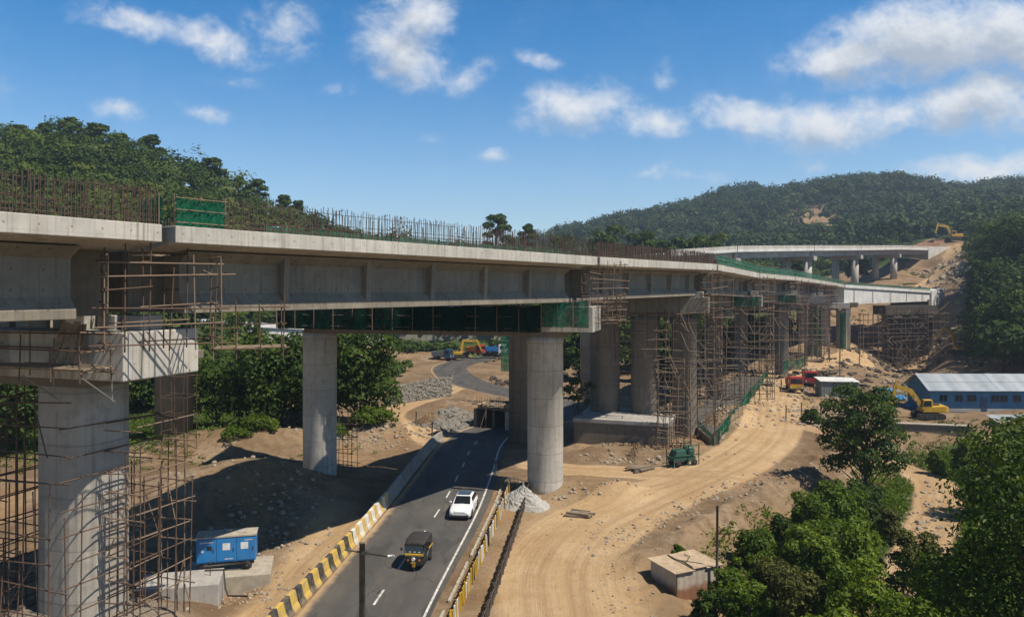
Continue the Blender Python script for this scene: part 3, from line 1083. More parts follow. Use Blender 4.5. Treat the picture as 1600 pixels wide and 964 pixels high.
def make_tree(name, label, cat, base, height, spread, leaves, leaf, seed, group=None, mat=None, trunk_frac=.45, nclump=14, shape='round',
              flat=.75, lean=(0, 0), trunk_r=None, top_bright=0.0, clump_r=(.26, .46)):
    rng = np.random.default_rng(seed)
    rd = random.Random(seed)
    base = Vector(base)
    root = empty(name, base, label, cat, group)
    H = height
    tr = trunk_r or H * .022 + .05
    mb = MB()
    n = 7
    pts = []
    for i in range(n):
        t = i / (n - 1)
        pts.append(Vector((lean[0] * t * t + rd.uniform(-.02, .02) * H * t, lean[1] * t * t + rd.uniform(-.02, .02) * H * t, H * .82 * t - .3)))
    mb.tube(pts, [tr * (1 - .78 * (i / (n - 1))) * (1.35 if i == 0 else 1) for i in range(n)], 8)
    clumps = []
    for k in range(nclump):
        ang = k * 2.399 + rd.uniform(-.4, .4)
        t = (k + .5) / nclump
        if shape == 'round':
            h = trunk_frac + (1 - trunk_frac) * (.10 + .82 * t)
            rr = spread * math.sqrt(max(0.02, 1 - ((h - (trunk_frac + .42 * (1 - trunk_frac))) / (.62 * (1 - trunk_frac))) ** 2)) * rd.uniform(.45, .9)
        elif shape == 'umbrella':
            h = 1 - (1 - trunk_frac) * (t ** 1.5) * .9 - .06
            rr = spread * (.25 + .75 * t) * rd.uniform(.55, 1.0)
        else:  # bush
            h = .18 + .68 * t
            rr = spread * (1 - .55 * t) * rd.uniform(.45, .95)
        c = Vector((rr * math.cos(ang) + lean[0] * h * h, rr * math.sin(ang) + lean[1] * h * h, h * H))
        r = spread * rd.uniform(*clump_r) * (.85 if shape == 'umbrella' else 1)
        clumps.append((c.x, c.y, c.z, r, flat * rd.uniform(.8, 1.15)))
        # limb to the clump
        j = min(n - 1, max(1, int(h * .75 * (n - 1))))
        p0 = pts[j]
        midp = p0.lerp(c, .5) + Vector((rd.uniform(-.1, .1), rd.uniform(-.1, .1), rd.uniform(-.02, .08))) * spread
        w = tr * (.42 - .2 * t)
        mb.tube([p0, midp, c], [w, w * .65, w * .25], 5)
    mb.build('trunk', M['bark'], root)
    C, N, Tn = clump_points(rng, clumps, leaves)
    sz = leaf * (.65 + .7 * rng.random(len(C)))
    if top_bright:
        Tn = np.clip(Tn + top_bright * rng.random(len(C)) ** 2, 0, 1)
    V, Fq = leaf_cards(C, N, sz, Tn, rng)
    mesh_np('crown', V, Fq, mat or LEAF_TREE, tint=Tn, parent=root)
    return root


def forest(name, label, xy, hgt, rad, per, leaf, mat, seed, dome=.9):
    """a wood that reads as one mass"""
    rng = np.random.default_rng(seed)
    n = len(xy)
    z = ground_h(xy[:, 0], xy[:, 1])
    k = per
    v = rng.normal(size=(n, k, 3))
    v /= np.linalg.norm(v, axis=2, keepdims=True)
    v[:, :, 2] = np.where(v[:, :, 2] < -.15, -v[:, :, 2] * .8, v[:, :, 2])
    v[:, :, 1] = np.where((v[:, :, 1] > .5) & (rng.random((n, k)) < .6), -v[:, :, 1], v[:, :, 1])   # fewer leaves on the far side
    ph = rng.random((n, 1, 3)) * 6.28
    lump = 1 + .20 * np.sin(v[:, :, 0:1] * 4.2 + ph[:, :, 0:1]) + .20 * np.sin(v[:, :, 2:3] * 5 + ph[:, :, 1:2]) + .14 * np.sin(v[:, :, 1:2] * 6 + ph[:, :, 2:3])
    rr = rad[:, None, None] * lump * (.80 + .3 * rng.random((n, k, 1)))
    p = v * rr
    p[:, :, 2] *= dome
    C = p + np.stack([xy[:, 0], xy[:, 1], z + hgt - rad * dome], -1)[:, None, :]
    N = v + rng.normal(size=(n, k, 3)) * .38
    N[:, :, 2] += .2
    N /= np.linalg.norm(N, axis=2, keepdims=True)
    T_ = np.clip((.08 + .72 * rng.random((n, 1)) ** 1.5) + rng.normal(size=(n, k)) * .12 + .06 * v[:, :, 2], 0, 1)
    sz = (leaf * (.6 + .8 * rng.random((n, k)))).reshape(-1)
    V, Fq = leaf_cards(C.reshape(-1, 3), N.reshape(-1, 3), sz, None, rng, .6, .2)
    o = mesh_np(name, V, Fq, mat, tint=T_.reshape(-1))
    tag(o, label, 'forest', kind='stuff')
    return o


def hill_xy(a0, a1, d0, d1, sp, rng, keep):
    """jittered grid of tree places seen between two columns and two distances"""
    x0 = min((a0 - 800) / F * d0, (a0 - 800) / F * d1)
    x1 = max((a1 - 800) / F * d0, (a1 - 800) / F * d1)
    gx, gy = np.meshgrid(np.arange(x0, x1, sp), np.arange(d0, d1, sp))
    x = (gx + rng.uniform(-.48, .48, gx.shape) * sp).ravel()
    y = (gy + rng.uniform(-.48, .48, gy.shape) * sp).ravel()
    a = 800 + F * x / y
    k = (a > a0) & (a < a1)
    x, y, a = x[k], y[k], a[k]
    z = ground_h(x, y)
    k = keep(x, y, a, z)
    return np.stack([x[k], y[k]], 1)


def woods():
    rng = np.random.default_rng(5)
    # left hill
    def keep(x, y, a, z):
        foot = np.interp(a, [-300, 0, 240, 300, 340, 430, 560, 640, 1150], [85, 95, 100, 112, 158, 172, 195, 208, 212])
        return (y > foot) & (z < 90)
    xy = hill_xy(-420, 1160, 86, 268, 4.9, rng, keep)
    n = len(xy)
    rad = rng.uniform(1.8, 4.6, n) * np.where(rng.random(n) < .14, 1.45, 1)
    forest("forest", "dense dark green forest covering the hill behind the viaduct deck", xy, rad * 1.9 + rng.uniform(-1.0, 2.0, n), rad, 250, .52, LEAF_HILL, 21)
    # far hills
    def keep2(x, y, a, z):
        scar = np.exp(-.5 * (((a - 1262) / 26) ** 2 + ((y - 590) / 55) ** 2)) + np.exp(-.5 * (((a - 1302) / 15) ** 2 + ((y - 540) / 45) ** 2)) \
            + np.exp(-.5 * (((a - 1068) / 18) ** 2 + ((y - 670) / 40) ** 2)) + np.exp(-.5 * (((a - 1335) / 14) ** 2 + ((y - 450) / 16) ** 2))
        return (scar * (.45 + 1.1 * rng.random(len(x))) < .55)
    xy = hill_xy(800, 1790, 385, 850, 9.0, rng, keep2)
    n = len(xy)
    rad = rng.uniform(2.8, 7.8, n)
    forest("forest", "hazy blue green forest on the far ridge beyond the upper viaduct", xy, rad * 1.7 + rng.uniform(-1, 5, n), rad, 110, 1.25, LEAF_FAR, 22)
    # middle ground between the hills
    xy = hill_xy(960, 1420, 255, 385, 6.5, rng, lambda x, y, a, z: (a < 1225) | (y > 350))
    n = len(xy)
    rad = rng.uniform(2.8, 4.6, n)
    forest("forest", "mixed green trees in the valley behind the upper viaduct", xy, rad * 1.8, rad, 170, .8, LEAF_HILL, 23)
    # right hill
    def keep3(x, y, a, z):
        edge = np.interp(y, [105, 140, 180, 215, 250, 300, 345, 400], [1640, 1548, 1535, 1530, 1525, 1528, 1530, 1480])
        return (a > edge + 14 * (rng.random(len(x)) - .5)) & (y > 138)
    xy = hill_xy(1470, 2150, 128, 385, 5.2, rng, keep3)
    n = len(xy)
    rad = rng.uniform(2.8, 5.2, n)
    forest("forest", "dense dark trees on the steep hillside beside the earth cutting", xy, rad * 1.85 + rng.uniform(-.5, 2, n), rad, 250, .62, LEAF_HILL, 24)

    # scrub between the road and the left hill
    xy = hill_xy(120, 640, 108, 172, 3.6, rng, lambda x, y, a, z: (y > np.interp(a, [120, 330, 430, 560, 640], [110, 112, 112, 118, 140])) & (rng.random(len(x)) < .8))
    n = len(xy)
    rad = rng.uniform(.9, 2.1, n)
    forest("scrub", "low mixed scrub on the flat ground below the pale far ramp", xy, rad * 1.7, rad, 130, .42, LEAF_HILL, 25)


woods()

# ------------------------------------------------------------------ viaduct
J = [Vector(p) for p in [(-25.6, 14.0, 20.72), (-14.75, 33.0, 20.70), (7.4, 65.6, 20.66), (24.9, 93, 20.87), (38.1, 118, 20.26), (54.6, 148, 20.2),
                         (69.2, 172, 19.7), (83.2, 192, 18.85), (122.8, 225, 17.25)]]
WIDE = 12.5


def frame_of(a, b):
    d = Vector((b.x - a.x, b.y - a.y, 0))
    L = d.length
    d.normalize()
    nn = Vector((d.y, -d.x, 0))        # towards the camera's side
    return d, nn, L


def deck_span(i, label, over=2.25, depth=3.15, depth2=None, gap=(.25, .25), inset=(1.6, 1.6), ribs=6, fascia=.74, pale=None, drop=0.0):
    a, b = J[i].copy(), J[i + 1].copy()
    d, nn, L = frame_of(a, b)
    a -= Vector((0, 0, drop))
    a += (b - a).normalized() * gap[0]
    b -= (b - a).normalized() * gap[1]
    t = empty('viaduct_span', (a.x, a.y, a.z - 4), label, 'bridge span', 'girder spans of the main viaduct')
    depth2 = depth2 or depth
    mslab = pale or M['concrete_pale']
    # slab: solid, near edge along a-b, thin cantilever tapering to the web
    def sect(p, q=0):
        return [p + nn * 0, p - nn * WIDE, p - nn * WIDE - Vector((0, 0, fascia)), p - nn * (WIDE - over) - Vector((0, 0, fascia + .28)),
                p - nn * over - Vector((0, 0, fascia + .28)), p - Vector((0, 0, fascia))]
    sa, sb = sect(a), sect(b)
    mb = MB()
    n = 6
    mb.add(sa + sb, [tuple(range(n)), tuple(range(n, 2 * n))[::-1]] + [(k, n + k, n + (k + 1) % n, (k + 1) % n) for k in range(n)])
    wpart(mb, 'deck_slab', mslab, t, .03)
    e = (b - a).normalized()
    a2, b2 = a + e * inset[0], b - e * inset[1]
    off = over
    zt = fascia + .27
    za, zb = depth, depth2

    def pt(s, o, z):
        p = a2.lerp(b2, s)
        return p - nn * o - Vector((0, 0, z))

    def dz(s):
        return zt + za + (zb - za) * s
    mb = MB()
    mb.hexa([pt(0, off, dz(0)), pt(1, off, dz(1)), pt(1, WIDE - off, dz(1)), pt(0, WIDE - off, dz(0)),
             pt(0, off, zt), pt(1, off, zt), pt(1, WIDE - off, zt), pt(0, WIDE - off, zt)])
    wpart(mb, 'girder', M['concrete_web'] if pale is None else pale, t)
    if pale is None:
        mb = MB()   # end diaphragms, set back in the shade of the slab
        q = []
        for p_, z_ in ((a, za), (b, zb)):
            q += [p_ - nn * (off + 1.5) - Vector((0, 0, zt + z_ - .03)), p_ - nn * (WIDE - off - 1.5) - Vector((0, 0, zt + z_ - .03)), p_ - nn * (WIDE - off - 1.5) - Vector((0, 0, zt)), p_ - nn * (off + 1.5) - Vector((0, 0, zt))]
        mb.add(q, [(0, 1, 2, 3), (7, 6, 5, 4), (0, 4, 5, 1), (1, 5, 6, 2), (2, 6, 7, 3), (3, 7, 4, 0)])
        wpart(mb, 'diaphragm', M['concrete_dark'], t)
        mb = MB()   # bulb at the foot of the girder with a sloped top
        fo = .42
        for s0, s1 in ((0.0, 1.0),):
            q = []
            for s in (s0, s1):
                z = dz(s)
                q += [pt(s, off + .02, z + .02), pt(s, off - fo, z + .02), pt(s, off - fo, z - .38), pt(s, off + .02, z - .92)]
            mb.add(q, [(0, 1, 2, 3), (7, 6, 5, 4), (0, 4, 5, 1), (1, 5, 6, 2), (2, 6, 7, 3), (3, 7, 4, 0)])
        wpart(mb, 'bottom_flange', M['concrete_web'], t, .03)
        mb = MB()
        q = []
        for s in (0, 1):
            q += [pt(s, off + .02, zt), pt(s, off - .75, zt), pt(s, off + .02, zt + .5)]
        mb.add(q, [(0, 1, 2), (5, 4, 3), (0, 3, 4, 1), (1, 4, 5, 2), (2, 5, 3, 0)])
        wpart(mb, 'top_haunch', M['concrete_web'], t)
    Lw = (b2 - a2).length
    for s in (ribs if isinstance(ribs, tuple) else [(k + .5) / ribs for k in range(ribs)]):
        w = .19 / Lw
        z = dz(s)
        fo = .40 if pale is None else .10
        mb = MB()
        q0 = [pt(s - w, off + .03, z - .05), pt(s + w, off + .03, z - .05), pt(s + w, off + .03, zt + .06), pt(s - w, off + .03, zt + .06)]
        q1 = [pt(s - w, off - fo, z - .40), pt(s + w, off - fo, z - .40), pt(s + w, off - fo * 1.3, zt + .10), pt(s - w, off - fo * 1.3, zt + .10)]
        mb.add(q0 + q1, [(0, 1, 2, 3), (7, 6, 5, 4), (0, 4, 5, 1), (1, 5, 6, 2), (2, 6, 7, 3), (3, 7, 4, 0)])
        wpart(mb, 'stiffener', M['concrete_web'] if pale is None else M['concrete'], t, .02)
    return t


deck_span(0, "nearest viaduct span, leaving the frame beyond the scaffolded joint", inset=(1.5, 2.6), ribs=(.3,), gap=(0, .32), depth=2.95)
deck_span(1, "longest viaduct span crossing the road, with ribbed girder and tall rebar", gap=(.32, .2), inset=(1.6, 1.7), ribs=(.165, .335, .50, .665, .83), depth=2.85)
deck_span(2, "viaduct span with dense brown rebar, directly beyond the cap wrapped in green net", ribs=5, depth=2.75)
deck_span(3, "viaduct span whose deck edge carries the nearest end of the long green net", ribs=5, depth=2.6)
deck_span(4, "viaduct span above the grey unfinished approach slab", ribs=4, depth=2.5)
deck_span(5, "short viaduct span behind the red and yellow truck", ribs=4, depth=2.4)
deck_span(6, "shortest viaduct span just before the sunlit curved end", ribs=3, depth=2.3)
deck_span(7, "sunlit pale last viaduct span reaching the earth slope", over=.35, depth=4.0, depth2=2.1, ribs=5, pale=M['concrete_white'], inset=(.1, .1))

# the abutment wall at the viaduct's end
AB = J[8]
d8, n8, _ = frame_of(J[7], J[8])
t = empty('abutment', (AB.x, AB.y, 0), "pale concrete abutment where the sunlit end of the viaduct meets the slope", 'abutment')
mb = MB()
p = AB + d8 * .3
e1 = p + d8 * 9.5
mb.hexa([Vector((p.x, p.y, 10.5)), Vector((e1.x, e1.y, 15.2)), Vector((e1.x, e1.y, 15.2)) - n8 * 11, Vector((p.x, p.y, 10.5)) - n8 * 11,
         p.copy(), e1 + Vector((0, 0, .6)), e1 + Vector((0, 0, .6)) - n8 * 11, p - n8 * 11])
wpart(mb, 'wing_wall', M['concrete_white'], t, .04)
mb = MB()
p2 = AB - d8 * .9 - n8 * .5 - Vector((0, 0, 2.6))
mb.box(p2 - Vector((0, 0, 2.2)) - n8 * 5, (1.6, 11, 4.4), math.atan2(d8.y, d8.x))
wpart(mb, 'bearing_wall', M['concrete_dark'], t)

# ------------------------------------------------------------------ piers


def pier(label, A, ang, length, ztop, zbot, wide, cols, ground, group='piers of the main viaduct', mat=None, blocks=True, round_=True, colmat=None):
    """A: near left corner of the cap's end; the cap runs away to the left. cols: (metres in from the end, radius, base height)"""
    L = Vector((-math.cos(R(ang)), math.sin(R(ang)), 0))
    Wd = Vector((math.sin(R(ang)), math.cos(R(ang)), 0))
    A = Vector((A[0], A[1], 0))
    c0 = A + Wd * wide / 2
    t = empty('bridge_pier', (c0.x, c0.y, ground), label, 'bridge pier', group)
    mb = MB()
    B = [A, A + L * length, A + L * length + Wd * wide, A + Wd * wide]
    up = lambda q, z: Vector((q.x, q.y, z))
    inn = [A + L * 2.6 + Wd * .5, A + L * (length - 2.6) + Wd * .5, A + L * (length - 2.6) + Wd * (wide - .5), A + L * 2.6 + Wd * (wide - .5)]
    mb.hexa([up(B[0], zbot), up(B[1], zbot), up(B[2], zbot), up(B[3], zbot), up(B[0], ztop), up(B[1], ztop), up(B[2], ztop), up(B[3], ztop)])
    wpart(mb, 'pier_cap', mat or M['concrete_pale'], t, .05)
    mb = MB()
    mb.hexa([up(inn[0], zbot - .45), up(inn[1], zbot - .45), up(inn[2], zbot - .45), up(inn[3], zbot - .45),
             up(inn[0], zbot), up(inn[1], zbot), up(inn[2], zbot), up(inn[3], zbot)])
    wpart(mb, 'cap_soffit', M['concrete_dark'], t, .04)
    for s, r, zb in cols:
        c = c0 + L * s
        mb = MB()
        if round_:
            mb.lathe([(r * 1.0, zb), (r, zb + 1), (r, zbot - 1.1), (r * 1.02, zbot - 1.08), (r * 1.02, zbot - .44)], (c.x, c.y, 0), 32)
        else:
            # broad shaft with rounded corners
            prof = []
            hw, cr = r, 1.15
            for qx, qy, a0 in ((1, 1, 0), (-1, 1, 90), (-1, -1, 180), (1, -1, 270)):
                for k in range(6):
                    a = R(a0 + k * 18)
                    prof.append(L * (qx * (hw - cr) + cr * math.cos(a)) + Wd * (qy * (hw - cr) + cr * math.sin(a)))
            P = [c + q for q in prof]
            mb.prism(P[::-1], (0, 0, zb), (0, 0, zbot - .44))
        wpart(mb, 'column', colmat or M['concrete_col'], t, 0)
    if blocks:
        for s in ((1.2, 2.7) if A.y > 40 else (1.2, 2.7, 5.0, 7.4, 9.8, 12.2)):
            mb = MB()
            q = c0 + L * s
            mb.box((q.x, q.y, ztop + .34), (1.1 if s < 4 else 2.0, 1.3, .68), -R(ang))
            wpart(mb, 'bearing_block', M['concrete'], t, .05)
    return t, c0, L, Wd


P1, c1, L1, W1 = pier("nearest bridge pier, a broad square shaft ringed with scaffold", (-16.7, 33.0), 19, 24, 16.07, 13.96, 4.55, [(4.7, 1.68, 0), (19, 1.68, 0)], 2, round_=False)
P2, c2, L2, W2 = pier("two column bridge pier straddling the road under a cap wrapped in green net", (6.8, 64.5), 15, 30.0, 16.42, 14.25, 4.5, [(4.6, 1.58, -.5), (26.7, 1.58, -.5)], 0, colmat=M['concrete_sunlit'])
P3, c3, L3, W3 = pier("bridge pier of three columns standing on the big concrete footing", (23.0, 90.0), 17, 17.5, 16.9, 15.0, 4.2, [(2.9, 1.45, -.5), (7.6, 1.75, 0), (12.6, 1.85, 0)], 0, mat=M['concrete_web'], colmat=M['concrete_shaded'])  # caps here and on the next three piers: shade painted as darker concrete
P4, c4, L4, W4 = pier("bridge pier standing beside the grey approach slab behind bamboo towers", (38.2, 117.5), 20, 15, 16.8, 15.1, 4.0, [(7.3, 1.35, -.5), (12.5, 1.4, -.5)], 0, mat=M['concrete'], colmat=M['concrete_shaded'])
P5, c5, L5, W5 = pier("bridge pier with green netting at its foot, left of the red truck", (55.2, 147.0), 20, 15, 16.75, 15.0, 4.0, [(3.4, 1.3, 0), (11, 1.3, 0)], 0, mat=M['concrete'], colmat=M['concrete_shaded'])
P6, c6, L6, W6 = pier("bridge pier with a light green net hung down its shaft", (70.0, 171.0), 20, 15, 16.3, 14.6, 4.0, [(3.2, 1.35, 0), (11, 1.3, 0)], 0, mat=M['concrete'], colmat=M['concrete_shaded'])
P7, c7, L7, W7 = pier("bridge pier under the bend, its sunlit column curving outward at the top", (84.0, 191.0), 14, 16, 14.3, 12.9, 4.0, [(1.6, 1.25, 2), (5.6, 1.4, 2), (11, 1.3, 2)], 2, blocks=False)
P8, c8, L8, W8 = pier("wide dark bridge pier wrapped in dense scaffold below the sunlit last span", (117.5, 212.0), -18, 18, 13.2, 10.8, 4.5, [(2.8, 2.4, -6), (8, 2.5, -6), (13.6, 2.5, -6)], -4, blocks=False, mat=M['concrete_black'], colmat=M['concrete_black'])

t = empty('pile_cap', (12, 91, 0), "long weathered concrete footing carrying three bridge columns", 'footing')
mb = MB()
mb.hexa([Vector(p) for p in [(7.2, 90.0, -1), (17.6, 86.5, -1), (20.6, 95.0, -1), (10.2, 98.8, -1), (7.2, 90.0, 2.7), (17.6, 86.5, 2.7), (20.6, 95.0, 2.7), (10.2, 98.8, 2.7)]])
wpart(mb, 'footing_block', M['concrete_dark'], t, .08)
mb = MB()
mb.hexa([Vector(p) for p in [(7.1, 89.9, 2.35), (17.65, 86.35, 2.35), (20.75, 95.1, 2.35), (10.1, 98.95, 2.35), (7.1, 89.9, 2.82), (17.65, 86.35, 2.82), (20.75, 95.1, 2.82), (10.1, 98.95, 2.82)]])
wpart(mb, 'top_course', M['concrete'], t, .05)


def lone_column(px, py_top, d, r, zb, label, mat=None):
    p = at(px, 0, d)
    zt = EYE - (py_top - HZ) / F * d
    mb = MB()
    mb.lathe([(r, 0), (r, zt - zb - 1.2), (r * 1.04, zt - zb - 1.15), (r * 1.04, zt - zb)], (0, 0, 0), 28)
    t = empty('concrete_column', (p.x, p.y, zb), label, 'column')
    mb.build('shaft', mat or M['concrete_col'], t)
    c = MB()
    c.box((0, 0, zt - zb + .45), (5.2, 3.4, .9), R(-15))
    c.build('head', M['concrete_dark'], t, .05)
    return t




lone_column(815, 505, 90, 1.5, -.5, "dark round column half hidden behind the sunlit column by the road", M['concrete_shaded'])
lone_column(272, 560, 86, 2.0, 0, "shaded column seen behind the scaffold tower of the nearest pier", M['concrete_shaded'])
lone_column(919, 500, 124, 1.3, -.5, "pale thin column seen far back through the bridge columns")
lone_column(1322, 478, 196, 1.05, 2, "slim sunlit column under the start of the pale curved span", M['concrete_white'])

# ------------------------------------------------------------------ bars left standing on the deck


def unit_rod(name, mat, n=5):
    mb = MB()
    mb.tube([(0, 0, 0), (0, 0, 1)], 1.0, n)
    me = bpy.data.meshes.new(name)
    me.from_pydata(mb.v, [], mb.f)
    me.polygons.foreach_set('use_smooth', mb.smooth)
    me.materials.append(mat)
    return me


ROD = {k: unit_rod(k + '_rod', M[k]) for k in ('rebar', 'rust', 'rust_pale', 'bamboo', 'steel_grey', 'steel_dark')}


def rod(name, kind, a, b, r, parent):
    """one bar from a to b (world) as a part of an unrotated thing"""
    o = bpy.data.objects.new(name, ROD[kind])
    COL.objects.link(o)
    d = Vector(b) - Vector(a)
    o.parent = parent
    o.location = Vector(a) - parent.location
    o.rotation_euler = d.to_track_quat('Z', 'Y').to_euler()
    o.scale = (r, r, d.length)
    return o


def rods_mesh(name, mat, segs, r, parent):
    mb = MB()
    for a, b in segs:
        mb.tube([a, b], r, 4, cap=False)
    o = wpart(mb, name, mat, parent)
    o['kind'] = 'stuff'
    return o


def deck_rebar(i, label, s0, s1, step, h, r, indiv=95, far=True, pale=.1, back=True):
    a, b = J[i], J[i + 1]
    d, nn, L = frame_of(a, b)
    t = empty('reinforcement_cage', a.lerp(b, s0), label, 'steel reinforcement', 'reinforcement standing on the viaduct deck')
    n = int((s1 - s0) * L / step)
    rest = []
    for k in range(n):
        s = s0 + (s1 - s0) * (k + .5 + rnd.uniform(-.3, .3)) / n
        p = a.lerp(b, s) - nn * (.28 + rnd.uniform(-.04, .04))
        hh = h * rnd.uniform(.90, 1.06)
        q = p + Vector((rnd.gauss(0, .035), rnd.gauss(0, .035), hh))
        if k < indiv:
            rod('rebar', 'rebar', p - Vector((0, 0, .1)), q, r, t)
        else:
            rest.append((p - Vector((0, 0, .1)), q))
    # inner rows
    for back_ in ((.75,) if back else ()) + ((WIDE - .4, WIDE - .9) if far else ()):
        for k in range(n):
            if rnd.random() < (.35 if back_ > 2 else .25):
                continue
            s = s0 + (s1 - s0) * (k + .5 + rnd.uniform(-.4, .4)) / n
            p = a.lerp(b, s) - nn * back_
            rest.append((p - Vector((0, 0, .1)), p + Vector((rnd.gauss(0, .05), rnd.gauss(0, .05), h * rnd.uniform(.7, 1.02)))))
            if rnd.random() < .2:
                q = rest[-1][1]
                rest.append((q, q + Vector((rnd.uniform(-.25, .25), rnd.uniform(-.2, .2), .05))))
    if rest:
        rods_mesh('rebar_cluster', M['rebar'], rest, r, t)
    for z in (.18, .42, .68, h * .88):
        for back_ in (.30, .77):
            pa, pb = a.lerp(b, s0) - nn * back_ + Vector((0, 0, z)), a.lerp(b, s1) - nn * back_ + Vector((0, 0, z))
            m = 4 if L > 20 else 2
            for k in range(m):
                qa, qb = pa.lerp(pb, k / m), pa.lerp(pb, (k + 1) / m)
                if z > .6 and rnd.random() < .45:
                    continue
                rod('tie_bar', 'rebar', qa + Vector((0, 0, rnd.uniform(-.04, .04))), qb + Vector((0, 0, rnd.uniform(-.04, .04))), r * .9, t)
    return t


deck_rebar(0, "dense thicket of rusty rebar on the nearest span, left of the green panel", .30, .985, .125, 1.62, .018)
deck_rebar(1, "long row of rusty rebar dwindling along the span over the road", .075, .985, .19, 1.52, .018, indiv=99)
deck_rebar(2, "thick brown rebar row on the span past the netted cap", .01, .98, .17, 1.35, .03, indiv=40, far=False)


def net_panel(name, label, cat, a, b, z0, z1, mat, post=None, group=None, folds=.06, nx=40, rail=True):
    """a hanging net between two points, with posts and rails"""
    a, b = Vector(a), Vector(b)
    t = empty(name, a, label, cat, group)
    d = (b - a)
    nn = Vector((d.y, -d.x, 0)).normalized()
    V = []
    ny = 5
    for j in range(ny + 1):
        for i in range(nx + 1):
            s = i / nx
            q = a.lerp(b, s)
            f = math.sin(i * 1.9 + j * .6) * folds + math.sin(i * .55 + 2) * folds * 1.3
            sag = -.10 * (z1 - z0) * math.sin(math.pi * ((s * max(1, round(d.length / 3))) % 1)) * (j / ny)
            q = q + nn * f + Vector((0, 0, z0 + (z1 - z0) * j / ny + sag + random.Random(i * 7 + j).uniform(-.03, .03)))
            V.append(q)
    Fq = [(j * (nx + 1) + i, j * (nx + 1) + i + 1, (j + 1) * (nx + 1) + i + 1, (j + 1) * (nx + 1) + i) for j in range(ny) for i in range(nx)]
    mb = MB()
    mb.add(V, Fq, True)
    wpart(mb, 'netting', mat, t)
    if post:
        k = max(1, round(d.length / post))
        for i in range(k + 1):
            q = a.lerp(b, i / k) - nn * .05
            rod('post', 'rust_pale', q + Vector((0, 0, z0 - .05)), q + Vector((0, 0, z1 + rnd.uniform(.05, .22))), .03 if d.length < 8 else .035, t)
        if rail:
            for z in (.12, .55, .95):
                q = Vector((0, 0, z0 + (z1 - z0) * z)) + nn * .07
                rod('rail', 'rust_pale', a + q, b + q, .025, t)
    return t


d1_, n1_, _ = frame_of(J[1], J[2])
g0 = J[1] + d1_ * .45 - n1_ * .25
net_panel('green_panel', "small green shade net panel on posts beside the deck joint", 'safety net', g0, J[1] + d1_ * 3.0 - n1_ * .25, .02, 1.32, M['net'], 1.3)
d0_, n0_, _ = frame_of(J[0], J[1])
net_panel('green_panel', "narrow dark green net closing the end of the nearest span at the joint", 'safety net', J[1] - d0_ * .2 - n0_ * .3, J[1] - d0_ * .2 - n0_ * 2.5 + Vector((.3, .6, 0)), .0, 1.28, M['net'], 1.3)
for k, lab in ((3, "pale green edge net beginning on the viaduct deck past the brown rebar"), (4, "pale green edge net on the deck over the approach slab"),
               (5, "pale green edge net on the deck over the red truck"), (6, "pale green edge net on the deck just before the bend"),
               (7, "low green edge net along the top of the sunlit last span")):
    dd, nn_, LL = frame_of(J[k], J[k + 1])
    h = 1.25 if k < 6 else (1.0 if k == 6 else .75)
    net_panel('edge_net', lab, 'safety net', J[k] + dd * .3 - nn_ * .15, J[k + 1] - dd * .3 - nn_ * .15, .0, h, M['net_pale'], 2.5, 'green nets along the viaduct edge', folds=.04, nx=36)
net_panel('edge_net', "thin sagging green net lying low behind the rebar over the road", 'safety net', J[1] + d1_ * 6 - n1_ * 1.3, J[1] + d1_ * 37 - n1_ * 1.3, .0, .42, M['net_pale'], 3.0, folds=.07, nx=60, rail=False)

# net along the netted cap's long face
A2 = Vector((6.8, 64.5, 0))
f2 = A2 - W2 * .28
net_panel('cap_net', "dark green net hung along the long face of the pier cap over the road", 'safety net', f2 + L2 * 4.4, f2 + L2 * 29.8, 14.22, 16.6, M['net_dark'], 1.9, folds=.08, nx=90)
net_panel('cap_net', "short bright green net wrapping the scaffold at the netted cap's end", 'safety net', A2 - W2 * .9 + L2 * .2 + Vector((0, 0, 0)), A2 - W2 * .9 + L2 * 4.2, 14.7, 17.0, M['net'], 1.3, folds=.06, nx=24)
for cc, LL_, WW, lab, w in ((c4, L4, W4, "green net on the side of the cap beside the approach slab", 4.5), (c5, L5, W5, "green net on the cap above the netted foot", 4)):
    q = cc - WW * 2.3
    net_panel('cap_net', lab, 'safety net', q + LL_ * .3, q + LL_ * w, 15.2, 16.7, M['net_pale'], 1.6, nx=20)
q = c6 - W6 * 2.4
net_panel('column_net', "tall light green net hung beside a far bridge column", 'safety net', q + L6 * 1.0, q + L6 * 2.6, 2.8, 14.5, M['net'], 1.0, nx=10)
q = c7 - W7 * 2.2
net_panel('column_net', "tall green net hung next to the slim sunlit column", 'safety net', q + L7 * .9, q + L7 * 2.4, 2.8, 12.6, M['net'], 1.0, nx=10)
q = at(1205, 582, 146)
net_panel('column_net', "crumpled green net spread round the foot of a far column", 'safety net', at(1222, 580, 144), at(1262, 572, 150), 0, 2.0, M['net'], 2, nx=16, folds=.2)
net_panel('column_net', "dark green net hanging in the shade behind the dark round column", 'safety net', at(783, 585, 118), at(800, 585, 118), 0.5, 9, M['net'], 2, nx=8)

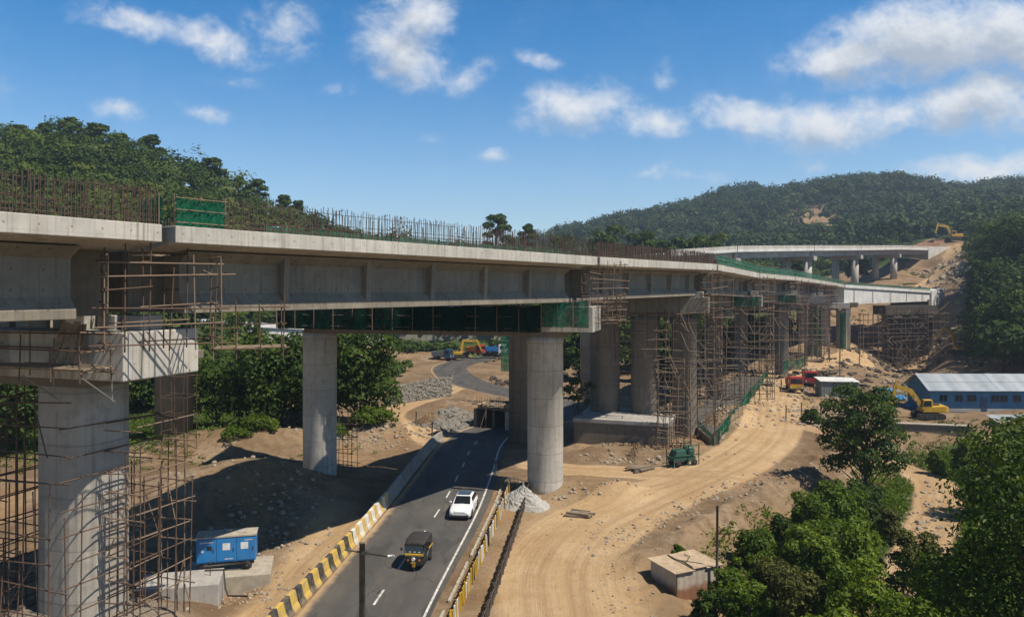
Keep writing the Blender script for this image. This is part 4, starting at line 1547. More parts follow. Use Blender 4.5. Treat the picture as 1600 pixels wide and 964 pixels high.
# approach slab under the far spans
t = empty('approach_slab', (36, 118, 0), "grey unfinished approach slab running under the far spans", 'slab')
t['kind'] = 'structure'
mb = MB()
q = [at(1074, 660, 99), at(1113, 690, 85.5), at(1197, 583, 153), at(1160, 572, 162)]
q = [Vector((p.x, p.y, 0)) for p in q]
mb.hexa([p + Vector((0, 0, -.8)) for p in q] + [p + Vector((0, 0, 1.05)) for p in q])
wpart(mb, 'slab', M['asphalt'], t, .05)
mb = MB()
for a, b in ((0, 1), (1, 2)):
    p0, p1 = q[a], q[b]
    dd = (p1 - p0).normalized()
    n_ = Vector((dd.y, -dd.x, 0))
    mb.hexa([p0 + n_ * .03 + Vector((0, 0, -.8)), p1 + n_ * .03 + Vector((0, 0, -.8)), p1 + n_ * .35 + Vector((0, 0, -.8)), p0 + n_ * .35 + Vector((0, 0, -.8)),
             p0 + n_ * .03 + Vector((0, 0, 1.35)), p1 + n_ * .03 + Vector((0, 0, 1.35)), p1 + n_ * .35 + Vector((0, 0, 1.35)), p0 + n_ * .35 + Vector((0, 0, 1.35))])
wpart(mb, 'edge_wall', M['concrete_dark'], t, .02)
dd = (q[2] - q[1]).normalized()
n_ = Vector((dd.y, -dd.x, 0))
for k, lab in enumerate(("bright green net on the approach slab's edge nearest the bamboo tower", "bright green net in the middle of the approach slab's edge", "bright green net at the far end of the approach slab's edge")):
    a, b = q[1].lerp(q[2], k / 3 + .004), q[1].lerp(q[2], (k + 1) / 3 - .004)
    net_panel('slab_net', lab, 'safety net', a + n_ * .5, b + n_ * .5, .1 if k == 0 else .6, 2.5, M['net'], 2.6, 'green nets along the approach slab', nx=30, folds=.12)
net_panel('slab_net', "dark green net covering the near end of the approach slab", 'safety net', q[0] + Vector((.4, -.7, 0)), q[1] + Vector((0, -.7, 0)), -.2, 1.9, M['net'], 2.0, nx=14)

# ------------------------------------------------------------------ scaffolds


def scaffold(label, o, ang, us, vs, zs, z0, z1, r=.03, kind='rust', kind2='rust_pale', jit=.05, drop=.05, brace=0, planks=(), group='scaffolds round the bridge piers', hollow=True, over=.35, top=None, brace_kind=None):
    """uprights at the crossings of us and vs, ledgers at heights zs; o: the local origin, ang: heading of the u axis (degrees)"""
    rd = random.Random(hash((round(o[0], 1), round(o[1], 1), len(zs))) & 0xffff)
    U = Vector((math.cos(R(ang)), math.sin(R(ang)), 0))
    V_ = Vector((-math.sin(R(ang)), math.cos(R(ang)), 0))
    O = Vector((o[0], o[1], 0))
    t = empty('scaffold', (o[0], o[1], z0), label, 'scaffold', group)
    w = lambda u, v, z: O + U * u + V_ * v + Vector((0, 0, z))
    jj = lambda s=1.0: rd.uniform(-jit, jit) * s
    nl = 0
    cnt = {}
    rest = []

    def put(name, kd, a, b, rr):
        cnt[name] = cnt.get(name, 0) + 1
        if cnt[name] <= 98:
            rod(name, kd, a, b, rr, t)
        else:
            rest.append((a, b))
    for i, u in enumerate(us):
        for j, v in enumerate(vs):
            if hollow and 0 < i < len(us) - 1 and 0 < j < len(vs) - 1:
                continue
            za = z0 if not callable(z0) else z0(u, v)
            zt = z1 + rd.uniform(-.1, .5) if top is None else z1 + top(u, v, rd)
            put('upright', kind if rd.random() < .65 else kind2, w(u + jj(), v + jj(), za), w(u + jj(), v + jj(), zt), r)
    for z in zs:
        for j, v in enumerate(vs):
            if hollow and 0 < j < len(vs) - 1:
                continue
            if rd.random() < drop:
                continue
            a0, a1 = us[0] - over * rd.random(), us[-1] + over * rd.random()
            if rd.random() < .25 and len(us) > 2:
                a1 = us[rd.randrange(1, len(us))] + .15
            put('ledger', kind2 if rd.random() < .6 else kind, w(a0, v - r * 1.5, z + jj(1.6)), w(a1, v - r * 1.5, z + jj(1.6)), r)
        for i, u in enumerate(us):
            if hollow and 0 < i < len(us) - 1:
                continue
            if rd.random() < drop:
                continue
            put('transom', kind2 if rd.random() < .6 else kind, w(u - r * 1.5, vs[0] - over * rd.random(), z + .1 + jj(1.6)), w(u - r * 1.5, vs[-1] + over * rd.random(), z + .1 + jj(1.6)), r)
    for k in range(brace):
        j = rd.choice([0, len(vs) - 1])
        i = rd.randrange(len(us) - 1)
        zi = rd.randrange(len(zs) - 1)
        z_a, z_b = zs[zi], zs[min(zi + rd.choice([1, 1, 2]), len(zs) - 1)]
        if rd.random() < .5:
            z_a, z_b = z_b, z_a
        put('brace', brace_kind or kind2, w(us[i], vs[j] - r * 3, z_a), w(us[i + 1], vs[j] - r * 3, z_b), r)
    for (u0, u1, v0, v1, z) in planks:
        n = max(2, int((v1 - v0) / .28))
        for k in range(n):
            mb = MB()
            vv = v0 + (v1 - v0) * (k + .5) / n
            c = w((u0 + u1) / 2 + jj(3), vv, z + jj(.4))
            mb.box(c, (u1 - u0, (v1 - v0) / n * .9, .05), R(ang))
            wpart(mb, 'plank', M['plank'], t)
    if rest:
        rods_mesh('tangled_tubes', M['rust'], rest, r, t)
    return t


A1 = Vector((-16.7, 33.0, 0))
AN1 = -19.0     # heading of the cap of the nearest pier
colc = c1 + L1 * 4.7
zs_col = [2.9, 4.6, 6.3, 8.0, 9.6, 11.2, 12.7]
top_fn = lambda lo: (lambda u, v, rd: rd.uniform(lo, .6))
scaffold("tube scaffold ringing the broad shaft of the nearest pier", colc, AN1, [-2.7, -2.0, -1.2, -.4, .4, 1.2, 2.2], [-2.9, -2.2, 2.4], [2.6, 3.7, 4.8, 5.9, 7.0, 8.2, 9.4, 10.6, 11.8, 12.9], gh(colc.x, colc.y) - .3, 11.6, r=.032, jit=.10, drop=.10, kind='rust', kind2='rust', brace=8, top=top_fn(-3.6))
tw = colc + Vector((3.0, -.5, 0))
scaffold("tall narrow scaffold tower against the sunlit side of the nearest pier", tw, AN1, [-.7, -.25, .25, .75, 1.15], [-1.3, -.2, .9, 1.9], [gh(tw.x, tw.y) + .3 + k * .98 for k in range(9)] + [11.6], gh(tw.x, tw.y) - .3, 10.9, r=.032, jit=.08, drop=.05, kind='rust', kind2='rust_pale', brace=6, top=top_fn(-2.5))
lf = c1 + L1 * 11.2
scaffold("shaded scaffold bay left of the nearest pier, trees seen through it", lf, AN1, [-2.9, -2.2, -1.5, -.8, -.1, .6, 1.3, 2.2], [-2.5, 0, 2.2], [2.5, 3.5, 4.5, 5.5, 6.6, 7.7, 8.8, 9.9, 11.0, 12.2], gh(lf.x, lf.y) - .5, 13.2, r=.036, kind='rust', kind2='rust', jit=.1, drop=.05)
lf2 = colc + L1 * 3.4 - W1 * 3.2
scaffold("low leaning scaffold bay in the lower left corner by the nearest pier", lf2, AN1, [-2.2, -1.4, -.6, .3, 1.1, 1.9], [-.8, .1, .9], [2.4, 3.3, 4.2, 5.1, 6.0], gh(lf2.x, lf2.y) - .3, 6.9, r=.032, kind='rust', kind2='rust', jit=.14, drop=.15, top=top_fn(-1.8))
# working platform along the cap
pf = A1 - W1 * .9
zt_ = 14.6
t_pf = scaffold("plank platform with handrails cantilevered along the nearest pier cap", pf, AN1, [-9.5, -7.2, -5.0, -3.6, -1.9, -.25], [-1.0, .55], [zt_ - .18, zt_ + .75, zt_ + 1.45], zt_ - .5, zt_ + 1.9, r=.032, kind='rust', kind2='rust_pale', planks=[(-9.6, -5.0, -.95, .5, zt_), (-4.9, -.1, -.95, .5, zt_ + .06)], drop=.1, jit=.06, hollow=True, top=top_fn(-1.1))
for s in (-.3, -3.6, -7.2):
    U = Vector((math.cos(R(AN1)), math.sin(R(AN1)), 0))
    V_ = Vector((-math.sin(R(AN1)), math.cos(R(AN1)), 0))
    p = pf + U * s
    rod('strut', 'steel_grey', p - V_ * .9 + Vector((0, 0, zt_ - .3)), p + V_ * .75 + Vector((0, 0, zt_ - 1.5)), .04, t_pf)
    rod('hanger', 'steel_grey', p + V_ * .55 + Vector((0, 0, zt_ + .3)), p + V_ * .6 + Vector((0, 0, zt_ - 1.45)), .035, t_pf)
# joint scaffold in front of the gap between the first two spans
js = A1 + Vector((1.0, -.55, 0))
scaffold("rusty scaffold frame hung over the deck joint above the nearest pier cap", js, 33, [-1.3, -.5, .3, 1.2, 2.1, 3.2], [-.1, .8, 1.6], [15.7, 16.5, 17.2, 17.9, 18.6, 19.2], 15.3, 19.6, r=.034, kind='rust', kind2='rust_pale', jit=.10, drop=.12, over=.9, brace=1, planks=[(-.2, 1.0, .2, 1.0, 19.42)], top=top_fn(-1.0))
sp = Vector((-13.7, 37.9, 0))
scaffold("small plank platform cantilevered off the sunlit end of the nearest pier cap", sp, 20, [-.9, .1, 1.2, 2.3], [-.6, .9], [15.0, 16.1, 17.0], 14.5, 17.2, r=.032, kind='rust', kind2='rust_pale', planks=[(-.9, 2.4, -.5, .8, 15.08)], jit=.06, drop=.1, over=.5)
loose = empty('leaning_boards', A1 + Vector((-2.2, -1.0, 14.7)), "weathered boards leaning against the girder on the plank platform", 'boards')
for k in range(4):
    mb = MB()
    p = A1 + L1 * (2.0 + .42 * k) - W1 * .35 + Vector((0, 0, 15.5 + .1 * (k % 2)))
    mb.box(p, (.32, .05, 1.9), -R(19), Matrix.Rotation(-R(19) + .1 * k, 4, 'Z') @ Matrix.Rotation(R(-14), 4, 'X') @ Matrix.Rotation(R(6 * (k - 1)), 4, 'Y'))
    wpart(mb, 'board', M['plank'], loose)

# the others
def sc(label, px, d, ang, us, vs, n, z0, z1, **kw):
    p = at(px, 0, d)
    kw.setdefault('r', .045)
    kw.setdefault('jit', .14)
    kw.setdefault('kind', 'rust')
    kw.setdefault('kind2', 'bamboo')
    zs = [z0 + .4 + (z1 - z0 - .6) * k / (n - 1) for k in range(n)]
    return scaffold(label, (p.x, p.y), ang, us, vs, zs, z0, z1, **kw)


sc("scaffold cage around the girder joint at the netted pier cap", 944, 66.5, 33, [-1.8, -1.0, -.2, .6, 1.3, 2.0], [-.6, .1, .8], 9, 14.6, 20.0, r=.032, kind='rust', kind2='rust_pale', drop=.1)
sc("bamboo frame between the footing's columns and the cap above them", 1008, 88.5, -15, [-3.4, -2.2, -1.0, .2, 1.4, 2.6], [-.8, .8], 6, 9.5, 15.2, r=.045, drop=.2, jit=.2)
sc("bamboo poles around the column beside the approach slab", 1108, 111, -15, [-2.2, -1.2, -.2, .8, 1.8], [-1.9, 0, 1.9], 12, 1.0, 15.0, r=.05, jit=.2, brace=8)
sc("small square scaffold cage hanging off the netted cap's sunlit end", 958, 66.0, 10, [-.6, .1, .8], [-.5, .6], 4, 15.2, 17.6, r=.032, kind='rust', kind2='rust_pale', planks=[(-.8, 1.0, -.5, .6, 15.25)])
sc("leaning bamboo tower rising in front of the three column pier", 1052, 84.5, -12, [-1.7, -1.0, -.3, .4, 1.1, 1.8], [-1.0, 0, .9], 14, -.2, 10.5, brace=16, jit=.22, drop=.1, over=.6, top=top_fn(-3))
sc("bamboo scaffold wrapping the near column of the three column pier", 1078, 91.5, -15, [-2.8, -1.9, -1.0, -.1, .8, 1.8, 2.9], [-1.7, -1.1, 1.8], 14, .5, 15.2, brace=10, jit=.18, drop=.12)
sc("scaffold cage around the cap end and girder joint past the footing", 1120, 90.5, 33, [-1.6, -.4, .8, 1.9], [-.8, .9], 7, 14.3, 19.8, kind='rust', kind2='rust_pale', r=.04, drop=.08)
sc("tall braced bamboo tower with crossing diagonals above the approach slab", 1166, 117, -12, [-4.0, -3.0, -2.0, -1.0, 0, 1.0, 2.0, 3.0, 3.8], [-1.6, 0, 1.6], 15, 1.1, 15.0, brace=34, jit=.25, drop=.14, r=.055)
sc("thin scaffold poles standing along the approach slab's netted edge", 1140, 98, 60, [-4.5, -2.6, -.8, 1.2, 3.0], [-.8, .8], 6, 0, 6.5, jit=.15, drop=.25, r=.035, kind='rust')
sc("scaffold cage at the cap end above the braced tower", 1193, 118, 30, [-1.6, -.2, 1.2], [-1.0, 1.0], 6, 14.5, 19.5, r=.05, kind='rust', kind2='rust_pale')
sc("bamboo scaffold around the column left of the red truck", 1226, 147.5, -15, [-4.6, -3.4, -2.2, -1.0, .2, 1.4, 2.6, 3.8], [-2.2, 0, 2.2], 12, 2.0, 15.0, r=.06, brace=16, jit=.25, drop=.15)
sc("scaffold cage on the cap above the netted column foot", 1247, 148, 30, [-1.6, 0, 1.6], [-1.0, 1.0], 6, 14.4, 19.2, r=.06, kind='rust', kind2='rust_pale')
sc("bamboo scaffold beside the tall light green net", 1277, 169, -15, [-3.4, -2.3, -1.2, 0, 1.2, 2.4], [-2, 0, 2], 12, 2.0, 14.5, r=.065, brace=10, jit=.25, drop=.15)
sc("scaffold cage at the last shaded girder joint", 1293, 172, 30, [-1.8, 0, 1.8], [-1.0, 1.0], 5, 14.0, 18.6, r=.065, kind='rust', kind2='rust_pale')
sc("dense tangled scaffold filling the wide dark pier's bay", 1415, 207.5, 12, [-7.0, -5.6, -4.2, -2.8, -1.4, 0, 1.4, 2.8, 4.2, 5.4], [-1.8, 0, 1.4], 15, -4.6, 12.4, r=.08, brace=70, jit=.4, drop=.1, brace_kind='bamboo', kind='rust', kind2='rust')
sc("open scaffold frame left of the wide dark pier", 1368, 206, 4, [-4.0, -2.6, -1.2, .2, 1.4, 2.6], [-1.2, .1, 1.4], 10, -3.6, 11.0, r=.07, kind='rust', kind2='bamboo', jit=.2)
sc("light scaffold frame against the earth slope beside the wide dark pier", 1464, 206, 4, [-1.8, .4, 2.6], [-1.0, 1.0], 7, -3, 11.5, r=.055, kind='rust_pale', kind2='rust_pale', jit=.15)
sc("slender scaffold left standing beside the far road column", 541, 77, -10, [-1.1, -.1, .9], [-.7, .7], 5, 0, 5.6, r=.035, kind='rust', kind2='rust')
sc("rusty scaffold frame beside the shaded column behind the nearest pier", 297, 80, -10, [-2.6, -1.2, .3], [-1.0, .8], 5, .4, 9.0, r=.035, kind='rust', kind2='rust')

# ------------------------------------------------------------------ the upper viaduct, far back
UB = [Vector(p) for p in [(38, 186, 26.3), (60.5, 206, 28.4), (93, 236, 30.2), (121, 266, 31.8), (150, 297, 33.6), (183, 338, 35.4)]]
for i, lab in enumerate(("upper viaduct span half hidden behind the trees beyond the main deck", "upper viaduct span nearest to the tree tops", "upper viaduct span in its middle stretch",
                         "upper viaduct span with two columns standing in full sun", "upper viaduct span running into the white retaining wall")):
    a, b = UB[i], UB[i + 1]
    d, nn, L = frame_of(a, b)
    t = empty('viaduct_span', a, lab, 'bridge span', 'spans of the upper viaduct')
    e = (b - a).normalized()
    mb = MB()
    q = []
    for p in (a + e * .2, b - e * .2):
        q += [p, p - nn * 11, p - nn * 11 - Vector((0, 0, .8)), p - Vector((0, 0, .8))]
    mb.add(q, [(0, 1, 2, 3), (7, 6, 5, 4), (0, 4, 5, 1), (1, 5, 6, 2), (2, 6, 7, 3), (3, 7, 4, 0)])
    wpart(mb, 'deck_slab', M['concrete_white'], t, .05)
    mb = MB()
    q = []
    for p in (a + e * .9, b - e * .9):
        q += [p - nn * 1.2 - Vector((0, 0, .8)), p - nn * 9.8 - Vector((0, 0, .8)), p - nn * 9.8 - Vector((0, 0, 2.5)), p - nn * 1.2 - Vector((0, 0, 2.5))]
    mb.add(q, [(0, 1, 2, 3), (7, 6, 5, 4), (0, 4, 5, 1), (1, 5, 6, 2), (2, 6, 7, 3), (3, 7, 4, 0)])
    wpart(mb, 'girder', M['concrete'], t)
    mb = MB()
    q = []
    for p in (a + e * .2, b - e * .2):
        z = Vector((0, 0, .9))
        q += [p - nn * .02, p - nn * .28, p - nn * .28 + z, p - nn * .02 + z]
    mb.add(q, [(0, 1, 2, 3), (7, 6, 5, 4), (0, 4, 5, 1), (1, 5, 6, 2), (2, 6, 7, 3), (3, 7, 4, 0)])
    wpart(mb, 'parapet', M['concrete_pale'], t)
    for s in np.linspace(.05, .95, max(3, int(L / 4))):
        p = a.lerp(b, s) - nn * .15
        rod('railing_post', 'steel_grey', p + Vector((0, 0, .9)), p + Vector((0, 0, 1.5)), .06, t)
    if i == 0:
        continue
    t2 = empty('bridge_pier', (a.x, a.y, 0), ("upper viaduct pier hidden to its shoulders by the main deck", "upper viaduct pier with a pale column behind the green edge net",
                                             "upper viaduct pier with its sunlit column left of the dirt ramp", "upper viaduct pier close to the white retaining wall")[i - 1], 'bridge pier', 'piers of the upper viaduct')
    mb = MB()
    c = a - nn * 5.5
    mb.box((c.x, c.y, a.z - 3.1), (2.4, 11.5, 1.3), math.atan2(d.y, d.x))
    wpart(mb, 'pier_cap', M['concrete'], t2, .05)
    for s in (2.2, 8.8):
        c = a - nn * s
        g = gh(c.x, c.y) - .6
        mb = MB()
        mb.lathe([(1.25, g), (1.25, a.z - 3.7)], (c.x, c.y, 0), 20)
        wpart(mb, 'column', M['concrete_pale'], t2)
a = UB[5]
d, nn, L = frame_of(UB[4], UB[5])
t = empty('retaining_wall', (a.x, a.y, gh(a.x, a.y)), "white retaining wall below the red earth mound on the hill", 'retaining wall')
e = Vector((math.cos(R(18)), math.sin(R(18)), 0))
mb = MB()
b0 = a + e * .3 + nn * 0
b1 = a + e * 21
V_ = Vector((0, 0, 1))
mb.hexa([Vector((b0.x, b0.y, 24)), Vector((b1.x, b1.y, 31)), Vector((b1.x - 1, b1.y + 3, 31)), Vector((b0.x - 1, b0.y + 3, 24)),
         Vector((b0.x, b0.y, 36.2)), Vector((b1.x, b1.y, 36.4)), Vector((b1.x - 1, b1.y + 3, 36.4)), Vector((b0.x - 1, b0.y + 3, 36.2))])
wpart(mb, 'wall_face', M['concrete_white'], t, .05)
mb = MB()
back = b0 - nn * 11
mb.hexa([Vector((b0.x, b0.y + .1, 24)), Vector((b0.x + .6, b0.y + .4, 24)), Vector((back.x + .6, back.y, 24)), Vector((back.x, back.y, 24)),
         Vector((b0.x, b0.y + .1, 33.4)), Vector((b0.x + .6, b0.y + .4, 33.4)), Vector((back.x + .6, back.y, 33.4)), Vector((back.x, back.y, 33.4))])
wpart(mb, 'bridge_seat', M['concrete'], t, .02)

# the far low deck, seen past the nearest cap
t = empty('far_ramp', at(330, 560, 138), "pale far ramp deck seen between the nearest pier cap and the big tree", 'ramp')
a, b = at(215, 492, 134), at(640, 519, 215)
d = Vector((b.x - a.x, b.y - a.y, 0)).normalized()
n_ = Vector((d.y, -d.x, 0))
mb = MB()
up = lambda p, z: Vector((p.x, p.y, p.z + z))
mb.hexa([up(a, -1.0), up(b, -1.0), up(b, -1.0) - n_ * 8, up(a, -1.0) - n_ * 8, a, b, b - n_ * 8, a - n_ * 8])
wpart(mb, 'deck_slab', M['concrete_white'], t, .04)
mb = MB()
a2, b2 = a - n_ * .5, b - n_ * .5
mb.hexa([up(a2, -4.0), up(b2, -3.4), up(b2, -3.4) - n_ * 7, up(a2, -4.0) - n_ * 7, up(a2, -1.0), up(b2, -1.0), up(b2, -1.0) - n_ * 7, up(a2, -1.0) - n_ * 7])
wpart(mb, 'girder', M['concrete_white'], t)
for s in (.14, .5, .85):
    p = a.lerp(b, s)
    mb = MB()
    mb.box(p + Vector((0, 0, -1.7)) + n_ * .1 - n_ * .5, (.5, .4, 2.2), math.atan2(d.y, d.x))
    wpart(mb, 'bracket', M['concrete_dark'], t)
for s in (.02, .45, .9):
    p = a.lerp(b, s) - n_ * 4
    mb = MB()
    g = gh(p.x, p.y) - .5
    mb.lathe([(1.1, g), (1.1, p.z - 3.3)], (p.x, p.y, 0), 16)
    wpart(mb, 'column', M['concrete'], t)
t = empty('retaining_wall', at(700, 555, 205), "long grey retaining wall closing the valley under the deck", 'retaining wall')
mb = MB()
p0, p1 = at(560, 557, 205), at(815, 557, 209)
mb.hexa([Vector((p0.x, p0.y, -1)), Vector((p1.x, p1.y, -1)), Vector((p1.x, p1.y + 4, -1)), Vector((p0.x, p0.y + 4, -1)),
         Vector((p0.x, p0.y + 2.4, 5.8)), Vector((p1.x, p1.y + 2.4, 5.0)), Vector((p1.x, p1.y + 4, 5.0)), Vector((p0.x, p0.y + 4, 5.8))])
wpart(mb, 'wall_face', M['concrete_dirty'], t, .05)

# ------------------------------------------------------------------ beside the road


def m_stripes(name, a, b, period, wear, slant=0.0):
    m, T = new_mat(name)
    tc = T.n('ShaderNodeTexCoord').outputs['Object']
    x, y, z = T.xyz(tc)
    q = T.math('ADD', y, T.math('MULTIPLY', z, slant))
    fr = T.math('FRACT', T.math('DIVIDE', T.math('ADD', q, 20 * period), period))
    P = pos(T)
    n1 = T.noise(P, 1.6, 6, .68)
    n2 = T.noise(P, 7, 4, .6)
    col = T.mix(T.step(fr, .485, .515), a, b)
    col = T.mix(T.math('MULTIPLY', T.step(n1, .46, .7), wear), col, (.27, .22, .16))
    col = T.mix(T.math('MULTIPLY', T.step(n2, .56, .72), wear * .8), col, (.12, .10, .08))
    low = T.math('SUBTRACT', 1.0, T.step(z, .05, .45))
    col = T.mix(T.math('MULTIPLY', low, .45), col, (.30, .22, .14))
    finish(T, col, .75, n2, .25, .02, spec=.3)
    return m


M['stripes'] = m_stripes("black_yellow_stripes", (.045, .044, .042), (.56, .37, .07), 1.7, .6, .25)
M['stripes_white'] = m_stripes("worn_white_yellow", (.66, .63, .56), (.55, .38, .12), 1.7, .75, .25)
M['barrier_bare'] = m_concrete("barrier_concrete", (.36, .33, .29), streak=.5, rust=.45, patch=.5)


def jersey_mesh(L, mat, nm):
    prof = [(-.34, 0), (-.34, .12), (-.19, .42), (-.11, 1.12), (.11, 1.12), (.19, .42), (.34, .12), (.34, 0)]
    mb = MB()
    n = len(prof)
    vs = [(x, y, z) for y in (-L / 2, L / 2) for x, z in prof]
    mb.add(vs, [tuple(range(n)), tuple(range(n, 2 * n))[::-1]] + [(k, n + k, n + (k + 1) % n, (k + 1) % n) for k in range(n)])
    o = mb.build(nm, mat, None, .03)
    return o


BL = 3.4
bpts = resample([(-13.2, 32), (-12.55, 40), (-11.3, 52), (-10.55, 61.5), (-10.0, 72), (-9.4, 82), (-8.75, 89), (-7.6, 93)], .4)
bx = [p[0] for p in bpts]
by = [p[1] for p in bpts]
brun = np.concatenate([[0], np.cumsum(np.hypot(np.diff(bx), np.diff(by)))])
protos = {}
s = 1.2
k = 0
while s + BL < brun[-1]:
    x0, y0 = np.interp(s, brun, bx), np.interp(s, brun, by)
    x1, y1 = np.interp(s + BL - .06, brun, bx), np.interp(s + BL - .06, brun, by)
    kind = 'stripes' if y1 < 53.6 else ('stripes_white' if y1 < 65 else 'barrier_bare')
    if kind not in protos:
        o = jersey_mesh(BL - .06, M[kind], 'jersey_barrier')
        protos[kind] = o
    else:
        o = protos[kind].copy()
        COL.objects.link(o)
    o.location = ((x0 + x1) / 2 + rnd.uniform(-.04, .04), (y0 + y1) / 2, gh((x0 + x1) / 2, (y0 + y1) / 2) * .0 + 0.0)
    o.rotation_euler = (0, 0, -math.atan2(x1 - x0, y1 - y0) + rnd.uniform(-.012, .012))
    lab = {'stripes': "black and yellow striped concrete barrier block along the road's edge",
           'stripes_white': "worn white barrier block with yellow smears along the road's edge",
           'barrier_bare': "bare stained grey barrier block along the shaded stretch of road"}[kind]
    grp = {'stripes': 'striped barrier blocks', 'stripes_white': 'worn white barrier blocks', 'barrier_bare': 'bare barrier blocks'}[kind]
    tag(o, lab, 'barrier', grp)
    s += BL
    k += 1

# kerb stones, yellow guard boards and a low dark fence on the road's right
kerb = resample([(-6.0, 28), (-4.35, 40), (-2.95, 52), (-1.75, 63), (-1.1, 70.5)], .4)
kx = [p[0] for p in kerb]
ky = [p[1] for p in kerb]
krun = np.concatenate([[0], np.cumsum(np.hypot(np.diff(kx), np.diff(ky)))])


def along(s, off):
    x, y = np.interp(s, krun, kx), np.interp(s, krun, ky)
    x2, y2 = np.interp(s + .3, krun, kx), np.interp(s + .3, krun, ky)
    x1, y1 = np.interp(s - .3, krun, kx), np.interp(s - .3, krun, ky)
    t = Vector((x2 - x1, y2 - y1, 0)).normalized()
    return Vector((x, y, 0)) + Vector((t.y, -t.x, 0)) * off, math.atan2(t.y, t.x)


s = 1.5
kp = None
while s < krun[-1] - 1.2:
    p, a = along(s, .25)
    if kp is None:
        mb = MB()
        mb.box((0, 0, .06), (1.22, .17, .26))
        kp = mb.build('kerb_stone', M['dusty_top'], None, .02)
        o = kp
    else:
        o = kp.copy()
        COL.objects.link(o)
    o.location = (p.x, p.y, -.03 + rnd.uniform(-.02, .02))
    o.rotation_euler = (rnd.uniform(-.03, .03), rnd.uniform(-.02, .02), a + rnd.uniform(-.03, .03))
    tag(o, "dusty pale kerb stone between the road and the yellow guard boards", 'kerb', 'kerb stones')
    s += 1.27 if rnd.random() < .9 else 2.5

PAINTS = ['yellow', 'yellow', 'yellow', 'white', 'yellow', 'black', 'white']
s = 1.0
while s < krun[-1] - 3.0:
    p, a = along(s + 1.5, 1.05)
    t = empty('guard_fence', (p.x, p.y, 0), "yellow and white painted board fence panel beside the road's right edge", 'guard fence', 'yellow guard fence panels', a)
    mb = MB()
    mb.box((0, .02, .50), (2.9, .05, .70))
    mb.build('back_rail', M['steel_dark'], t)
    q = -1.38
    j = 0
    while q < 1.4:
        mb = MB()
        w = rnd.uniform(.17, .24)
        h = 1.08 + rnd.uniform(-.14, .10)
        mb.box((q, -.055 + rnd.uniform(-.01, .01), h / 2 - .05), (w, .06, h), 0, Matrix.Rotation(rnd.uniform(-.05, .05), 4, 'Y') @ Matrix.Rotation(rnd.uniform(-.06, .03), 4, 'X'))
        mb.build('board', M[rnd.choice(PAINTS)], t)
        q += w + rnd.uniform(.10, .22)
        j += 1
    s += 3.1

s = 1.0
while s < krun[-1] + 0.0:
    p, a = along(min(s + 1.5, krun[-1]), 2.75)
    t = empty('low_fence', (p.x, p.y, gh(p.x, p.y)), "low dark sheet fence panel between the dirt strip and the sandy track", 'fence', 'low dark fence panels', a)
    mb = MB()
    n = 24
    for i in range(n):
        x0, x1 = -1.5 + 3.0 * i / n, -1.5 + 3.0 * (i + 1) / n
        y0, y1 = .03 * math.sin(i * 2.1), .03 * math.sin((i + 1) * 2.1)
        z0, z1 = .9 + .05 * math.sin(i * .7 + s), .9 + .05 * math.sin((i + 1) * .7 + s)
        mb.hexa([(x0, y0 - .012, -.1), (x1, y1 - .012, -.1), (x1, y1 + .012, -.1), (x0, y0 + .012, -.1), (x0, y0 - .012, z0), (x1, y1 - .012, z1), (x1, y1 + .012, z1), (x0, y0 + .012, z0)])
    mb.build('sheet', M['steel_dark'], t)
    for q in (-1.4, 0, 1.4):
        mb = MB()
        mb.tube([(q, -.06, -.2), (q + rnd.uniform(-.04, .04), -.06 + rnd.uniform(-.06, .06), 1.12)], .035, 6)
        mb.build('post', M['wood_pole'], t)
    mb = MB()
    mb.tube([(-1.5, -.10, .96), (1.5, -.10, .94)], .03, 6)
    mb.build('top_rail', M['rust'], t)
    s += 3.05

# ------------------------------------------------------------------ vehicles


def ring_loft(mb, rings, smooth=True, close=True):
    """rings: lists of points of equal length, joined in order"""
    n = len(rings[0])
    vs = [p for r in rings for p in r]
    fs = []
    for i in range(len(rings) - 1):
        for k in range(n):
            k2 = (k + 1) % n
            fs.append((i * n + k, i * n + k2, (i + 1) * n + k2, (i + 1) * n + k))
    b = len(mb.v)
    mb.add(vs, fs, smooth)
    if close:
        mb.f += [tuple(b + k for k in range(n))[::-1], tuple(b + (len(rings) - 1) * n + k for k in range(n))]
        mb.smooth += [False, False]


def wheel(parent, c, r, w, axis=(1, 0, 0), rim='steel_grey'):
    mb = MB()
    mb.disc_wheel((0, 0, 0), r, w, axis)
    o = mb.build('wheel', M['rubber'], parent)
    o.location = c
    mb = MB()
    a = Vector(axis)
    mb.tube([a * (-w * .46), a * (w * .46)], r * .60, 14)
    mb.tube([a * (-w * .53), a * (w * .53)], r * .18, 8)
    mb.build('rim', M[rim], o)
    return o


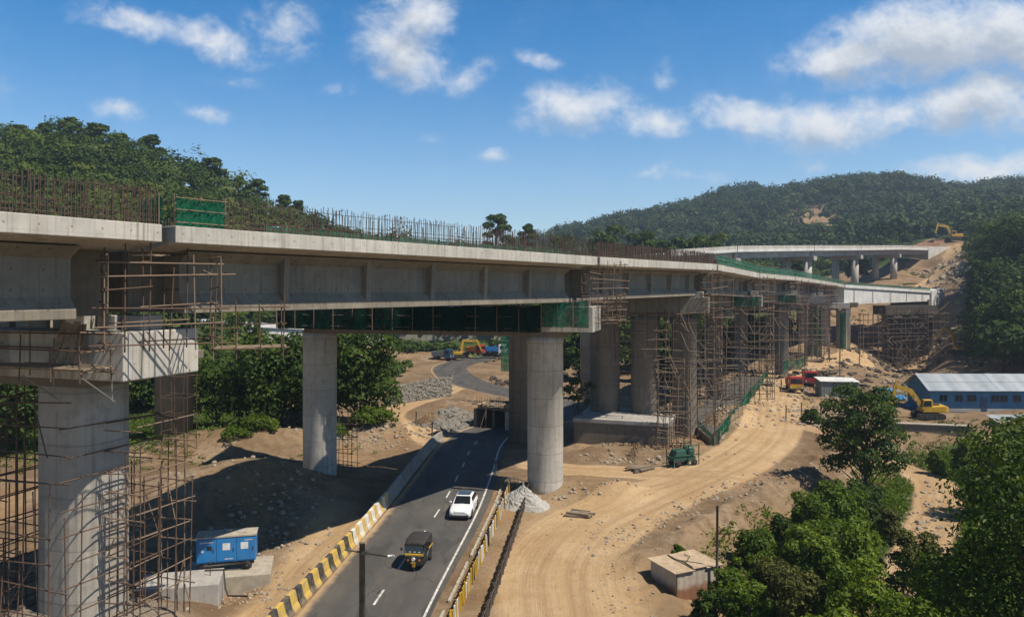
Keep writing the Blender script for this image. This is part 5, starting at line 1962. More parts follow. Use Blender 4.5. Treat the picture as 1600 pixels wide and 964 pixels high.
def car(loc, rz):
    t = empty('car', loc, "white car with a dark sunroof driving towards the camera in the right lane", 'car', None, rz)
    # lower body: sections from nose (-y) to tail; half width, belt height, sill height
    secs = [(-2.22, .62, .60, .32), (-2.16, .76, .70, .24), (-1.95, .84, .78, .20), (-1.5, .88, .86, .20), (-.95, .89, .94, .20), (-.2, .89, .96, .20),
            (.8, .89, .97, .20), (1.5, .88, .97, .22), (1.95, .84, .95, .24), (2.18, .76, .88, .32), (2.24, .64, .80, .42)]
    mb = MB()
    rings = []
    for y, hw, zb, zs in secs:
        r = [(-hw * .92, y, zs), (-hw, y, zs + .14), (-hw * 1.0, y, zs + (zb - zs) * .62), (-hw * .95, y, zb - .05), (-hw * .80, y, zb), (0, y, zb + .035),
             (hw * .80, y, zb), (hw * .95, y, zb - .05), (hw, y, zs + (zb - zs) * .62), (hw, y, zs + .14), (hw * .92, y, zs)]
        rings.append(r)
    ring_loft(mb, rings)
    mb.build('body', M['white_car'], t)
    # cabin
    mb = MB()
    rings = []
    for y, hw, z in [(-.98, .74, .93), (-.50, .68, 1.22), (-.18, .64, 1.40), (.15, .63, 1.455), (.9, .62, 1.45), (1.35, .60, 1.38), (1.75, .66, 1.15), (2.0, .70, .96)]:
        rings.append([(-.80, y, .90), (-hw - (.06 if z > 1.2 else 0), y, min(z, 1.15)), (-hw, y, z - .03), (-hw * .8, y, z), (hw * .8, y, z), (hw, y, z - .03), (hw + (.06 if z > 1.2 else 0), y, min(z, 1.15)), (.80, y, .90)])
    ring_loft(mb, rings)
    mb.build('cabin', M['white_car'], t)
    g = MB()
    g.add([(-.66, -.95, .965), (.66, -.95, .965), (.57, -.23, 1.395), (-.57, -.23, 1.395)], [(0, 1, 2, 3)])
    g.build('windscreen', M['glass'], t)
    g = MB()
    g.add([(-.52, -.05, 1.465), (.52, -.05, 1.465), (.52, .95, 1.472), (-.52, .95, 1.472)], [(0, 1, 2, 3)])
    o = g.build('sunroof', M['glass'], t)
    g = MB()
    g.add([(-.55, 1.40, 1.385), (.55, 1.40, 1.385), (.62, 1.92, 1.04), (-.62, 1.92, 1.04)], [(3, 2, 1, 0)])
    g.build('rear_window', M['glass'], t)
    for sx in (-1, 1):
        for y0, y1, a, b in ((-.62, .22, .16, 0), (.30, 1.02, 0, 0), (1.08, 1.52, 0, .22)):
            g = MB()
            g.add([(sx * .775, y0, 1.0), (sx * .775, y1 + b * .6, 1.0), (sx * .685, y1 - b * .3, 1.36), (sx * .685, y0 + a * 2, 1.36)], [(0, 1, 2, 3) if sx > 0 else (3, 2, 1, 0)])
            g.build('side_window', M['glass'], t)
        g = MB()
        g.add([(sx * .50, -2.175, .60), (sx * .79, -2.03, .64), (sx * .80, -1.85, .76), (sx * .47, -2.10, .72)], [(0, 1, 2, 3)])
        g.build('headlight', M['lamp'], t)
        g = MB()
        g.box((sx * .62, -2.20, .40), (.20, .06, .10))
        g.build('fog_lamp', M['black'], t)
        g = MB()
        g.box((sx * .98, -.62, 1.0), (.20, .12, .14))
        g.build('mirror', M['white_car'], t, .03)
        g = MB()
        g.box((sx * .90, -.04, .76), (.02, .012, .50))
        g.box((sx * .905, .16, .86), (.02, .16, .03))
        g.build('door_trim', M['steel_dark'], t)
        for y in (-1.40, 1.38):
            g = MB()
            g.tube([(sx * .60, y, .33), (sx * .893, y, .33)], .385, 18)
            g.build('wheel_arch', M['black'], t)
            wheel(t, (sx * .80, y, .32), .32, .22)
        g = MB()
        g.box((sx * .70, 2.19, .78), (.26, .08, .16))
        g.build('tail_light', M['red'], t)
    g = MB()
    g.add([(-.46, -2.20, .56), (.46, -2.20, .56), (.50, -2.16, .72), (-.50, -2.16, .72)], [(0, 1, 2, 3)])
    g.box((0, -2.235, .36), (1.06, .02, .13))
    g.build('grille', M['black'], t)
    g = MB()
    g.box((0, -2.22, .645), (.86, .02, .022))
    g.build('grille_bar', M['chrome'], t)
    g = MB()
    g.box((0, -2.25, .475), (.50, .02, .11))
    g.build('number_plate', M['white'], t)
    g = MB()
    g.box((0, -2.16, .30), (1.4, .2, .14))
    g.build('bumper_lip', M['black'], t, .03)
    return t


car((-3.85, 61.6, .015), R(-6))


def rickshaw(loc, rz):
    t = empty('auto_rickshaw', loc, "black three wheeled auto rickshaw with a yellow waist band on the road", 'auto rickshaw', None, rz)
    mb = MB()   # lower hull, narrow nose in front (-y)
    rings = []
    for y, hw, zb, zt in [(-1.32, .20, .42, .80), (-1.22, .40, .36, .98), (-1.02, .58, .32, 1.04), (-.55, .62, .30, .62), (.0, .64, .30, .60), (.35, .66, .30, .98), (1.0, .66, .34, 1.02), (1.28, .62, .42, .98)]:
        rings.append([(-hw * .9, y, zb), (-hw, y, zb + .1), (-hw, y, zt - .06), (-hw * .9, y, zt), (hw * .9, y, zt), (hw, y, zt - .06), (hw, y, zb + .1), (hw * .9, y, zb)])
    ring_loft(mb, rings, smooth=False)
    mb.build('body', M['black'], t, .03)
    g = MB()
    g.box((0, -1.135, 1.02), (1.18, .14, .14))
    for sx in (-1, 1):
        g.box((sx * .645, .78, 1.0), (.05, 1.05, .12))
    g.build('waist_band', M['yellow'], t, .02)
    mb = MB()
    rings = []
    for y, hw, z, e in [(-1.02, .60, 1.66, .0), (-.88, .645, 1.80, .02), (-.3, .67, 1.86, .02), (.5, .67, 1.86, .02), (1.1, .66, 1.80, .02), (1.28, .62, 1.68, 0)]:
        rings.append([(-hw, y, z - .16), (-hw, y, z - .07), (-hw * .78, y, z), (0, y, z + .03), (hw * .78, y, z), (hw, y, z - .07), (hw, y, z - .16)])
    ring_loft(mb, rings)
    mb.build('canopy', M['rubber'], t)
    g = MB()
    g.add([(-.56, -1.11, 1.10), (.56, -1.11, 1.10), (.56, -1.00, 1.62), (-.56, -1.00, 1.62)], [(0, 1, 2, 3)])
    g.build('windscreen', M['glass'], t)
    for sx in (-1, 1):
        g = MB()
        g.tube([(sx * .60, -1.12, 1.05), (sx * .61, -1.0, 1.66)], .035, 6)
        g.build('front_pillar', M['black'], t)
        g = MB()
        g.tube([(sx * .64, .34, .95), (sx * .64, .32, 1.72)], .03, 6)
        g.build('door_post', M['black'], t)
        g = MB()
        g.hexa([(sx * .62, .72, 1.0), (sx * .66, .72, 1.0), (sx * .66, 1.27, .98), (sx * .62, 1.27, .98), (sx * .62, .72, 1.72), (sx * .66, .72, 1.72), (sx * .66, 1.22, 1.68), (sx * .62, 1.22, 1.68)])
        g.build('rear_panel', M['rubber'], t)
        g = MB()
        g.tube([(sx * .62, -1.05, 1.25), (sx * .80, -1.12, 1.33)], .014, 5)
        g.box((sx * .83, -1.12, 1.36), (.12, .04, .17))
        g.build('mirror', M['black'], t)
        wheel(t, (sx * .58, .98, .22), .23, .13)
        g = MB()
        g.tube([(sx * .36, -1.28, .72), (sx * .36, -1.22, .72)], .07, 10)
        g.build('indicator', M['orange'], t)
    wheel(t, (0, -1.10, .22), .23, .12)
    g = MB()
    g.hexa([(-.10, -1.36, .30), (.10, -1.36, .30), (.12, -.92, .30), (-.12, -.92, .30), (-.10, -1.38, .50), (.10, -1.38, .50), (.12, -.9, .56), (-.12, -.9, .56)])
    g.build('mudguard', M['yellow'], t, .03)
    g = MB()
    g.tube([(0, -1.40, .80), (0, -1.30, .80)], [.105, .12], 14)
    g.build('headlight', M['lamp'], t)
    g = MB()
    g.box((0, -1.385, .60), (.30, .02, .10))
    g.build('number_plate', M['yellow'], t)
    g = MB()
    g.box((0, .55, .62), (1.16, .5, .16))
    g.box((0, .82, .95), (1.16, .12, .62))
    g.box((0, -.25, .66), (.42, .36, .14))
    g.build('seat', M['cloth_dark'], t, .03)
    g = MB()
    for x in (-.28, .02, .32):
        g.box((x, -1.06, 1.17), (.16, .07, .08))
    g.build('dashboard_items', M['white'], t, .02)
    return t


rickshaw((-6.1, 50.0, .015), R(-6.5))


def generator(loc, rz):
    t = empty('generator', loc, "blue silenced diesel generator on a wheeled chassis, standing on a concrete slab", 'generator', None, rz)
    L, Wd, H, z0 = 3.5, 1.35, 1.55, .55
    mb = MB()
    mb.box((0, 0, z0 + H / 2), (L, Wd, H))
    mb.build('housing', M['blue'], t, .04)
    mb = MB()
    mb.box((0, 0, z0 + H + .045), (L + .10, Wd + .10, .09))
    mb.box((.9, 0, z0 + H + .115), (.5, .5, .05))
    mb.tube([(.25, .1, z0 + H + .14), (.25, .1, z0 + H + .2), (-.15, .15, z0 + H + .22)], .04, 8)
    mb.build('roof', M['dusty_top'], t, .02)
    for k, (x0, x1) in enumerate(((-1.70, -.62), (-.56, .56), (.62, 1.70))):
        mb = MB()
        mb.box(((x0 + x1) / 2, -Wd / 2 - .012, z0 + .78), (x1 - x0, .03, 1.36))
        d = mb.build('door', M['blue'], t, .012)
        mb = MB()
        mb.box((x1 - .12, -Wd / 2 - .045, z0 + .8), (.05, .04, .18))
        mb.build('handle', M['steel_dark'], d)
        mb = MB()
        if k == 0:
            mb.box(((x0 + x1) / 2 + .18, -Wd / 2 - .032, z0 + .95), (.30, .012, .26))
            mb.build('control_window', M['black'], d)
            mb = MB()
            mb.tube([((x0 + x1) / 2 - .22, -Wd / 2 - .02, z0 + .78), ((x0 + x1) / 2 - .22, -Wd / 2 - .045, z0 + .78)], .09, 12)
            mb.build('gauge', M['lamp'], d)
            mb = MB()
            for j in range(9):
                mb.box((x0 + .22 + .085 * j, -Wd / 2 - .03, z0 + 1.30), (.055, .01, .07 + .03 * (j % 3 == 0)))
            mb.build('maker_lettering', M['white'], d)
        else:
            mb.box(((x0 + x1) / 2 + (.02 if k == 1 else -.08), -Wd / 2 - .032, z0 + .98), (.44, .012, .42))
            mb.build('notice_plate', M['white'], d)
            mb = MB()
            for j in range(7):
                mb.box(((x0 + x1) / 2 - .05 + .07 * j, -Wd / 2 - .03, z0 + (.22 if k == 1 else 1.32)), (.045, .01, .06))
            mb.build('lettering', M['white'], d)
    mb = MB()
    for k in range(8):
        mb.box((-L / 2 - .012, 0, z0 + .35 + .12 * k), (.03, 1.0, .05), 0, Matrix.Rotation(R(30), 4, 'Y'))
    mb.build('air_louvre', M['blue_dark'], t)
    mb = MB()
    mb.box((0, -.5, .42), (3.3, .09, .16))
    mb.box((0, .5, .42), (3.3, .09, .16))
    mb.box((-1.5, 0, .42), (.1, 1.2, .14))
    mb.box((1.5, 0, .42), (.1, 1.2, .14))
    mb.tube([(-1.3, -.7, .40), (1.2, -.7, .44)], .06, 8)
    mb.build('chassis', M['steel_dark'], t)
    for x in (-1.22, 1.22):
        for y in (-.62, .62):
            wheel(t, (x, y, .26), .26, .16, (0, 1, 0), 'steel_grey')
    for x in (-.9, -.2):
        mb = MB()
        mb.tube([(x, .45, z0 + H + .08), (x, .45, z0 + H + .3), (x + .12, .45, z0 + H + .34)], .035, 6)
        mb.build('lifting_hook', M['blue'], t)
    return t


gz = gh(-17.6, 48.4)
slab_z = 0.95
t = empty('concrete_plinth', (-18.3, 47.6, 0), "stepped concrete plinth carrying the blue generator", 'plinth')
ga = R(14)
ca, sa = math.cos(ga), math.sin(ga)
ctr = Vector((-17.9, 48.3, 0))
loc2w = lambda u, v, z: Vector((ctr.x + u * ca - v * sa, ctr.y + u * sa + v * ca, z))
mb = MB()
mb.hexa([loc2w(-2.5, -1.7, -1), loc2w(2.7, -1.7, -1), loc2w(2.7, 1.6, -1), loc2w(-2.5, 1.6, -1), loc2w(-2.5, -1.7, .45), loc2w(2.7, -1.7, .45), loc2w(2.7, 1.6, .45), loc2w(-2.5, 1.6, .45)])
wpart(mb, 'slab', M['dusty_top'], t, .05)
mb = MB()
mb.hexa([loc2w(-4.4, -4.6, -1), loc2w(.05, -4.6, -1), loc2w(.05, -2.0, -1), loc2w(-4.4, -2.0, -1), loc2w(-4.4, -4.6, 1.15), loc2w(.05, -4.6, 1.15), loc2w(.05, -2.0, 1.15), loc2w(-4.4, -2.0, 1.15)])
wpart(mb, 'low_block', M['concrete'], t, .06)
for u in (-2.0, -.6):
    rod('starter_bar', 'rebar', loc2w(u, -3.2, 1.1), loc2w(u + .03, -3.2, 2.0), .03, t)
mb = MB()
p0 = loc2w(.3, -3.6, .62)
mb.tube([loc2w(-1.0, -2.4, 1.2), loc2w(.08, -2.5, 1.2), loc2w(.22, -3.0, .25), loc2w(.5, -4.2, .25), loc2w(1.6, -4.4, .2)], .05, 6)
wpart(mb, 'hose', M['rubber'], t)
generator((ctr.x, ctr.y, .45), ga)

# street pole
t = empty('utility_pole', (-5.15, 26.4, 0), "weathered grey pole with a thin crossarm at the road's near edge", 'pole')
mb = MB()
mb.tube([(0, 0, -.3), (0, 0, 9.25)], [.135, .10], 12)
mb.build('shaft', M['wood_pole'], t)
mb = MB()
mb.tube([(-.62, .05, 9.0), (0, -.02, 8.93), (1.0, -.1, 8.8)], [.025, .035, .022], 6)
mb.box((.08, -.02, 8.92), (.22, .16, .12))
mb.build('crossarm', M['steel_dark'], t)
mb = MB()
mb.tube([(.9, -.1, 8.83), (1.12, -.12, 8.85)], .04, 8)
mb.build('insulator', M['lamp'], t)
pz = gh(12.4, 46.5)
t = empty('wooden_post', (12.35, 46.3, pz), "slim dark post standing in the scrub beside the tin hut", 'post')
mb = MB()
mb.tube([(0, 0, -.4), (.03, 0, 4.9 - pz)], [.09, .075], 8)
mb.build('shaft', M['wood_pole'], t)

# tin hut on the bank
hz = gh(10.6, 47.2)
t = empty('tin_hut', (10.65, 47.3, hz), "low rusty tin hut with a pale patched flat roof on the dirt bank", 'hut', None, R(26))
L, D_, H = 3.3, 2.5, 1.75
mb = MB()
for (x0, y0, x1, y1) in ((-L / 2, -D_ / 2, L / 2, -D_ / 2), (L / 2, -D_ / 2, L / 2, D_ / 2), (L / 2, D_ / 2, -L / 2, D_ / 2), (-L / 2, D_ / 2, -L / 2, -D_ / 2)):
    n = 14
    dx, dy = x1 - x0, y1 - y0
    ln = math.hypot(dx, dy)
    nx_, ny_ = dy / ln, -dx / ln
    q = []
    for i in range(n + 1):
        o_ = .025 * (i % 2)
        q.append((x0 + dx * i / n + nx_ * o_, y0 + dy * i / n + ny_ * o_))
    vs = [(x, y, -.6) for x, y in q] + [(x, y, H) for x, y in q]
    mb.add(vs, [(i, i + 1, n + 2 + i, n + 1 + i) for i in range(n)])


def m_hut():
    m, T = new_mat("rusty_white_tin")
    tc = T.n('ShaderNodeTexCoord').outputs['Object']
    x, y, z = T.xyz(tc)
    n = T.noise(tc, 1.6, 5, .6)
    f = T.step(T.math('ADD', z, T.math('MULTIPLY', T.math('SUBTRACT', n, .5), .8)), .55, 1.05)
    col = T.mix(f, (.22, .10, .055), (.40, .345, .275))
    col = T.mix(T.math('MULTIPLY', T.step(T.noise(tc, 5, 5, .7), .5, .7), .5), col, (.17, .09, .05))
    finish(T, col, .75, T.noise(tc, 9, 3), .2, .01)
    return m


M['hut'] = m_hut()
M['tin_roof'] = m_plain("patched_tin_roof", (.50, .38, .25), .75, .3, 1.2, dirt=(.24, .14, .08), dirt_amt=.5)
mb.build('wall', M['hut'], t)
mb = MB()
for k, (x0, x1, zz, tl) in enumerate(((-L / 2 - .18, -.35, H + .02, .02), (-.42, .62, H + .055, -.015), (.55, L / 2 + .16, H + .02, .02))):
    mb.box(((x0 + x1) / 2, 0, zz + .03), (x1 - x0, D_ + .34 - .1 * (k == 1), .035), 0, Matrix.Rotation(tl, 4, 'X'))
mb.build('roof', M['tin_roof'], t)
mb = MB()
mb.tube([(-.38, -1.2, H + .13), (-.34, -.3, H + .17), (-.45, .4, H + .14), (-.38, 1.2, H + .13)], .035, 5)
mb.tube([(-.2, -.35, H + .15), (.55, .2, H + .2), (.6, .8, H + .15)], .03, 5)
mb.build('roof_batten', M['bark'], t)
for x in (-L / 2 + .02, L / 2 - .02):
    mb = MB()
    mb.box((x, -D_ / 2 - .03, H / 2 - .2), (.07, .06, H + .5))
    mb.build('corner_post', M['wood_pole'], t)

# gravel heap and stone heaps


def heap(name, label, cat, loc, rx, ry, h, mat, seed, rough=.12, n=44, power=1.0):
    rng = np.random.default_rng(seed)
    V = []
    m = 18
    for i in range(m + 1):
        t_ = i / m
        for k in range(n):
            a = 2 * math.pi * k / n
            e = 1 + .16 * math.sin(a * 2 + seed) + .09 * math.sin(a * 5 + seed * 2)
            r = t_ * e
            z = h * (1 - t_ ** power * 1.0) - .12 * t_ * t_ * h
            z += rng.normal() * rough * .35 * (1 - .4 * t_)
            V.append((r * rx * math.cos(a) + rng.normal() * rough * .2, r * ry * math.sin(a) + rng.normal() * rough * .2, z - .25 * (t_ > .97)))
    Fq = [(i * n + k, (i + 1) * n + k, (i + 1) * n + (k + 1) % n, i * n + (k + 1) % n) for i in range(m) for k in range(n)]
    mb = MB()
    mb.add(V, Fq, False)
    o = mb.build(name, mat)
    o.location = loc
    tag(o, label, cat)
    return o


heap('gravel_heap', "conical heap of pale grey gravel at the foot of the sunlit column", 'gravel heap', (.9, 63.6, -.05), 2.5, 2.1, 1.75, M['gravel'], 3, .16, power=.9)
heap('earth_heap', "small cone of orange earth in front of the concrete footing", 'earth heap', (13.4, 81.6, gh(13.4, 81.6) - .3), 2.2, 1.8, 1.7, M['ground'], 5, .12, power=.85)
heap('earth_heap', "broad heap of red brown earth on top of the hill beside the excavator", 'earth heap', (196, 352, 35.0), 17, 9, 5.4, m_plain("red_earth", (.30, .155, .085), .95, .4, .4, dirt=(.18, .09, .05), dirt_amt=.5, bump=.6), 8, .5, power=1.3)
heap('sand_heap', "tan sand heap beside the road under the deck, left of the culvert", 'sand heap', (-10.5, 100.5, gh(-10.5, 100.5) - .2), 2.4, 2.0, 1.2, M['ground'], 9, .12)


def boulder_verts(rng, r, flat=.75):
    t = (1 + 5 ** .5) / 2
    v = np.array([(-1, t, 0), (1, t, 0), (-1, -t, 0), (1, -t, 0), (0, -1, t), (0, 1, t), (0, -1, -t), (0, 1, -t), (t, 0, -1), (t, 0, 1), (-t, 0, -1), (-t, 0, 1)], float)
    v /= np.linalg.norm(v, axis=1, keepdims=True)
    v *= (r * (.65 + .6 * rng.random((12, 1))))
    v[:, 2] *= flat
    a = rng.random() * 6.28
    c, s_ = math.cos(a), math.sin(a)
    return np.stack([v[:, 0] * c - v[:, 1] * s_, v[:, 0] * s_ + v[:, 1] * c, v[:, 2]], 1)


ICO = np.array([(0, 11, 5), (0, 5, 1), (0, 1, 7), (0, 7, 10), (0, 10, 11), (1, 5, 9), (5, 11, 4), (11, 10, 2), (10, 7, 6), (7, 1, 8), (3, 9, 4), (3, 4, 2), (3, 2, 6), (3, 6, 8), (3, 8, 9), (4, 9, 5), (2, 4, 11), (6, 2, 10), (8, 6, 7), (9, 8, 1)])


def rubble(name, label, spots, seed, mat, cat='rubble'):
    """spots: (x, y, sx, sy, rotation, count, smallest, largest)"""
    rng = np.random.default_rng(seed)
    V = []
    Fq = []
    b = 0
    for cx, cy, sx, sy, ro, n, r0, r1 in spots:
        u = rng.normal(size=(n, 2)) * (sx, sy)
        c, s_ = math.cos(ro), math.sin(ro)
        x = cx + u[:, 0] * c - u[:, 1] * s_
        y = cy + u[:, 0] * s_ + u[:, 1] * c
        rd = poly_dist(x, y, ROAD3[::2])
        ok = rd[0] > rd[2] + .5
        x, y = x[ok], y[ok]
        z = ground_h(x, y)
        for i in range(len(x)):
            r = r0 + (r1 - r0) * rng.random() ** 3
            V.append(boulder_verts(rng, r) + np.array([x[i], y[i], z[i] + r * .18]))
            Fq.append(ICO + b)
            b += 12
    o = mesh_np(name, np.concatenate(V), np.concatenate(Fq), mat)
    tag(o, label, cat, kind='stuff')
    return o


rubble('stones', "loose pale stones and lumps scattered over the dirt", [
    (7.6, 55, 1.4, 4, .5, 190, .02, .13), (11, 58.5, 3.5, .8, .75, 150, .03, .2), (6.4, 46, .9, 5, 0, 170, .02, .12), (6, 66, 3.5, .7, .2, 130, .04, .24), (18.5, 65.5, 5, 1.0, .85, 170, .04, .22),
    (25.5, 72.8, 4, 1.0, .85, 130, .05, .25), (12.5, 80.0, 4.5, .9, 0, 200, .05, .3), (-17, 52, 2, 6, .1, 160, .03, .2), (-16.5, 57, 2, 4, 0, 180, .05, .28), (-20, 61, 4, 2.5, .3, 140, .05, .3),
    (-14, 45, 1.5, 5, 0, 180, .03, .14), (-16, 44.5, 2, 1, 0, 90, .05, .2), (-22, 40, 3, 4, 0, 90, .05, .3), (-15.5, 91, 4.5, 1.4, .4, 260, .06, .4), (-21, 87, 5, 1.5, 0, 120, .06, .3), (27, 98, 2.0, 9, -.5, 260, .06, .3),
    (40, 101, 4, 1.2, -.7, 160, .08, .4), (44.5, 112, 4, 4, 0, 180, .08, .4), (46, 88, 1.5, 8, 0, 160, .06, .3), (36, 66, 1.5, 8, -.5, 220, .05, .3), (30, 56, 2, 5, -.6, 160, .05, .25), (2.5, 45, 5, 12, 0, 360, .01, .05),
    (12, 66, 8, 5, .7, 220, .015, .07), (55, 128, 12, 6, 0, 260, .1, .5), (70, 150, 14, 10, .5, 260, .12, .6), (-1.5, 52, .4, 9, -.12, 120, .03, .1), (-.9, 69, 1.2, 2, 0, 90, .05, .25),
    (127, 222, 8, 14, -.4, 120, .15, .8), (118, 212, 12, 4, 0, 160, .2, .8), (100, 200, 10, 6, 0, 120, .2, .7)], 31, M['stone'])
rubble('rubble_slope', "collapsed slope of broken grey rock and concrete slabs beside the culvert", [
    (-6.0, 101.4, 2.3, 1.6, .3, 1200, .10, .7), (-4.3, 98.0, 1.2, .6, -.5, 200, .1, .6), (-2.9, 98.0, 1.3, .4, -.55, 160, .15, .7), (-5.5, 103, 1.5, 1.0, .3, 170, .15, .8), (-9.2, 99.2, 1.8, 1.0, .3, 160, .08, .4), (-3, 98, 3, 1.2, 0, 160, .1, .5), (-5.4, 99.4, 1.6, .8, .4, 150, .12, .6)], 32, M['stone_grey'])
rubble('spoil', "dark tumbled boulders and spoil on the dirt ramp below the upper viaduct", [
    (153, 266, 4, 5, .4, 40, .5, 2.0), (172, 290, 3, 5, .4, 40, .5, 2.2), (133, 250, 5, 3, 0, 40, .5, 1.6), (148, 250, 6, 8, -.4, 60, .3, 1.1), (120, 262, 10, 5, 0, 60, .5, 1.6), (180, 322, 7, 4, 0, 40, .5, 1.6)], 33, M['stone'])
rubble('scrap', "dark scrap and broken timber lying past the bend of the road", [
    (-1.5, 146, 3, 3, 0, 60, .2, .9), (5, 136, 3, 2, 0, 60, .2, .8), (-6, 190, 6, 3, 0, 40, .3, .9), (8, 156, 4, 4, 0, 60, .2, .9), (52, 138, 4, 3, 0, 70, .15, .6), (60, 150, 7, 4, 0, 110, .2, .8), (70, 170, 8, 5, 0, 90, .2, .9), (46, 104, 1.5, 6, -.4, 60, .1, .5), (100, 198, 10, 4, 0, 110, .2, 1.0)], 34, M['bark'])

# stone revetment wall and the culvert with its broken roof
t = empty('stone_wall', (-19, 124, 0), "rough grey stone revetment wall at the bend of the far road", 'stone wall')
rng_ = np.random.default_rng(77)
mb = MB()
a_, b_ = at(612, 632, 118), at(705, 628, 128)
for (p0, p1, hh) in ((a_, a_.lerp(b_, .38), 3.1), (a_.lerp(b_, .40), b_, 3.4)):
    nx_, nz_ = 60, 16
    V = []
    for j in range(nz_ + 1):
        for i in range(nx_ + 1):
            q = p0.lerp(p1, i / nx_)
            zz = hh * j / nz_ * (1 - .25 * (i / nx_ - .5) ** 2)
            V.append((q.x + rng_.normal() * .05, q.y + .55 * zz + rng_.normal() * .07, -.3 + zz + rng_.normal() * .04))
    for j in (nz_,):
        for i in range(nx_ + 1):
            q = p0.lerp(p1, i / nx_)
            V.append((q.x, q.y + 4.5, 2.2))
    mb.add(V, [(j * (nx_ + 1) + i, j * (nx_ + 1) + i + 1, (j + 1) * (nx_ + 1) + i + 1, (j + 1) * (nx_ + 1) + i) for j in range(nz_ + 1) for i in range(nx_)])
    for k in range(330):
        q = p0.lerp(p1, rng_.random())
        zz = hh * rng_.random()
        bv = boulder_verts(rng_, .16 + .22 * rng_.random(), .85) + np.array([q.x, q.y + .55 * zz + .06, -.3 + zz])
        mb.add([tuple(v) for v in bv], [tuple(f) for f in ICO])
wpart(mb, 'stone_face', M['stone_grey'], t)

t = empty('culvert', (-2.2, 99, 0), "half demolished concrete culvert with a dark opening beside the far road", 'culvert')
ang = R(-32)
c_, s_ = math.cos(ang), math.sin(ang)
cw = lambda u, v, z: Vector((-2.6 + u * c_ - v * s_, 99.0 + u * s_ + v * c_, z))


def cbox(u0, u1, v0, v1, z0, z1, name, mat, bev=.05, dz=0):
    mb = MB()
    mb.hexa([cw(u0, v0, z0), cw(u1, v0, z0), cw(u1, v1, z0), cw(u0, v1, z0), cw(u0, v0, z1), cw(u1, v0, z1 + dz), cw(u1, v1, z1 + dz), cw(u0, v1, z1)])
    return wpart(mb, name, mat, t, bev)


cbox(-1.9, 3.4, -.4, 3.6, 2.35, 2.75, 'roof_slab', M['concrete_dark'], .05)
cbox(-2.6, -2.1, -.4, 3.5, -.4, 2.34, 'side_wall', M['concrete_dark'])
cbox(2.3, 3.3, -.5, 3.5, -.4, 2.34, 'side_wall', M['concrete'])
cbox(-.1, .25, .2, 3.5, -.4, 2.34, 'middle_wall', M['concrete_dark'])
cbox(-2.6, 3.4, 3.5, 3.9, -.4, 3.0, 'back_wall', M['concrete_dark'])
mb = MB()
for k in range(14):
    u = -2.4 + 5.6 * k / 13 + rnd.uniform(-.2, .2)
    mb.box(cw(u, -.3 + rnd.uniform(-.2, .6), 2.8 + rnd.uniform(0, .25)), (rnd.uniform(.3, .8), rnd.uniform(.3, .6), rnd.uniform(.2, .5)), rnd.uniform(0, 3), Matrix.Rotation(rnd.uniform(-.4, .4), 4, 'X') @ Matrix.Rotation(rnd.uniform(0, 3), 4, 'Z'))
wpart(mb, 'broken_edge', M['tin_tan'], t)
for k in range(12):
    u = -2.4 + 4.0 * k / 11
    rod('starter_bar', 'rebar', cw(u, .2, 2.7), cw(u + rnd.uniform(-.15, .15), .2, 3.6 + rnd.uniform(0, .5)), .035, t)
rod('prop', 'rust_pale', cw(-1.2, -.9, 0), cw(-.4, -.5, 2.8), .06, t)
rod('prop', 'rust_pale', cw(-.6, -.5, 0), cw(-.6, -.5, 2.75), .06, t)

# ------------------------------------------------------------------ machines


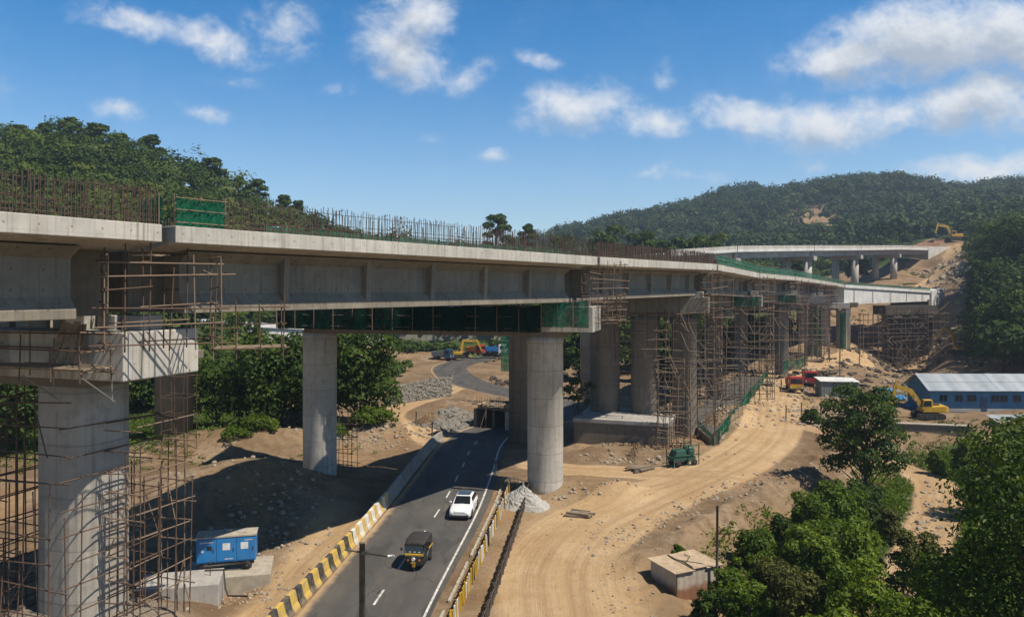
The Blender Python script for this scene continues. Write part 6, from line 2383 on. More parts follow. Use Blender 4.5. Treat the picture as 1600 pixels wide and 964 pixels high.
def excavator(label, loc, rz, boom=((0, 0), (1.6, 2.6), (3.9, 2.2)), stick=(4.9, .4), scale=1.0, turn=0.0):
    """local +x is where the boom points; boom points as (forward, up) from its foot"""
    t = empty('excavator', loc, label, 'excavator', None, rz)
    t.scale = (scale,) * 3
    for sy in (-1, 1):
        mb = MB()
        prof = []
        for k in range(8):
            a = R(90 + k * 180 / 7)
            prof.append((-1.45 + .42 * math.cos(a), 0, .44 + .42 * math.sin(a)))
        for k in range(8):
            a = R(-90 + k * 180 / 7)
            prof.append((1.45 + .42 * math.cos(a), 0, .44 + .42 * math.sin(a)))
        mb.prism(prof, (0, sy * 1.05 - .27, 0), (0, sy * 1.05 + .27, 0))
        tr_ = mb.build('track', M['rubber'], t, .03)
        mb = MB()
        for x in (-1.3, -.65, 0, .65, 1.3):
            mb.tube([(x, sy * 1.05 - .29, .42), (x, sy * 1.05 + .29, .42)], .2, 10)
        mb.build('roller', M['steel_dark'], tr_)
    mb = MB()
    mb.tube([(0, 0, .75), (0, 0, 1.02)], .75, 16)
    mb.build('turntable', M['steel_dark'], t)
    mb = MB()
    mb.hexa([(-1.9, -1.25, 1.02), (1.1, -1.25, 1.02), (1.1, 1.25, 1.02), (-1.9, 1.25, 1.02), (-1.95, -1.25, 1.95), (.9, -1.25, 1.75), (.9, 1.25, 1.75), (-1.95, 1.25, 1.95)])
    mb.build('house', M['yellow'], t, .08)
    mb = MB()
    mb.hexa([(-2.2, -1.2, 1.0), (-1.85, -1.2, 1.0), (-1.85, 1.2, 1.0), (-2.2, 1.2, 1.0), (-2.25, -1.1, 1.8), (-1.85, -1.1, 1.85), (-1.85, 1.1, 1.85), (-2.25, 1.1, 1.8)])
    mb.build('counterweight', M['yellow'], t, .08)
    mb = MB()
    mb.hexa([(-.2, .35, 1.7), (1.25, .35, 1.4), (1.25, 1.25, 1.4), (-.2, 1.25, 1.7), (-.15, .4, 2.75), (.95, .4, 2.72), (.95, 1.2, 2.72), (-.15, 1.2, 2.75)])
    cab = mb.build('cab', M['yellow'], t, .05)
    mb = MB()
    mb.add([(1.24, .45, 1.75), (1.24, 1.15, 1.75), (1.00, 1.1, 2.62), (1.00, .5, 2.62)], [(0, 1, 2, 3)])
    mb.add([(0, 1.262, 1.85), (1.05, 1.262, 1.85), (.86, 1.235, 2.6), (0, 1.235, 2.6)], [(3, 2, 1, 0)])
    mb.add([(0, .338, 1.95), (1.05, .338, 1.95), (.86, .372, 2.6), (0, .372, 2.6)], [(0, 1, 2, 3)])
    mb.build('cab_window', M['glass'], cab)
    mb = MB()
    mb.box((-.9, -.2, 2.0), (.9, 1.2, .18))
    mb.tube([(-1.3, -.7, 1.9), (-1.3, -.7, 2.45)], .07, 8)
    mb.build('engine_cover', M['steel_dark'], t, .03)
    F0 = Vector((.75, -.15, 1.55))
    P = [F0 + Vector((f, 0, u)) for f, u in boom]
    S_ = F0 + Vector((stick[0], 0, stick[1]))

    def beam(pts, w, hs):
        mb = MB()
        rings = []
        for i, p in enumerate(pts):
            tt = (pts[min(i + 1, len(pts) - 1)] - pts[max(i - 1, 0)]).normalized()
            n_ = Vector((-tt.z, 0, tt.x))
            h = hs[i]
            rings.append([p + Vector((0, -w, 0)) - n_ * h, p + Vector((0, w, 0)) - n_ * h, p + Vector((0, w, 0)) + n_ * h, p + Vector((0, -w, 0)) + n_ * h])
        ring_loft(mb, rings, smooth=False)
        return mb
    mids = [P[0], P[0].lerp(P[1], .5), P[1], P[1].lerp(P[2], .5), P[2]]
    beam(mids, .2, [.2, .32, .34, .28, .18]).build('boom', M['yellow'], t, .02)
    q0 = P[2] + (P[2] - S_).normalized() * .7
    beam([q0, P[2], P[2].lerp(S_, .5), S_], .16, [.14, .26, .2, .13]).build('stick', M['yellow'], t, .02)
    mb = MB()
    dn = (S_ - P[2]).normalized()
    bk = Vector((-1, 0, 0))
    B0 = S_
    prof = [B0 + Vector((.12, 0, .05)), B0 + Vector((.22, 0, -.55)), B0 + Vector((-.15, 0, -.95)), B0 + Vector((-.75, 0, -.85)), B0 + Vector((-.55, 0, -.55)), B0 + Vector((-.18, 0, -.30))]
    mb.prism(prof, (0, -.5, 0), (0, .5, 0))
    mb.build('bucket', M['steel_dark'], t, .03)
    for a, b in ((F0 + Vector((.5, .28, -.1)), P[0].lerp(P[1], .8) + Vector((0, .28, 0))), (P[1].lerp(P[2], .2) + Vector((0, 0, .38)), q0 + Vector((0, 0, .1)))):
        mb = MB()
        m_ = a.lerp(b, .55)
        mb.tube([a, m_], .09, 8)
        mb.tube([m_, b], .05, 8)
        mb.build('hydraulic_ram', M['steel_grey'], t)
    return t


p = at(1450, 655, 106)
excavator("yellow excavator in front of the blue building, boom folded to its left", (p.x, p.y, gh(p.x, p.y)), R(172), boom=((0, 0), (1.5, 2.2), (3.4, 2.9)), stick=(4.0, .1), scale=1.0)
p = at(1500, 553, 192)
excavator("yellow excavator digging at the foot of the earth slope", (p.x, p.y, gh(p.x, p.y) + .2), R(172), boom=((0, 0), (.8, 3.0), (2.4, 4.2)), stick=(3.6, 1.8), scale=1.15)
p = at(1484, 374, 352)
excavator("yellow excavator on top of the red earth heap", (p.x, p.y - 3, 39.6), R(178), boom=((0, 0), (1.0, 2.5), (3.8, 2.9)), stick=(4.4, .5), scale=1.55)
p = at(716, 556, 192)
excavator("yellow long boom excavator arching over the parked trucks far under the deck", (p.x, p.y, gh(p.x, p.y)), R(4), boom=((0, 0), (.5, 3.1), (4.3, 2.9)), stick=(5.4, .4), scale=.95)


def truck(label, loc, rz, cabc, bodyc, lowc, L=5.2, group=None):
    t = empty('truck', loc, label, 'truck', group, rz)
    mb = MB()
    mb.hexa([(-1.15, -L / 2, .55), (1.15, -L / 2, .55), (1.15, -L / 2 + 1.75, .55), (-1.15, -L / 2 + 1.75, .55), (-1.1, -L / 2 + .1, 2.65), (1.1, -L / 2 + .1, 2.65), (1.1, -L / 2 + 1.7, 2.65), (-1.1, -L / 2 + 1.7, 2.65)])
    cab = mb.build('cab', M[cabc], t, .06)
    g = MB()
    g.add([(-.95, -L / 2 + .03, 1.55), (.95, -L / 2 + .03, 1.55), (.92, -L / 2 + .075, 2.35), (-.92, -L / 2 + .075, 2.35)], [(0, 1, 2, 3)])
    for sx in (-1, 1):
        g.add([(sx * 1.14, -L / 2 + .35, 1.55), (sx * 1.14, -L / 2 + 1.3, 1.55), (sx * 1.12, -L / 2 + 1.3, 2.3), (sx * 1.12, -L / 2 + .45, 2.3)], [(0, 1, 2, 3) if sx > 0 else (3, 2, 1, 0)])
    g.build('window', M['glass'], cab)
    g = MB()
    g.box((0, -L / 2 - .03, 1.05), (2.2, .06, .75))
    g.build('front_panel', M[lowc], cab, .02)
    g = MB()
    g.box((0, -L / 2 - .1, .62), (2.35, .16, .26))
    g.build('bumper', M['steel_dark'], t, .03)
    for sx in (-1, 1):
        g = MB()
        g.tube([(sx * .85, -L / 2 - .09, .95), (sx * .85, -L / 2 - .05, .95)], .13, 10)
        g.build('headlight', M['lamp'], t)
    g = MB()
    g.box((0, L / 2 - 1.6, 1.0), (2.3, 3.2, .14))
    for sx in (-1, 1):
        g.box((sx * 1.12, L / 2 - 1.6, 1.55), (.08, 3.2, 1.0))
    g.box((0, L / 2 - .04, 1.55), (2.3, .08, 1.0))
    g.box((0, L / 2 - 3.16, 1.75), (2.3, .08, 1.4))
    g.build('load_bed', M[bodyc], t, .02)
    g = MB()
    g.box((0, .3, .72), (.8, L - .6, .2))
    g.build('chassis', M['steel_dark'], t)
    for y in (-L / 2 + .9, L / 2 - 1.0):
        for sx in (-1, 1):
            wheel(t, (sx * .98, y, .48), .48, .3)
    return t


p = at(1241, 611, 133)
truck("red truck with a yellow lower front, facing the camera on the dirt yard", (p.x, p.y, gh(p.x, p.y)), R(-12), 'red', 'red', 'yellow', 5.4)
p = at(1262, 606, 140)
truck("second red truck parked close behind the yellow fronted one", (p.x + .4, p.y, gh(p.x, p.y)), R(-16), 'red', 'red', 'red', 5.0)
p = at(698, 561, 190)
truck("small dark blue truck far under the deck, beside the long boomed excavator", (p.x - 1, p.y, gh(p.x, p.y)), R(70), 'blue_dark', 'grey_sheet', 'blue_dark', 5.0)
p = at(733, 560, 196)
truck("orange red truck far under the deck below the yellow boom", (p.x + 1.5, p.y + 1, gh(p.x, p.y)), R(60), 'red', 'orange', 'red', 5.0)
p = at(757, 559, 197)
truck("pale blue truck far under the deck, right of the orange one", (p.x + 3, p.y, gh(p.x, p.y)), R(80), 'white', 'blue', 'white', 5.0)

# green machine by the bamboo tower: a towed mixer with a frame
p = at(1066, 732, 77)
t = empty('towed_mixer', (p.x, p.y, gh(p.x, p.y)), "dark green towed machine with a railed frame at the foot of the bamboo tower", 'site machine', None, R(22))
mb = MB()
mb.box((-.1, 0, .75), (2.6, 1.2, .35))
mb.hexa([(-1.2, -.6, .92), (.2, -.6, .92), (.2, .6, .92), (-1.2, .6, .92), (-1.0, -.5, 1.55), (.1, -.5, 1.65), (.1, .5, 1.65), (-1.0, .5, 1.55)])
mb.build('engine_housing', M['green_paint'], t, .05)
mb = MB()
mb.lathe([(.25, 0), (.55, .15), (.62, .6), (.42, 1.0), (.36, 1.02)], (.75, 0, .85), 18)
mb.build('drum', M['green_paint'], t)
for x in (-1.4, .3, 1.5):
    for y in (-.68, .68):
        mb = MB()
        mb.tube([(x, y, 0), (x, y, 2.1 if x > 0 else 1.6)], .05, 6)
        mb.build('frame_post', M['green_paint'], t)
for y in (-.68, .68):
    mb = MB()
    mb.tube([(.3, y, 2.05), (1.5, y, 2.05)], .045, 6)
    mb.tube([(-1.4, y, 1.1), (1.5, y, 1.1)], .045, 6)
    mb.build('frame_rail', M['green_paint'], t)
for x in (-.9, 1.0):
    for y in (-.62, .62):
        wheel(t, (x, y, .34), .34, .2, (0, 1, 0))
mb = MB()
mb.tube([(-1.4, 0, .6), (-2.3, 0, .35)], .06, 6)
mb.build('tow_bar', M['steel_dark'], t)

# ------------------------------------------------------------------ buildings on the right


def m_corr():
    m, T = new_mat("corrugated_roof")
    tc = T.n('ShaderNodeTexCoord').outputs['Object']
    x, y, z = T.xyz(tc)
    n = T.noise(tc, .6, 5, .6)
    sh = T.math('FRACT', T.math('MULTIPLY', T.math('FLOOR', T.math('DIVIDE', x, .95)), .381))
    col = T.mix(sh, (.30, .34, .37), (.42, .45, .47))
    col = T.mix(T.math('MULTIPLY', T.step(n, .5, .7), .55), col, (.24, .25, .25))
    st = T.noise(T.mapping(tc, (2.5, .3, .3)), 1.0, 5, .65)
    col = T.mix(T.math('MULTIPLY', T.step(st, .55, .72), .5), col, (.30, .22, .16))
    finish(T, col, .5, T.math('SINE', T.math('MULTIPLY', x, 28)), .5, .03, metal=.25)
    return m


M['corr'] = m_corr()
p0 = at(1453, 640, 112)
t = empty('blue_building', (p0.x, p0.y, gh(p0.x + 8, p0.y)), "long low blue building with a grey corrugated roof at the yard's edge", 'building', None, R(-3))
BW, BD, BH = 19.0, 7.0, 3.35
mb = MB()
mb.box((BW / 2, BD / 2, BH / 2 - .2), (BW, BD, BH + .4))
wl = mb.build('wall', M['blue_wall'], t, .02)
mb = MB()
mb.prism([(0, 0, BH), (0, BD, BH), (0, BD / 2, BH + 1.7)], (0.02, 0, 0), (BW - .02, 0, 0))
mb.build('gable', M['blue_wall'], t)
for k, (x0, x1) in enumerate(((-.55, 9.6), (9.5, BW + .5))):
    mb = MB()
    for (ya, za, yb, zb) in ((-.75, BH - .22 + .03 * k, BD / 2 + .02, BH + 1.78 + .03 * k), (BD + .75, BH - .22 + .03 * k, BD / 2 - .02, BH + 1.78 + .03 * k)):
        for (s0, s1, lift) in ((0, .54, 0), (.5, 1.0, .045)):
            y0, z0 = ya + (yb - ya) * s0, za + (zb - za) * s0 + lift
            y1, z1 = ya + (yb - ya) * s1, za + (zb - za) * s1 + lift
            mb.hexa([(x0, y0, z0 - .03), (x1, y0, z0 - .03), (x1, y1, z1 - .03), (x0, y1, z1 - .03), (x0, y0, z0), (x1, y0, z0), (x1, y1, z1), (x0, y1, z1)])
    mb.build('roof', M['corr'], t)
for x in (1.9, 4.1, 5.9, 9.2, 10.45, 12.3, 15.6):
    g = MB()
    w, h = (.95 if x != 5.9 else 1.2), .85
    g.box((x, -.02, 1.95), (w + .18, .10, h + .18))
    f = g.build('window', M['blue_dark'], t, .01)
    g = MB()
    g.box((x, -.062, 1.95), (w, .03, h))
    g.build('pane', M['glass'], f)
    g = MB()
    g.box((x, -.10, 1.95), (.05, .05, h))
    g.box((x, -.10, 1.45), (w + .3, .16, .07))
    g.build('sill', M['blue_wall'], f)
g = MB()
g.box((7.6, -.03, 1.05), (.95, .08, 2.1))
dr = g.build('door', M['blue_dark'], t, .02)
g = MB()
g.box((7.95, -.09, 1.05), (.06, .06, .16))
g.build('handle', M['steel_grey'], dr)
g = MB()
g.box((BW / 2, -.03, .2), (BW + .1, .08, .5))
g.build('plinth', M['concrete'], t, .02)

p0 = at(1283, 616, 127)
t = empty('site_shed', (p0.x, p0.y, gh(p0.x + 2, p0.y + 2)), "grey green sheet metal site shed with a dusty white roof", 'shed', None, R(-4))
mb = MB()
n = 30
for (x0, y0, x1, y1) in ((0, 0, 6.0, 0), (6.0, 0, 6.0, 3), (6.0, 3, 0, 3), (0, 3, 0, 0)):
    q = []
    dx, dy = x1 - x0, y1 - y0
    ln = math.hypot(dx, dy)
    for i in range(n + 1):
        o_ = .04 * (i % 2)
        q.append((x0 + dx * i / n + dy / ln * o_, y0 + dy * i / n - dx / ln * o_))
    mb.add([(x, y, -.3) for x, y in q] + [(x, y, 2.5) for x, y in q], [(i, i + 1, n + 2 + i, n + 1 + i) for i in range(n)])
mb.build('wall', M['grey_sheet'], t)
mb = MB()
mb.hexa([(-.2, -.25, 2.5), (6.2, -.25, 2.42), (6.2, 3.25, 2.75), (-.2, 3.25, 2.85), (-.2, -.25, 2.56), (6.2, -.25, 2.48), (6.2, 3.25, 2.81), (-.2, 3.25, 2.91)])
mb.build('roof', M['concrete_white'], t)
for x in (2.0, 4.0):
    mb = MB()
    mb.box((x, -.06, 1.15), (.10, .08, 2.7))
    mb.build('panel_post', M['steel_dark'], t)

t = empty('tarp', at(1385, 612, 124), "crumpled bright blue tarpaulin over a stack behind the round crowned tree", 'tarpaulin')
mb = MB()
rg = np.random.default_rng(4)
nx_, ny_ = 18, 12
V = []
for j in range(ny_ + 1):
    for i in range(nx_ + 1):
        u, v = i / nx_ * 2 - 1, j / ny_ * 2 - 1
        h = 1.5 * (1 - max(abs(u), abs(v)) ** 3) + rg.normal() * .10
        V.append((u * 2.6 + rg.normal() * .06, v * 1.6 + rg.normal() * .06, max(-.1, h)))
mb.add(V, [(j * (nx_ + 1) + i, j * (nx_ + 1) + i + 1, (j + 1) * (nx_ + 1) + i + 1, (j + 1) * (nx_ + 1) + i) for j in range(ny_) for i in range(nx_)])
mb.build('sheet', M['tarp'], t)
mb = MB()
mb.box((0, 0, .55), (4.6, 2.6, 1.2))
mb.build('stack', M['plank'], t)
t.location.z = gh(t.location.x, t.location.y)
t = empty('tarp', at(1432, 622, 117), "darker blue tarpaulin draped over crates beside the blue building", 'tarpaulin')
mb = MB()
mb.add([(x * .7, y * .75, z * .75) for x, y, z in V], [(j * (nx_ + 1) + i, j * (nx_ + 1) + i + 1, (j + 1) * (nx_ + 1) + i + 1, (j + 1) * (nx_ + 1) + i) for j in range(ny_) for i in range(nx_)])
mb.build('sheet', M['blue_wall'], t)
t.location.z = gh(t.location.x, t.location.y)

t = empty('roof_sheet', at(1585, 650, 100), "loose pale blue roof sheet lying in front of the blue building", 'sheet')
mb = MB()
mb.hexa([(-3, -1.2, .6), (3.2, -1.2, .7), (3.2, 1.2, 1.2), (-3, 1.2, 1.1), (-3, -1.2, .65), (3.2, -1.2, .75), (3.2, 1.2, 1.25), (-3, 1.2, 1.15)])
mb.build('corrugated_sheet', M['corr'], t)
for x in (-2.6, 2.6):
    mb = MB()
    mb.box((x, 0, .35), (.2, 2.0, 1.2))
    mb.build('trestle', M['plank'], t)
t.location.z = gh(t.location.x, t.location.y)

for px, py, d, nb, ln, rz, nm, lab in ((1298, 588, 152, 16, 4.5, 20, 'timber_stack', "stack of grey timber formwork behind the site shed"), (1200, 603, 138, 14, 4.0, 70, 'timber_stack', "small timber stack beside the slab's far netted end"),
                                       (1340, 602, 140, 12, 4.0, -30, 'timber_stack', "timber pile right of the site shed, under the round crowned tree's tip"), (1268, 578, 165, 14, 5.0, 10, 'pipe_stack', "rusty stack of scaffold pipes below the tall light green net"),
                                       (1000, 738, 76, 10, 2.6, 35, 'timber_stack', "little pile of broken planks in front of the concrete footing"), (905, 800, 61, 6, 2.0, -20, 'timber_stack', "few loose planks lying beside the track near the gravel heap")):
    p = at(px, py, d)
    t = empty(nm, (p.x, p.y, gh(p.x, p.y)), lab, 'timber' if nm[0] == 't' else 'pipes', None, R(rz))
    for k in range(nb):
        mb = MB()
        row = k // 5
        y_ = (k % 5 - 2) * .34 + rnd.uniform(-.05, .05)
        if nm[0] == 't':
            mb.box((rnd.uniform(-.3, .3), y_, .10 + row * .17), (ln * rnd.uniform(.75, 1.05), .28, .13), R(rnd.uniform(-7, 7)))
            mb.build('timber', M[rnd.choice(['plank', 'plank', 'bamboo', 'wood_pole'])], t)
        else:
            mb.tube([(-ln / 2 + rnd.uniform(-.3, .3), y_, .12 + row * .2), (ln / 2, y_, .12 + row * .2)], .09, 6)
            mb.build('pipe', M[rnd.choice(['rust', 'rust_pale'])], t)

# low stone terrace under the yellow excavator
t = empty('terrace_wall', at(1440, 668, 98), "low brown terrace wall below the yellow excavator", 'retaining wall')
a, b = at(1395, 672, 97.5), at(1520, 680, 95)
z0 = min(gh(a.x, a.y), gh(b.x, b.y)) - .6
mb = MB()
mb.hexa([Vector((a.x, a.y, z0)), Vector((b.x, b.y, z0)), Vector((b.x, b.y + .8, z0)), Vector((a.x, a.y + .8, z0)), Vector((a.x, a.y, .75)), Vector((b.x, b.y, .8)), Vector((b.x, b.y + .8, .8)), Vector((a.x, a.y + .8, .75))])
wpart(mb, 'stone_face', M['concrete_dark'], t, .06)
mb = MB()
mb.hexa([Vector((a.x, a.y - .1, .76)), Vector((b.x, b.y - .1, .81)), Vector((b.x, b.y + .9, .81)), Vector((a.x, a.y + .9, .76)), Vector((a.x, a.y - .1, .9)), Vector((b.x, b.y - .1, .95)), Vector((b.x, b.y + .9, .95)), Vector((a.x, a.y + .9, .9))])
wpart(mb, 'coping', M['dusty_top'], t, .03)

# site posts and poles in the yard
for px, py, d, h, lab in ((1221, 612, 131, 2.2, "short dark site post left of the red truck"), (1312, 598, 150, 7.5, "tall thin pole in the yard behind the grey green shed"), (1343, 560, 170, 6, "thin pole at the mouth of the sandy track"),
                          (1228, 655, 104, 2.0, "leaning dark post at the fork of the track"), (1252, 655, 105, 2.4, "second thin post at the fork of the track"), (1283, 660, 103, 2.6, "third thin post at the fork, closest to the tree")):
    p = at(px, py, d)
    g = gh(p.x, p.y)
    mb = MB()
    mb.tube([(0, 0, -.3), (rnd.uniform(-.1, .1), 0, h)], [.09 if d < 120 else .12, .07 if d < 120 else .1], 7)
    o = mb.build('site_post', M['wood_pole'])
    o.location = (p.x, p.y, g)
    tag(o, lab, 'post')
for px, py, d, h, lab in ((675, 690, 88.5, 2.6, "thin dark post at the far end of the barrier"), (650, 676, 96, 1.8, "short stake on the mound behind the barrier's far end"), (774, 745, 74, 1.4, "stubby wooden stake at the far end of the guard fence")):
    p = at(px, py, d)
    mb = MB()
    mb.tube([(0, 0, -.3), (.03, 0, h)], .08, 7)
    o = mb.build('site_post', M['wood_pole'])
    o.location = (p.x, p.y, gh(p.x, p.y))
    tag(o, lab, 'post')

# ------------------------------------------------------------------ single trees and shrubs


def tree_px(label, px, ytop, d, wpx, name='tree', cat='tree', base=None, leaves=2600, leaf=.4, seed=1, group=None, dz=0.0, **kw):
    """a tree whose top shows at row ytop"""
    x = (px - 800) / F * d
    g = gh(x, d) if base is None else base
    top = EYE - (ytop - HZ) / F * d
    H = max(1.2, top - g)
    return make_tree(name, label, cat, (x, d, g), H, wpx / F * d / 2, leaves, leaf, seed, group, **kw)


def veg():
    U = dict(shape='umbrella', mat=LEAF_HILL, flat=.5, leaves=1500, leaf=.50, trunk_frac=.50, nclump=11)
    ridge = [(30, 196, 52, "flat topped ridge tree at the far left end of the skyline"), (68, 193, 40, "ridge tree just left of the skyline's highest tree"), (110, 184, 46, "highest flat topped tree on the left skyline"),
             (152, 193, 50, "ridge tree just right of the skyline's highest tree"), (186, 208, 36, "small round ridge tree halfway down to the leaning one"), (236, 211, 44, "lone flat topped tree standing out where the ridge begins to fall"),
             (330, 247, 52, "big spreading ridge tree above the small green net panel"), (372, 276, 32, "little ridge tree between two larger flat topped ones"), (400, 281, 42, "flat topped tree low on the falling ridge, above the rebar"),
             (443, 304, 34, "small umbrella tree near the lower end of the left ridge"), (466, 312, 26, "last tiny tree at the lower end of the left ridge")]
    for i, (px, yt, w, lab) in enumerate(ridge):
        tree_px(lab, px, yt, 252, w, 'ridge_tree', seed=100 + i, group='trees on the left skyline', **U)
    V2 = dict(U)
    V2.update(leaves=2400, flat=.62)
    tree_px("tall spreading tree rising above the deck rebar against the sky", 776, 332, 245, 58, 'spreading_tree', seed=120, **V2)
    tree_px("smaller spreading tree beside the tall one above the deck rebar", 824, 348, 247, 34, 'spreading_tree', seed=121, **V2)
    RB = dict(mat=LEAF_HILL, leaves=2600, leaf=.5, trunk_frac=.25, nclump=14)
    for i, (px, yt, w, d, lab) in enumerate([
        (880, 366, 50, 240, "low round tree behind the deck, left of the dark tree group"), (948, 353, 62, 232, "dark round tree leading the group behind the brown rebar"), (1002, 360, 56, 230, "broad tree second in the group behind the brown rebar"),
        (1046, 368, 46, 226, "bright green tree in the middle of the group behind the brown rebar"), (1106, 362, 72, 222, "wide dark tree ending the group, left of the upper viaduct"), (1075, 372, 40, 236, "half hidden tree between the bright one and the wide dark one"),
        (1166, 405, 40, 190, "tree crown showing under the upper viaduct's first span"), (1235, 402, 44, 262, "tree standing behind the upper viaduct's columns"), (1340, 404, 34, 300, "small tree behind the upper viaduct's sunlit column")]):
        tree_px(lab, px, yt, d, w, 'round_tree', seed=140 + i, group='trees behind the deck', top_bright=.25 if 'bright' in lab else 0, **RB)
    # under the deck on the left
    RT = dict(leaf=.30, trunk_frac=.15, nclump=22, mat=LEAF_TREE)
    tree_px("big dense tree under the deck, left of the far road column", 440, 533, 92, 170, 'dense_tree', seed=160, leaves=9000, **RT)
    tree_px("big dense tree under the deck, right behind the far road column", 556, 512, 97, 150, 'dense_tree', seed=161, leaves=8000, **RT)
    tree_px("darker tree filling the gap behind the two dense ones", 500, 535, 104, 120, 'dense_tree', seed=162, leaves=6000, **RT)
    tree_px("loose tree with bare lower branches beside the shaded column", 338, 575, 92, 110, 'loose_tree', seed=163, leaves=3200, leaf=.26, trunk_frac=.25, nclump=16)
    tree_px("tree seen through the shaded scaffold bay", 8, 560, 84, 170, 'dense_tree', seed=164, leaves=7000, **RT)
    tree_px("tree just right of the one behind the shaded scaffold bay", 62, 590, 96, 130, 'dense_tree', seed=165, leaves=5000, **RT)
    tree_px("pale young tree behind the nearest pier's tower", 262, 570, 104, 120, 'dense_tree', seed=166, leaves=4500, **RT)
    BU = dict(shape='bush', name='shrub', cat='shrub', flat=.8, trunk_frac=.1, nclump=18, clump_r=(.16, .36), mat=LEAF_NEAR)
    tree_px("low sunlit shrub on the grass below the dense trees", 405, 676, 85, 66, seed=170, leaves=2200, leaf=.16, **BU)
    tree_px("trailing shrub on the lit earth mound beside the shaded column", 365, 700, 82, 48, seed=171, leaves=900, leaf=.15, **BU)
    tree_px("round shrub at the right foot of the dense trees", 585, 640, 92, 70, seed=172, leaves=2400, leaf=.18, **BU)
    tree_px("shrub between the dense trees' trunks", 500, 665, 90, 90, seed=173, leaves=2600, leaf=.18, **BU)
    tree_px("small bare legged tree seen between the bridge columns", 904, 590, 92, 44, 'small_tree', seed=174, leaves=700, leaf=.2, trunk_frac=.5, nclump=8)
    tree_px("leafy bush in the shade behind the dark round column", 835, 600, 130, 60, seed=175, leaves=1500, leaf=.3, **BU)
    BH = dict(mat=LEAF_HILL, leaves=3800, leaf=.42, trunk_frac=.12, nclump=16)
    for i, (px, yt, d, w, lab) in enumerate([(905, 512, 150, 70, "dark tree in the shade behind the sunlit column and its neighbour"), (965, 505, 158, 80, "dark tree behind the three column pier's far columns"), (1028, 500, 165, 90, "dark tree glimpsed between the footing's columns"),
                                            (1095, 498, 172, 90, "dark tree behind the bamboo wrapped column"), (1150, 500, 182, 80, "dark tree behind the tall braced bamboo tower"), (1205, 500, 192, 70, "dark tree behind the column left of the red truck"),
                                            (1015, 540, 148, 60, "low dark tree behind the bamboo tower's top"), (860, 520, 165, 60, "dark tree behind the sunlit column under the netted cap")]):
        tree_px(lab, px, yt, d, w, 'shade_tree', seed=350 + i, group='trees behind the bridge columns', **BH)
    for i, (px, yt, d, w, lab) in enumerate([(640, 536, 200, 60, "shrub at the left foot of the long grey wall"), (672, 541, 201, 40, "shrub near the middle of the long grey wall"), (704, 543, 202, 26, "small shrub right of the wall's middle"), (780, 536, 203, 44, "shrub at the wall's right end, behind the trucks")]):
        tree_px(lab, px, yt, d, w, seed=370 + i, leaves=900, leaf=.4, group='shrubs before the grey wall', **dict(BU, mat=LEAF_HILL))
    # right: tree between the track's fork
    tree_px("leafy round crowned tree standing between the two dirt tracks", 1352, 598, 70, 122, 'leafy_tree', seed=180, leaves=8500, leaf=.17, trunk_frac=.2, nclump=30, mat=LEAF_TREE, base=gh(32.2, 70), flat=.62, clump_r=(.20, .38), trunk_r=.24, top_bright=.12)
    bushes = [
        (1300, 744, 62, 118, "dense scrub bush at the foot of the round crowned tree"), (1352, 748, 64, 80, "scrub bush right of the round crowned tree's foot"), (1262, 762, 58, 88, "scrub bush on the edge of the bank left of the tree"),
        (1392, 790, 60, 44, "thin scrub along the inner bend of the winding track"), (1325, 806, 50, 140, "bright broad bush in the middle of the scrub"), (1268, 812, 49, 130, "bright leafy bush left of the scrub's middle"),
        (1180, 832, 53, 90, "grassy bush beside the slim post, on the bank's edge"), (1215, 868, 46, 110, "dark green bush right of the slim post"), (1140, 888, 45, 70, "low ragged bush at the tin hut's right end"),
        (1120, 920, 42, 90, "low bush in front of the tin hut's right corner"), (1170, 905, 40, 110, "leafy bush below the slim post near the frame's lower edge"), (1260, 880, 39, 150, "large glossy bush in the lower scrub"),
        (1345, 858, 37, 170, "large yellow green bush lit from the right"), (1300, 935, 33, 160, "dark bush at the lower edge below the yellow green one"), (1430, 905, 34, 160, "shaded bush under the overhanging tree"),
        (1395, 940, 29, 180, "dark shaded bush at the frame's lower edge under the tree"), (1530, 812, 46, 110, "bush on the slope right of the winding track"), (1560, 690, 66, 130, "bush below the blue building's right end"),
        (1508, 676, 80, 44, "weedy bush in front of the terrace wall"), (1590, 640, 84, 60, "bush beside the loose roof sheet"), (1330, 655, 88, 50, "low weeds on the yard's edge behind the round crowned tree"), (1268, 640, 102, 34, "small weed clump at the fork of the track"),
        (1462, 700, 82, 30, "weed clump where the winding track leaves the yard"), (1440, 818, 48, 110, "scrub bush where the winding track disappears behind the scrub"), (1478, 848, 41, 130, "dark scrub bush between the winding track and the overhanging tree"), (1225, 800, 55, 60, "thin bush on the bank right of the slim post's top"), (1060, 845, 50, 26, "lone weed tuft on the bank above the tin hut")]
    for i, (px, yt, d, w, lab) in enumerate(bushes):
        area = (w / F * d) ** 2
        tree_px(lab, px, yt, d, w, seed=200 + i, leaves=int(min(6500, 500 + area * 190)), leaf=.085 + .0009 * d, group='bushes in the scrub', top_bright=.45 if 'bright' in lab or 'yellow' in lab else .08, **dict(BU, mat=(LEAF_NEAR, LEAF_TREE, LEAF_NEAR, LEAF_DRY)[i % 4] if not ('bright' in lab or 'yellow' in lab) else LEAF_NEAR))
    # the overhanging tree in the lower right corner
    x, y = 18.6, 25.0
    make_tree('overhanging_tree', "large dark tree leaning into the frame's lower right corner", 'tree', (x, y, -3.2), 17.0, 4.2, 30000, .10, 301, mat=LEAF_TREE, trunk_frac=.22, nclump=44, flat=.62, trunk_r=.30, lean=(-.8, -.3), top_bright=.15)
    x, y = 25.0, 29.0
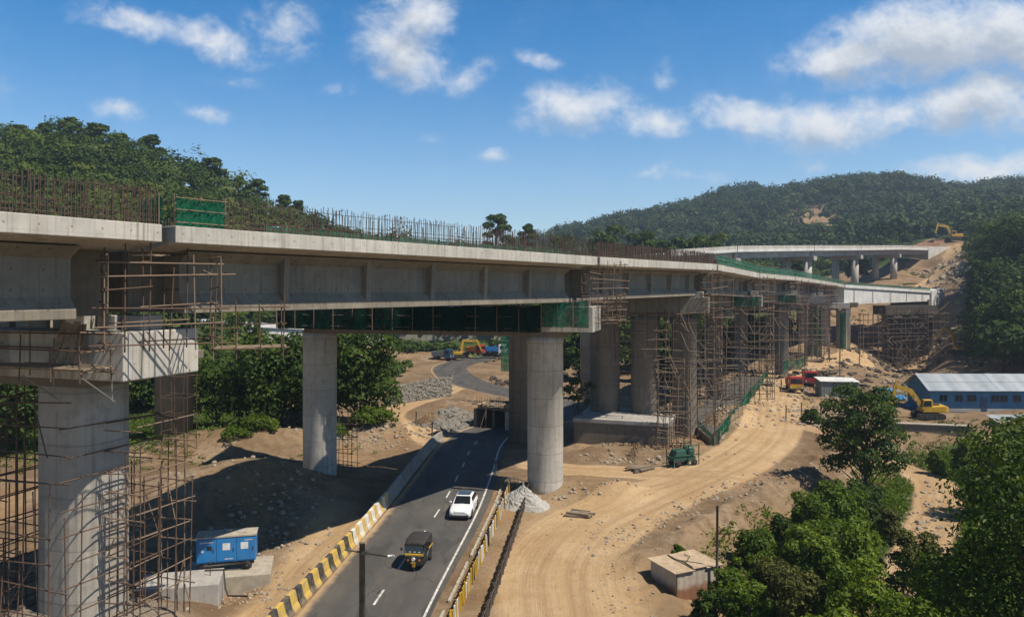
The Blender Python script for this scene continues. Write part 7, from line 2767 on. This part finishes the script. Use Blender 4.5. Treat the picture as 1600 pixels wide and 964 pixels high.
    make_tree('overhanging_tree', "second dark tree behind the overhanging one, cut by the frame's right edge", 'tree', (x, y, -3.2), 14.5, 4.4, 22000, .12, 302, mat=LEAF_TREE, trunk_frac=.2, nclump=36, flat=.65, trunk_r=.3, top_bright=.1)
    # trees at the foot of the right hill
    RH = dict(mat=LEAF_HILL, leaves=4200, leaf=.42, trunk_frac=.12, nclump=18)
    for i, (px, yt, d, w, lab) in enumerate([(1568, 482, 150, 110, "round dark tree standing behind the blue building's right end"), (1608, 455, 146, 110, "tree cut by the frame's right edge behind the blue building"), (1540, 400, 190, 60, "tree leading the hill wood above the cutting"),
                                            (1560, 352, 225, 70, "tall tree at the top edge of the wood beside the cutting"), (1598, 340, 215, 80, "tree on the hill wood's skyline at the frame's edge"), (1536, 440, 178, 46, "tree half way down the cutting's wooded edge")]):
        tree_px(lab, px, yt, d, w, 'hill_tree', seed=320 + i, group='trees beside the cutting', **RH)


veg()


def cover(name, label, n, area, dens, size, mat, seed, tall=1.0):
    """ground cover of tufts: five-ish blades or leaves standing from each root"""
    rng = np.random.default_rng(seed)
    x0, x1, y0, y1 = area
    x = rng.uniform(x0, x1, n)
    y = rng.uniform(y0, y1, n)
    p = dens(x, y)
    k = rng.random(n) < p
    x, y = x[k], y[k]
    z = ground_h(x, y)
    m = 9
    n = len(x)
    hgt = (rng.random((n, 1)) ** 1.5 * 1.0 + .25) * size * tall
    off = rng.normal(size=(n, m, 3)) * np.array([size * .55, size * .55, 0])
    C = np.stack([x, y, z], -1)[:, None, :] + off
    C[:, :, 2] += hgt * rng.random((n, m))
    N = rng.normal(size=(n, m, 3))
    N[:, :, 2] = np.abs(N[:, :, 2]) * .7 + .3
    N /= np.linalg.norm(N, axis=2, keepdims=True)
    T_ = np.clip(.25 + .45 * rng.random((n, 1)) + rng.normal(size=(n, m)) * .12, 0, 1)
    sz = size * .40 * (.6 + .8 * rng.random((n, m)))
    V, Fq = leaf_cards(C.reshape(-1, 3), N.reshape(-1, 3), sz.reshape(-1), None, rng, .38, .15)
    o = mesh_np(name, V, Fq, mat, tint=T_.reshape(-1))
    tag(o, label, 'undergrowth', kind='stuff')


def trk_free(x, y):
    td = np.full(x.shape, 99.0)
    for t in TRK3:
        d_, o_, w_, r_ = poly_dist(x, y, t[::2])
        td = np.minimum(td, d_ - w_)
    return td


def right_d(x, y):
    rb = right_of_bank(x, y)
    return ss(2.5, 7.0, rb + fbm(x * .25, y * .25, 51, 3) * 7) * (trk_free(x, y) > .4) * (1 - ss(84, 96, y))


def left_d(x, y):
    v = ss(0, 10, -(x + 26 + .10 * (y - 60))) * ss(66, 92, y)
    v = np.clip(v + fbm(x * .12, y * .12, 61, 3) * .9, 0, 1) * ss(62, 95, y)
    return v * (trk_free(x, y) > .3)


def weeds_d(x, y):
    rd = poly_dist(x, y, ROAD3[::2])
    return ss(.02, .22, fbm(x * .10, y * .10, 131, 3)) * .5 * (trk_free(x, y) > .3) * (rd[0] > rd[2] + 1.0)


cover('undergrowth', "tangled green scrub and grass covering the slope below the bank", 30000, (7, 62, 28, 96), right_d, .42, LEAF_NEAR, 401, 1.5)
cover('undergrowth', "grass and low weeds under the dense trees left of the road", 16000, (-75, -14, 64, 140), left_d, .42, LEAF_NEAR, 402, 1.0)
cover('undergrowth', "weeds dotted over the building yard", 9000, (22, 112, 90, 205), weeds_d, .42, LEAF_TREE, 403, 1.0)
cover('undergrowth', "sparse weeds clinging to the earth slope of the cutting", 5000, (100, 190, 190, 335), lambda x, y: ss(.05, .3, fbm(x * .06, y * .06, 141, 3)) * (trk_free(x, y) > 1), .8, LEAF_HILL, 404, .8)

# ------------------------------------------------------------------ haze
hz_ = MB()
x0, x1, y0, y1, z0, z1 = -1600, 1600, -90, 1560, -12, 175
hz_.hexa([(x0, y0, z0), (x1, y0, z0), (x1, y1, z0), (x0, y1, z0), (x0, y0, z1), (x1, y0, z1), (x1, y1, z1), (x0, y1, z1)])
hm = bpy.data.materials.new("haze")
hm.use_nodes = True
T = NT(hm.node_tree)
pv = T.n('ShaderNodeVolumePrincipled')
pv.inputs['Color'].default_value = (.64, .80, 1.0, 1)
pv.inputs['Density'].default_value = .00026
pv.inputs['Anisotropy'].default_value = .2
o_ = T.n('ShaderNodeOutputMaterial')
T.put(o_.inputs['Volume'], pv.outputs[0])
hz_o = hz_.build('haze', hm)
tag(hz_o, kind='stuff')
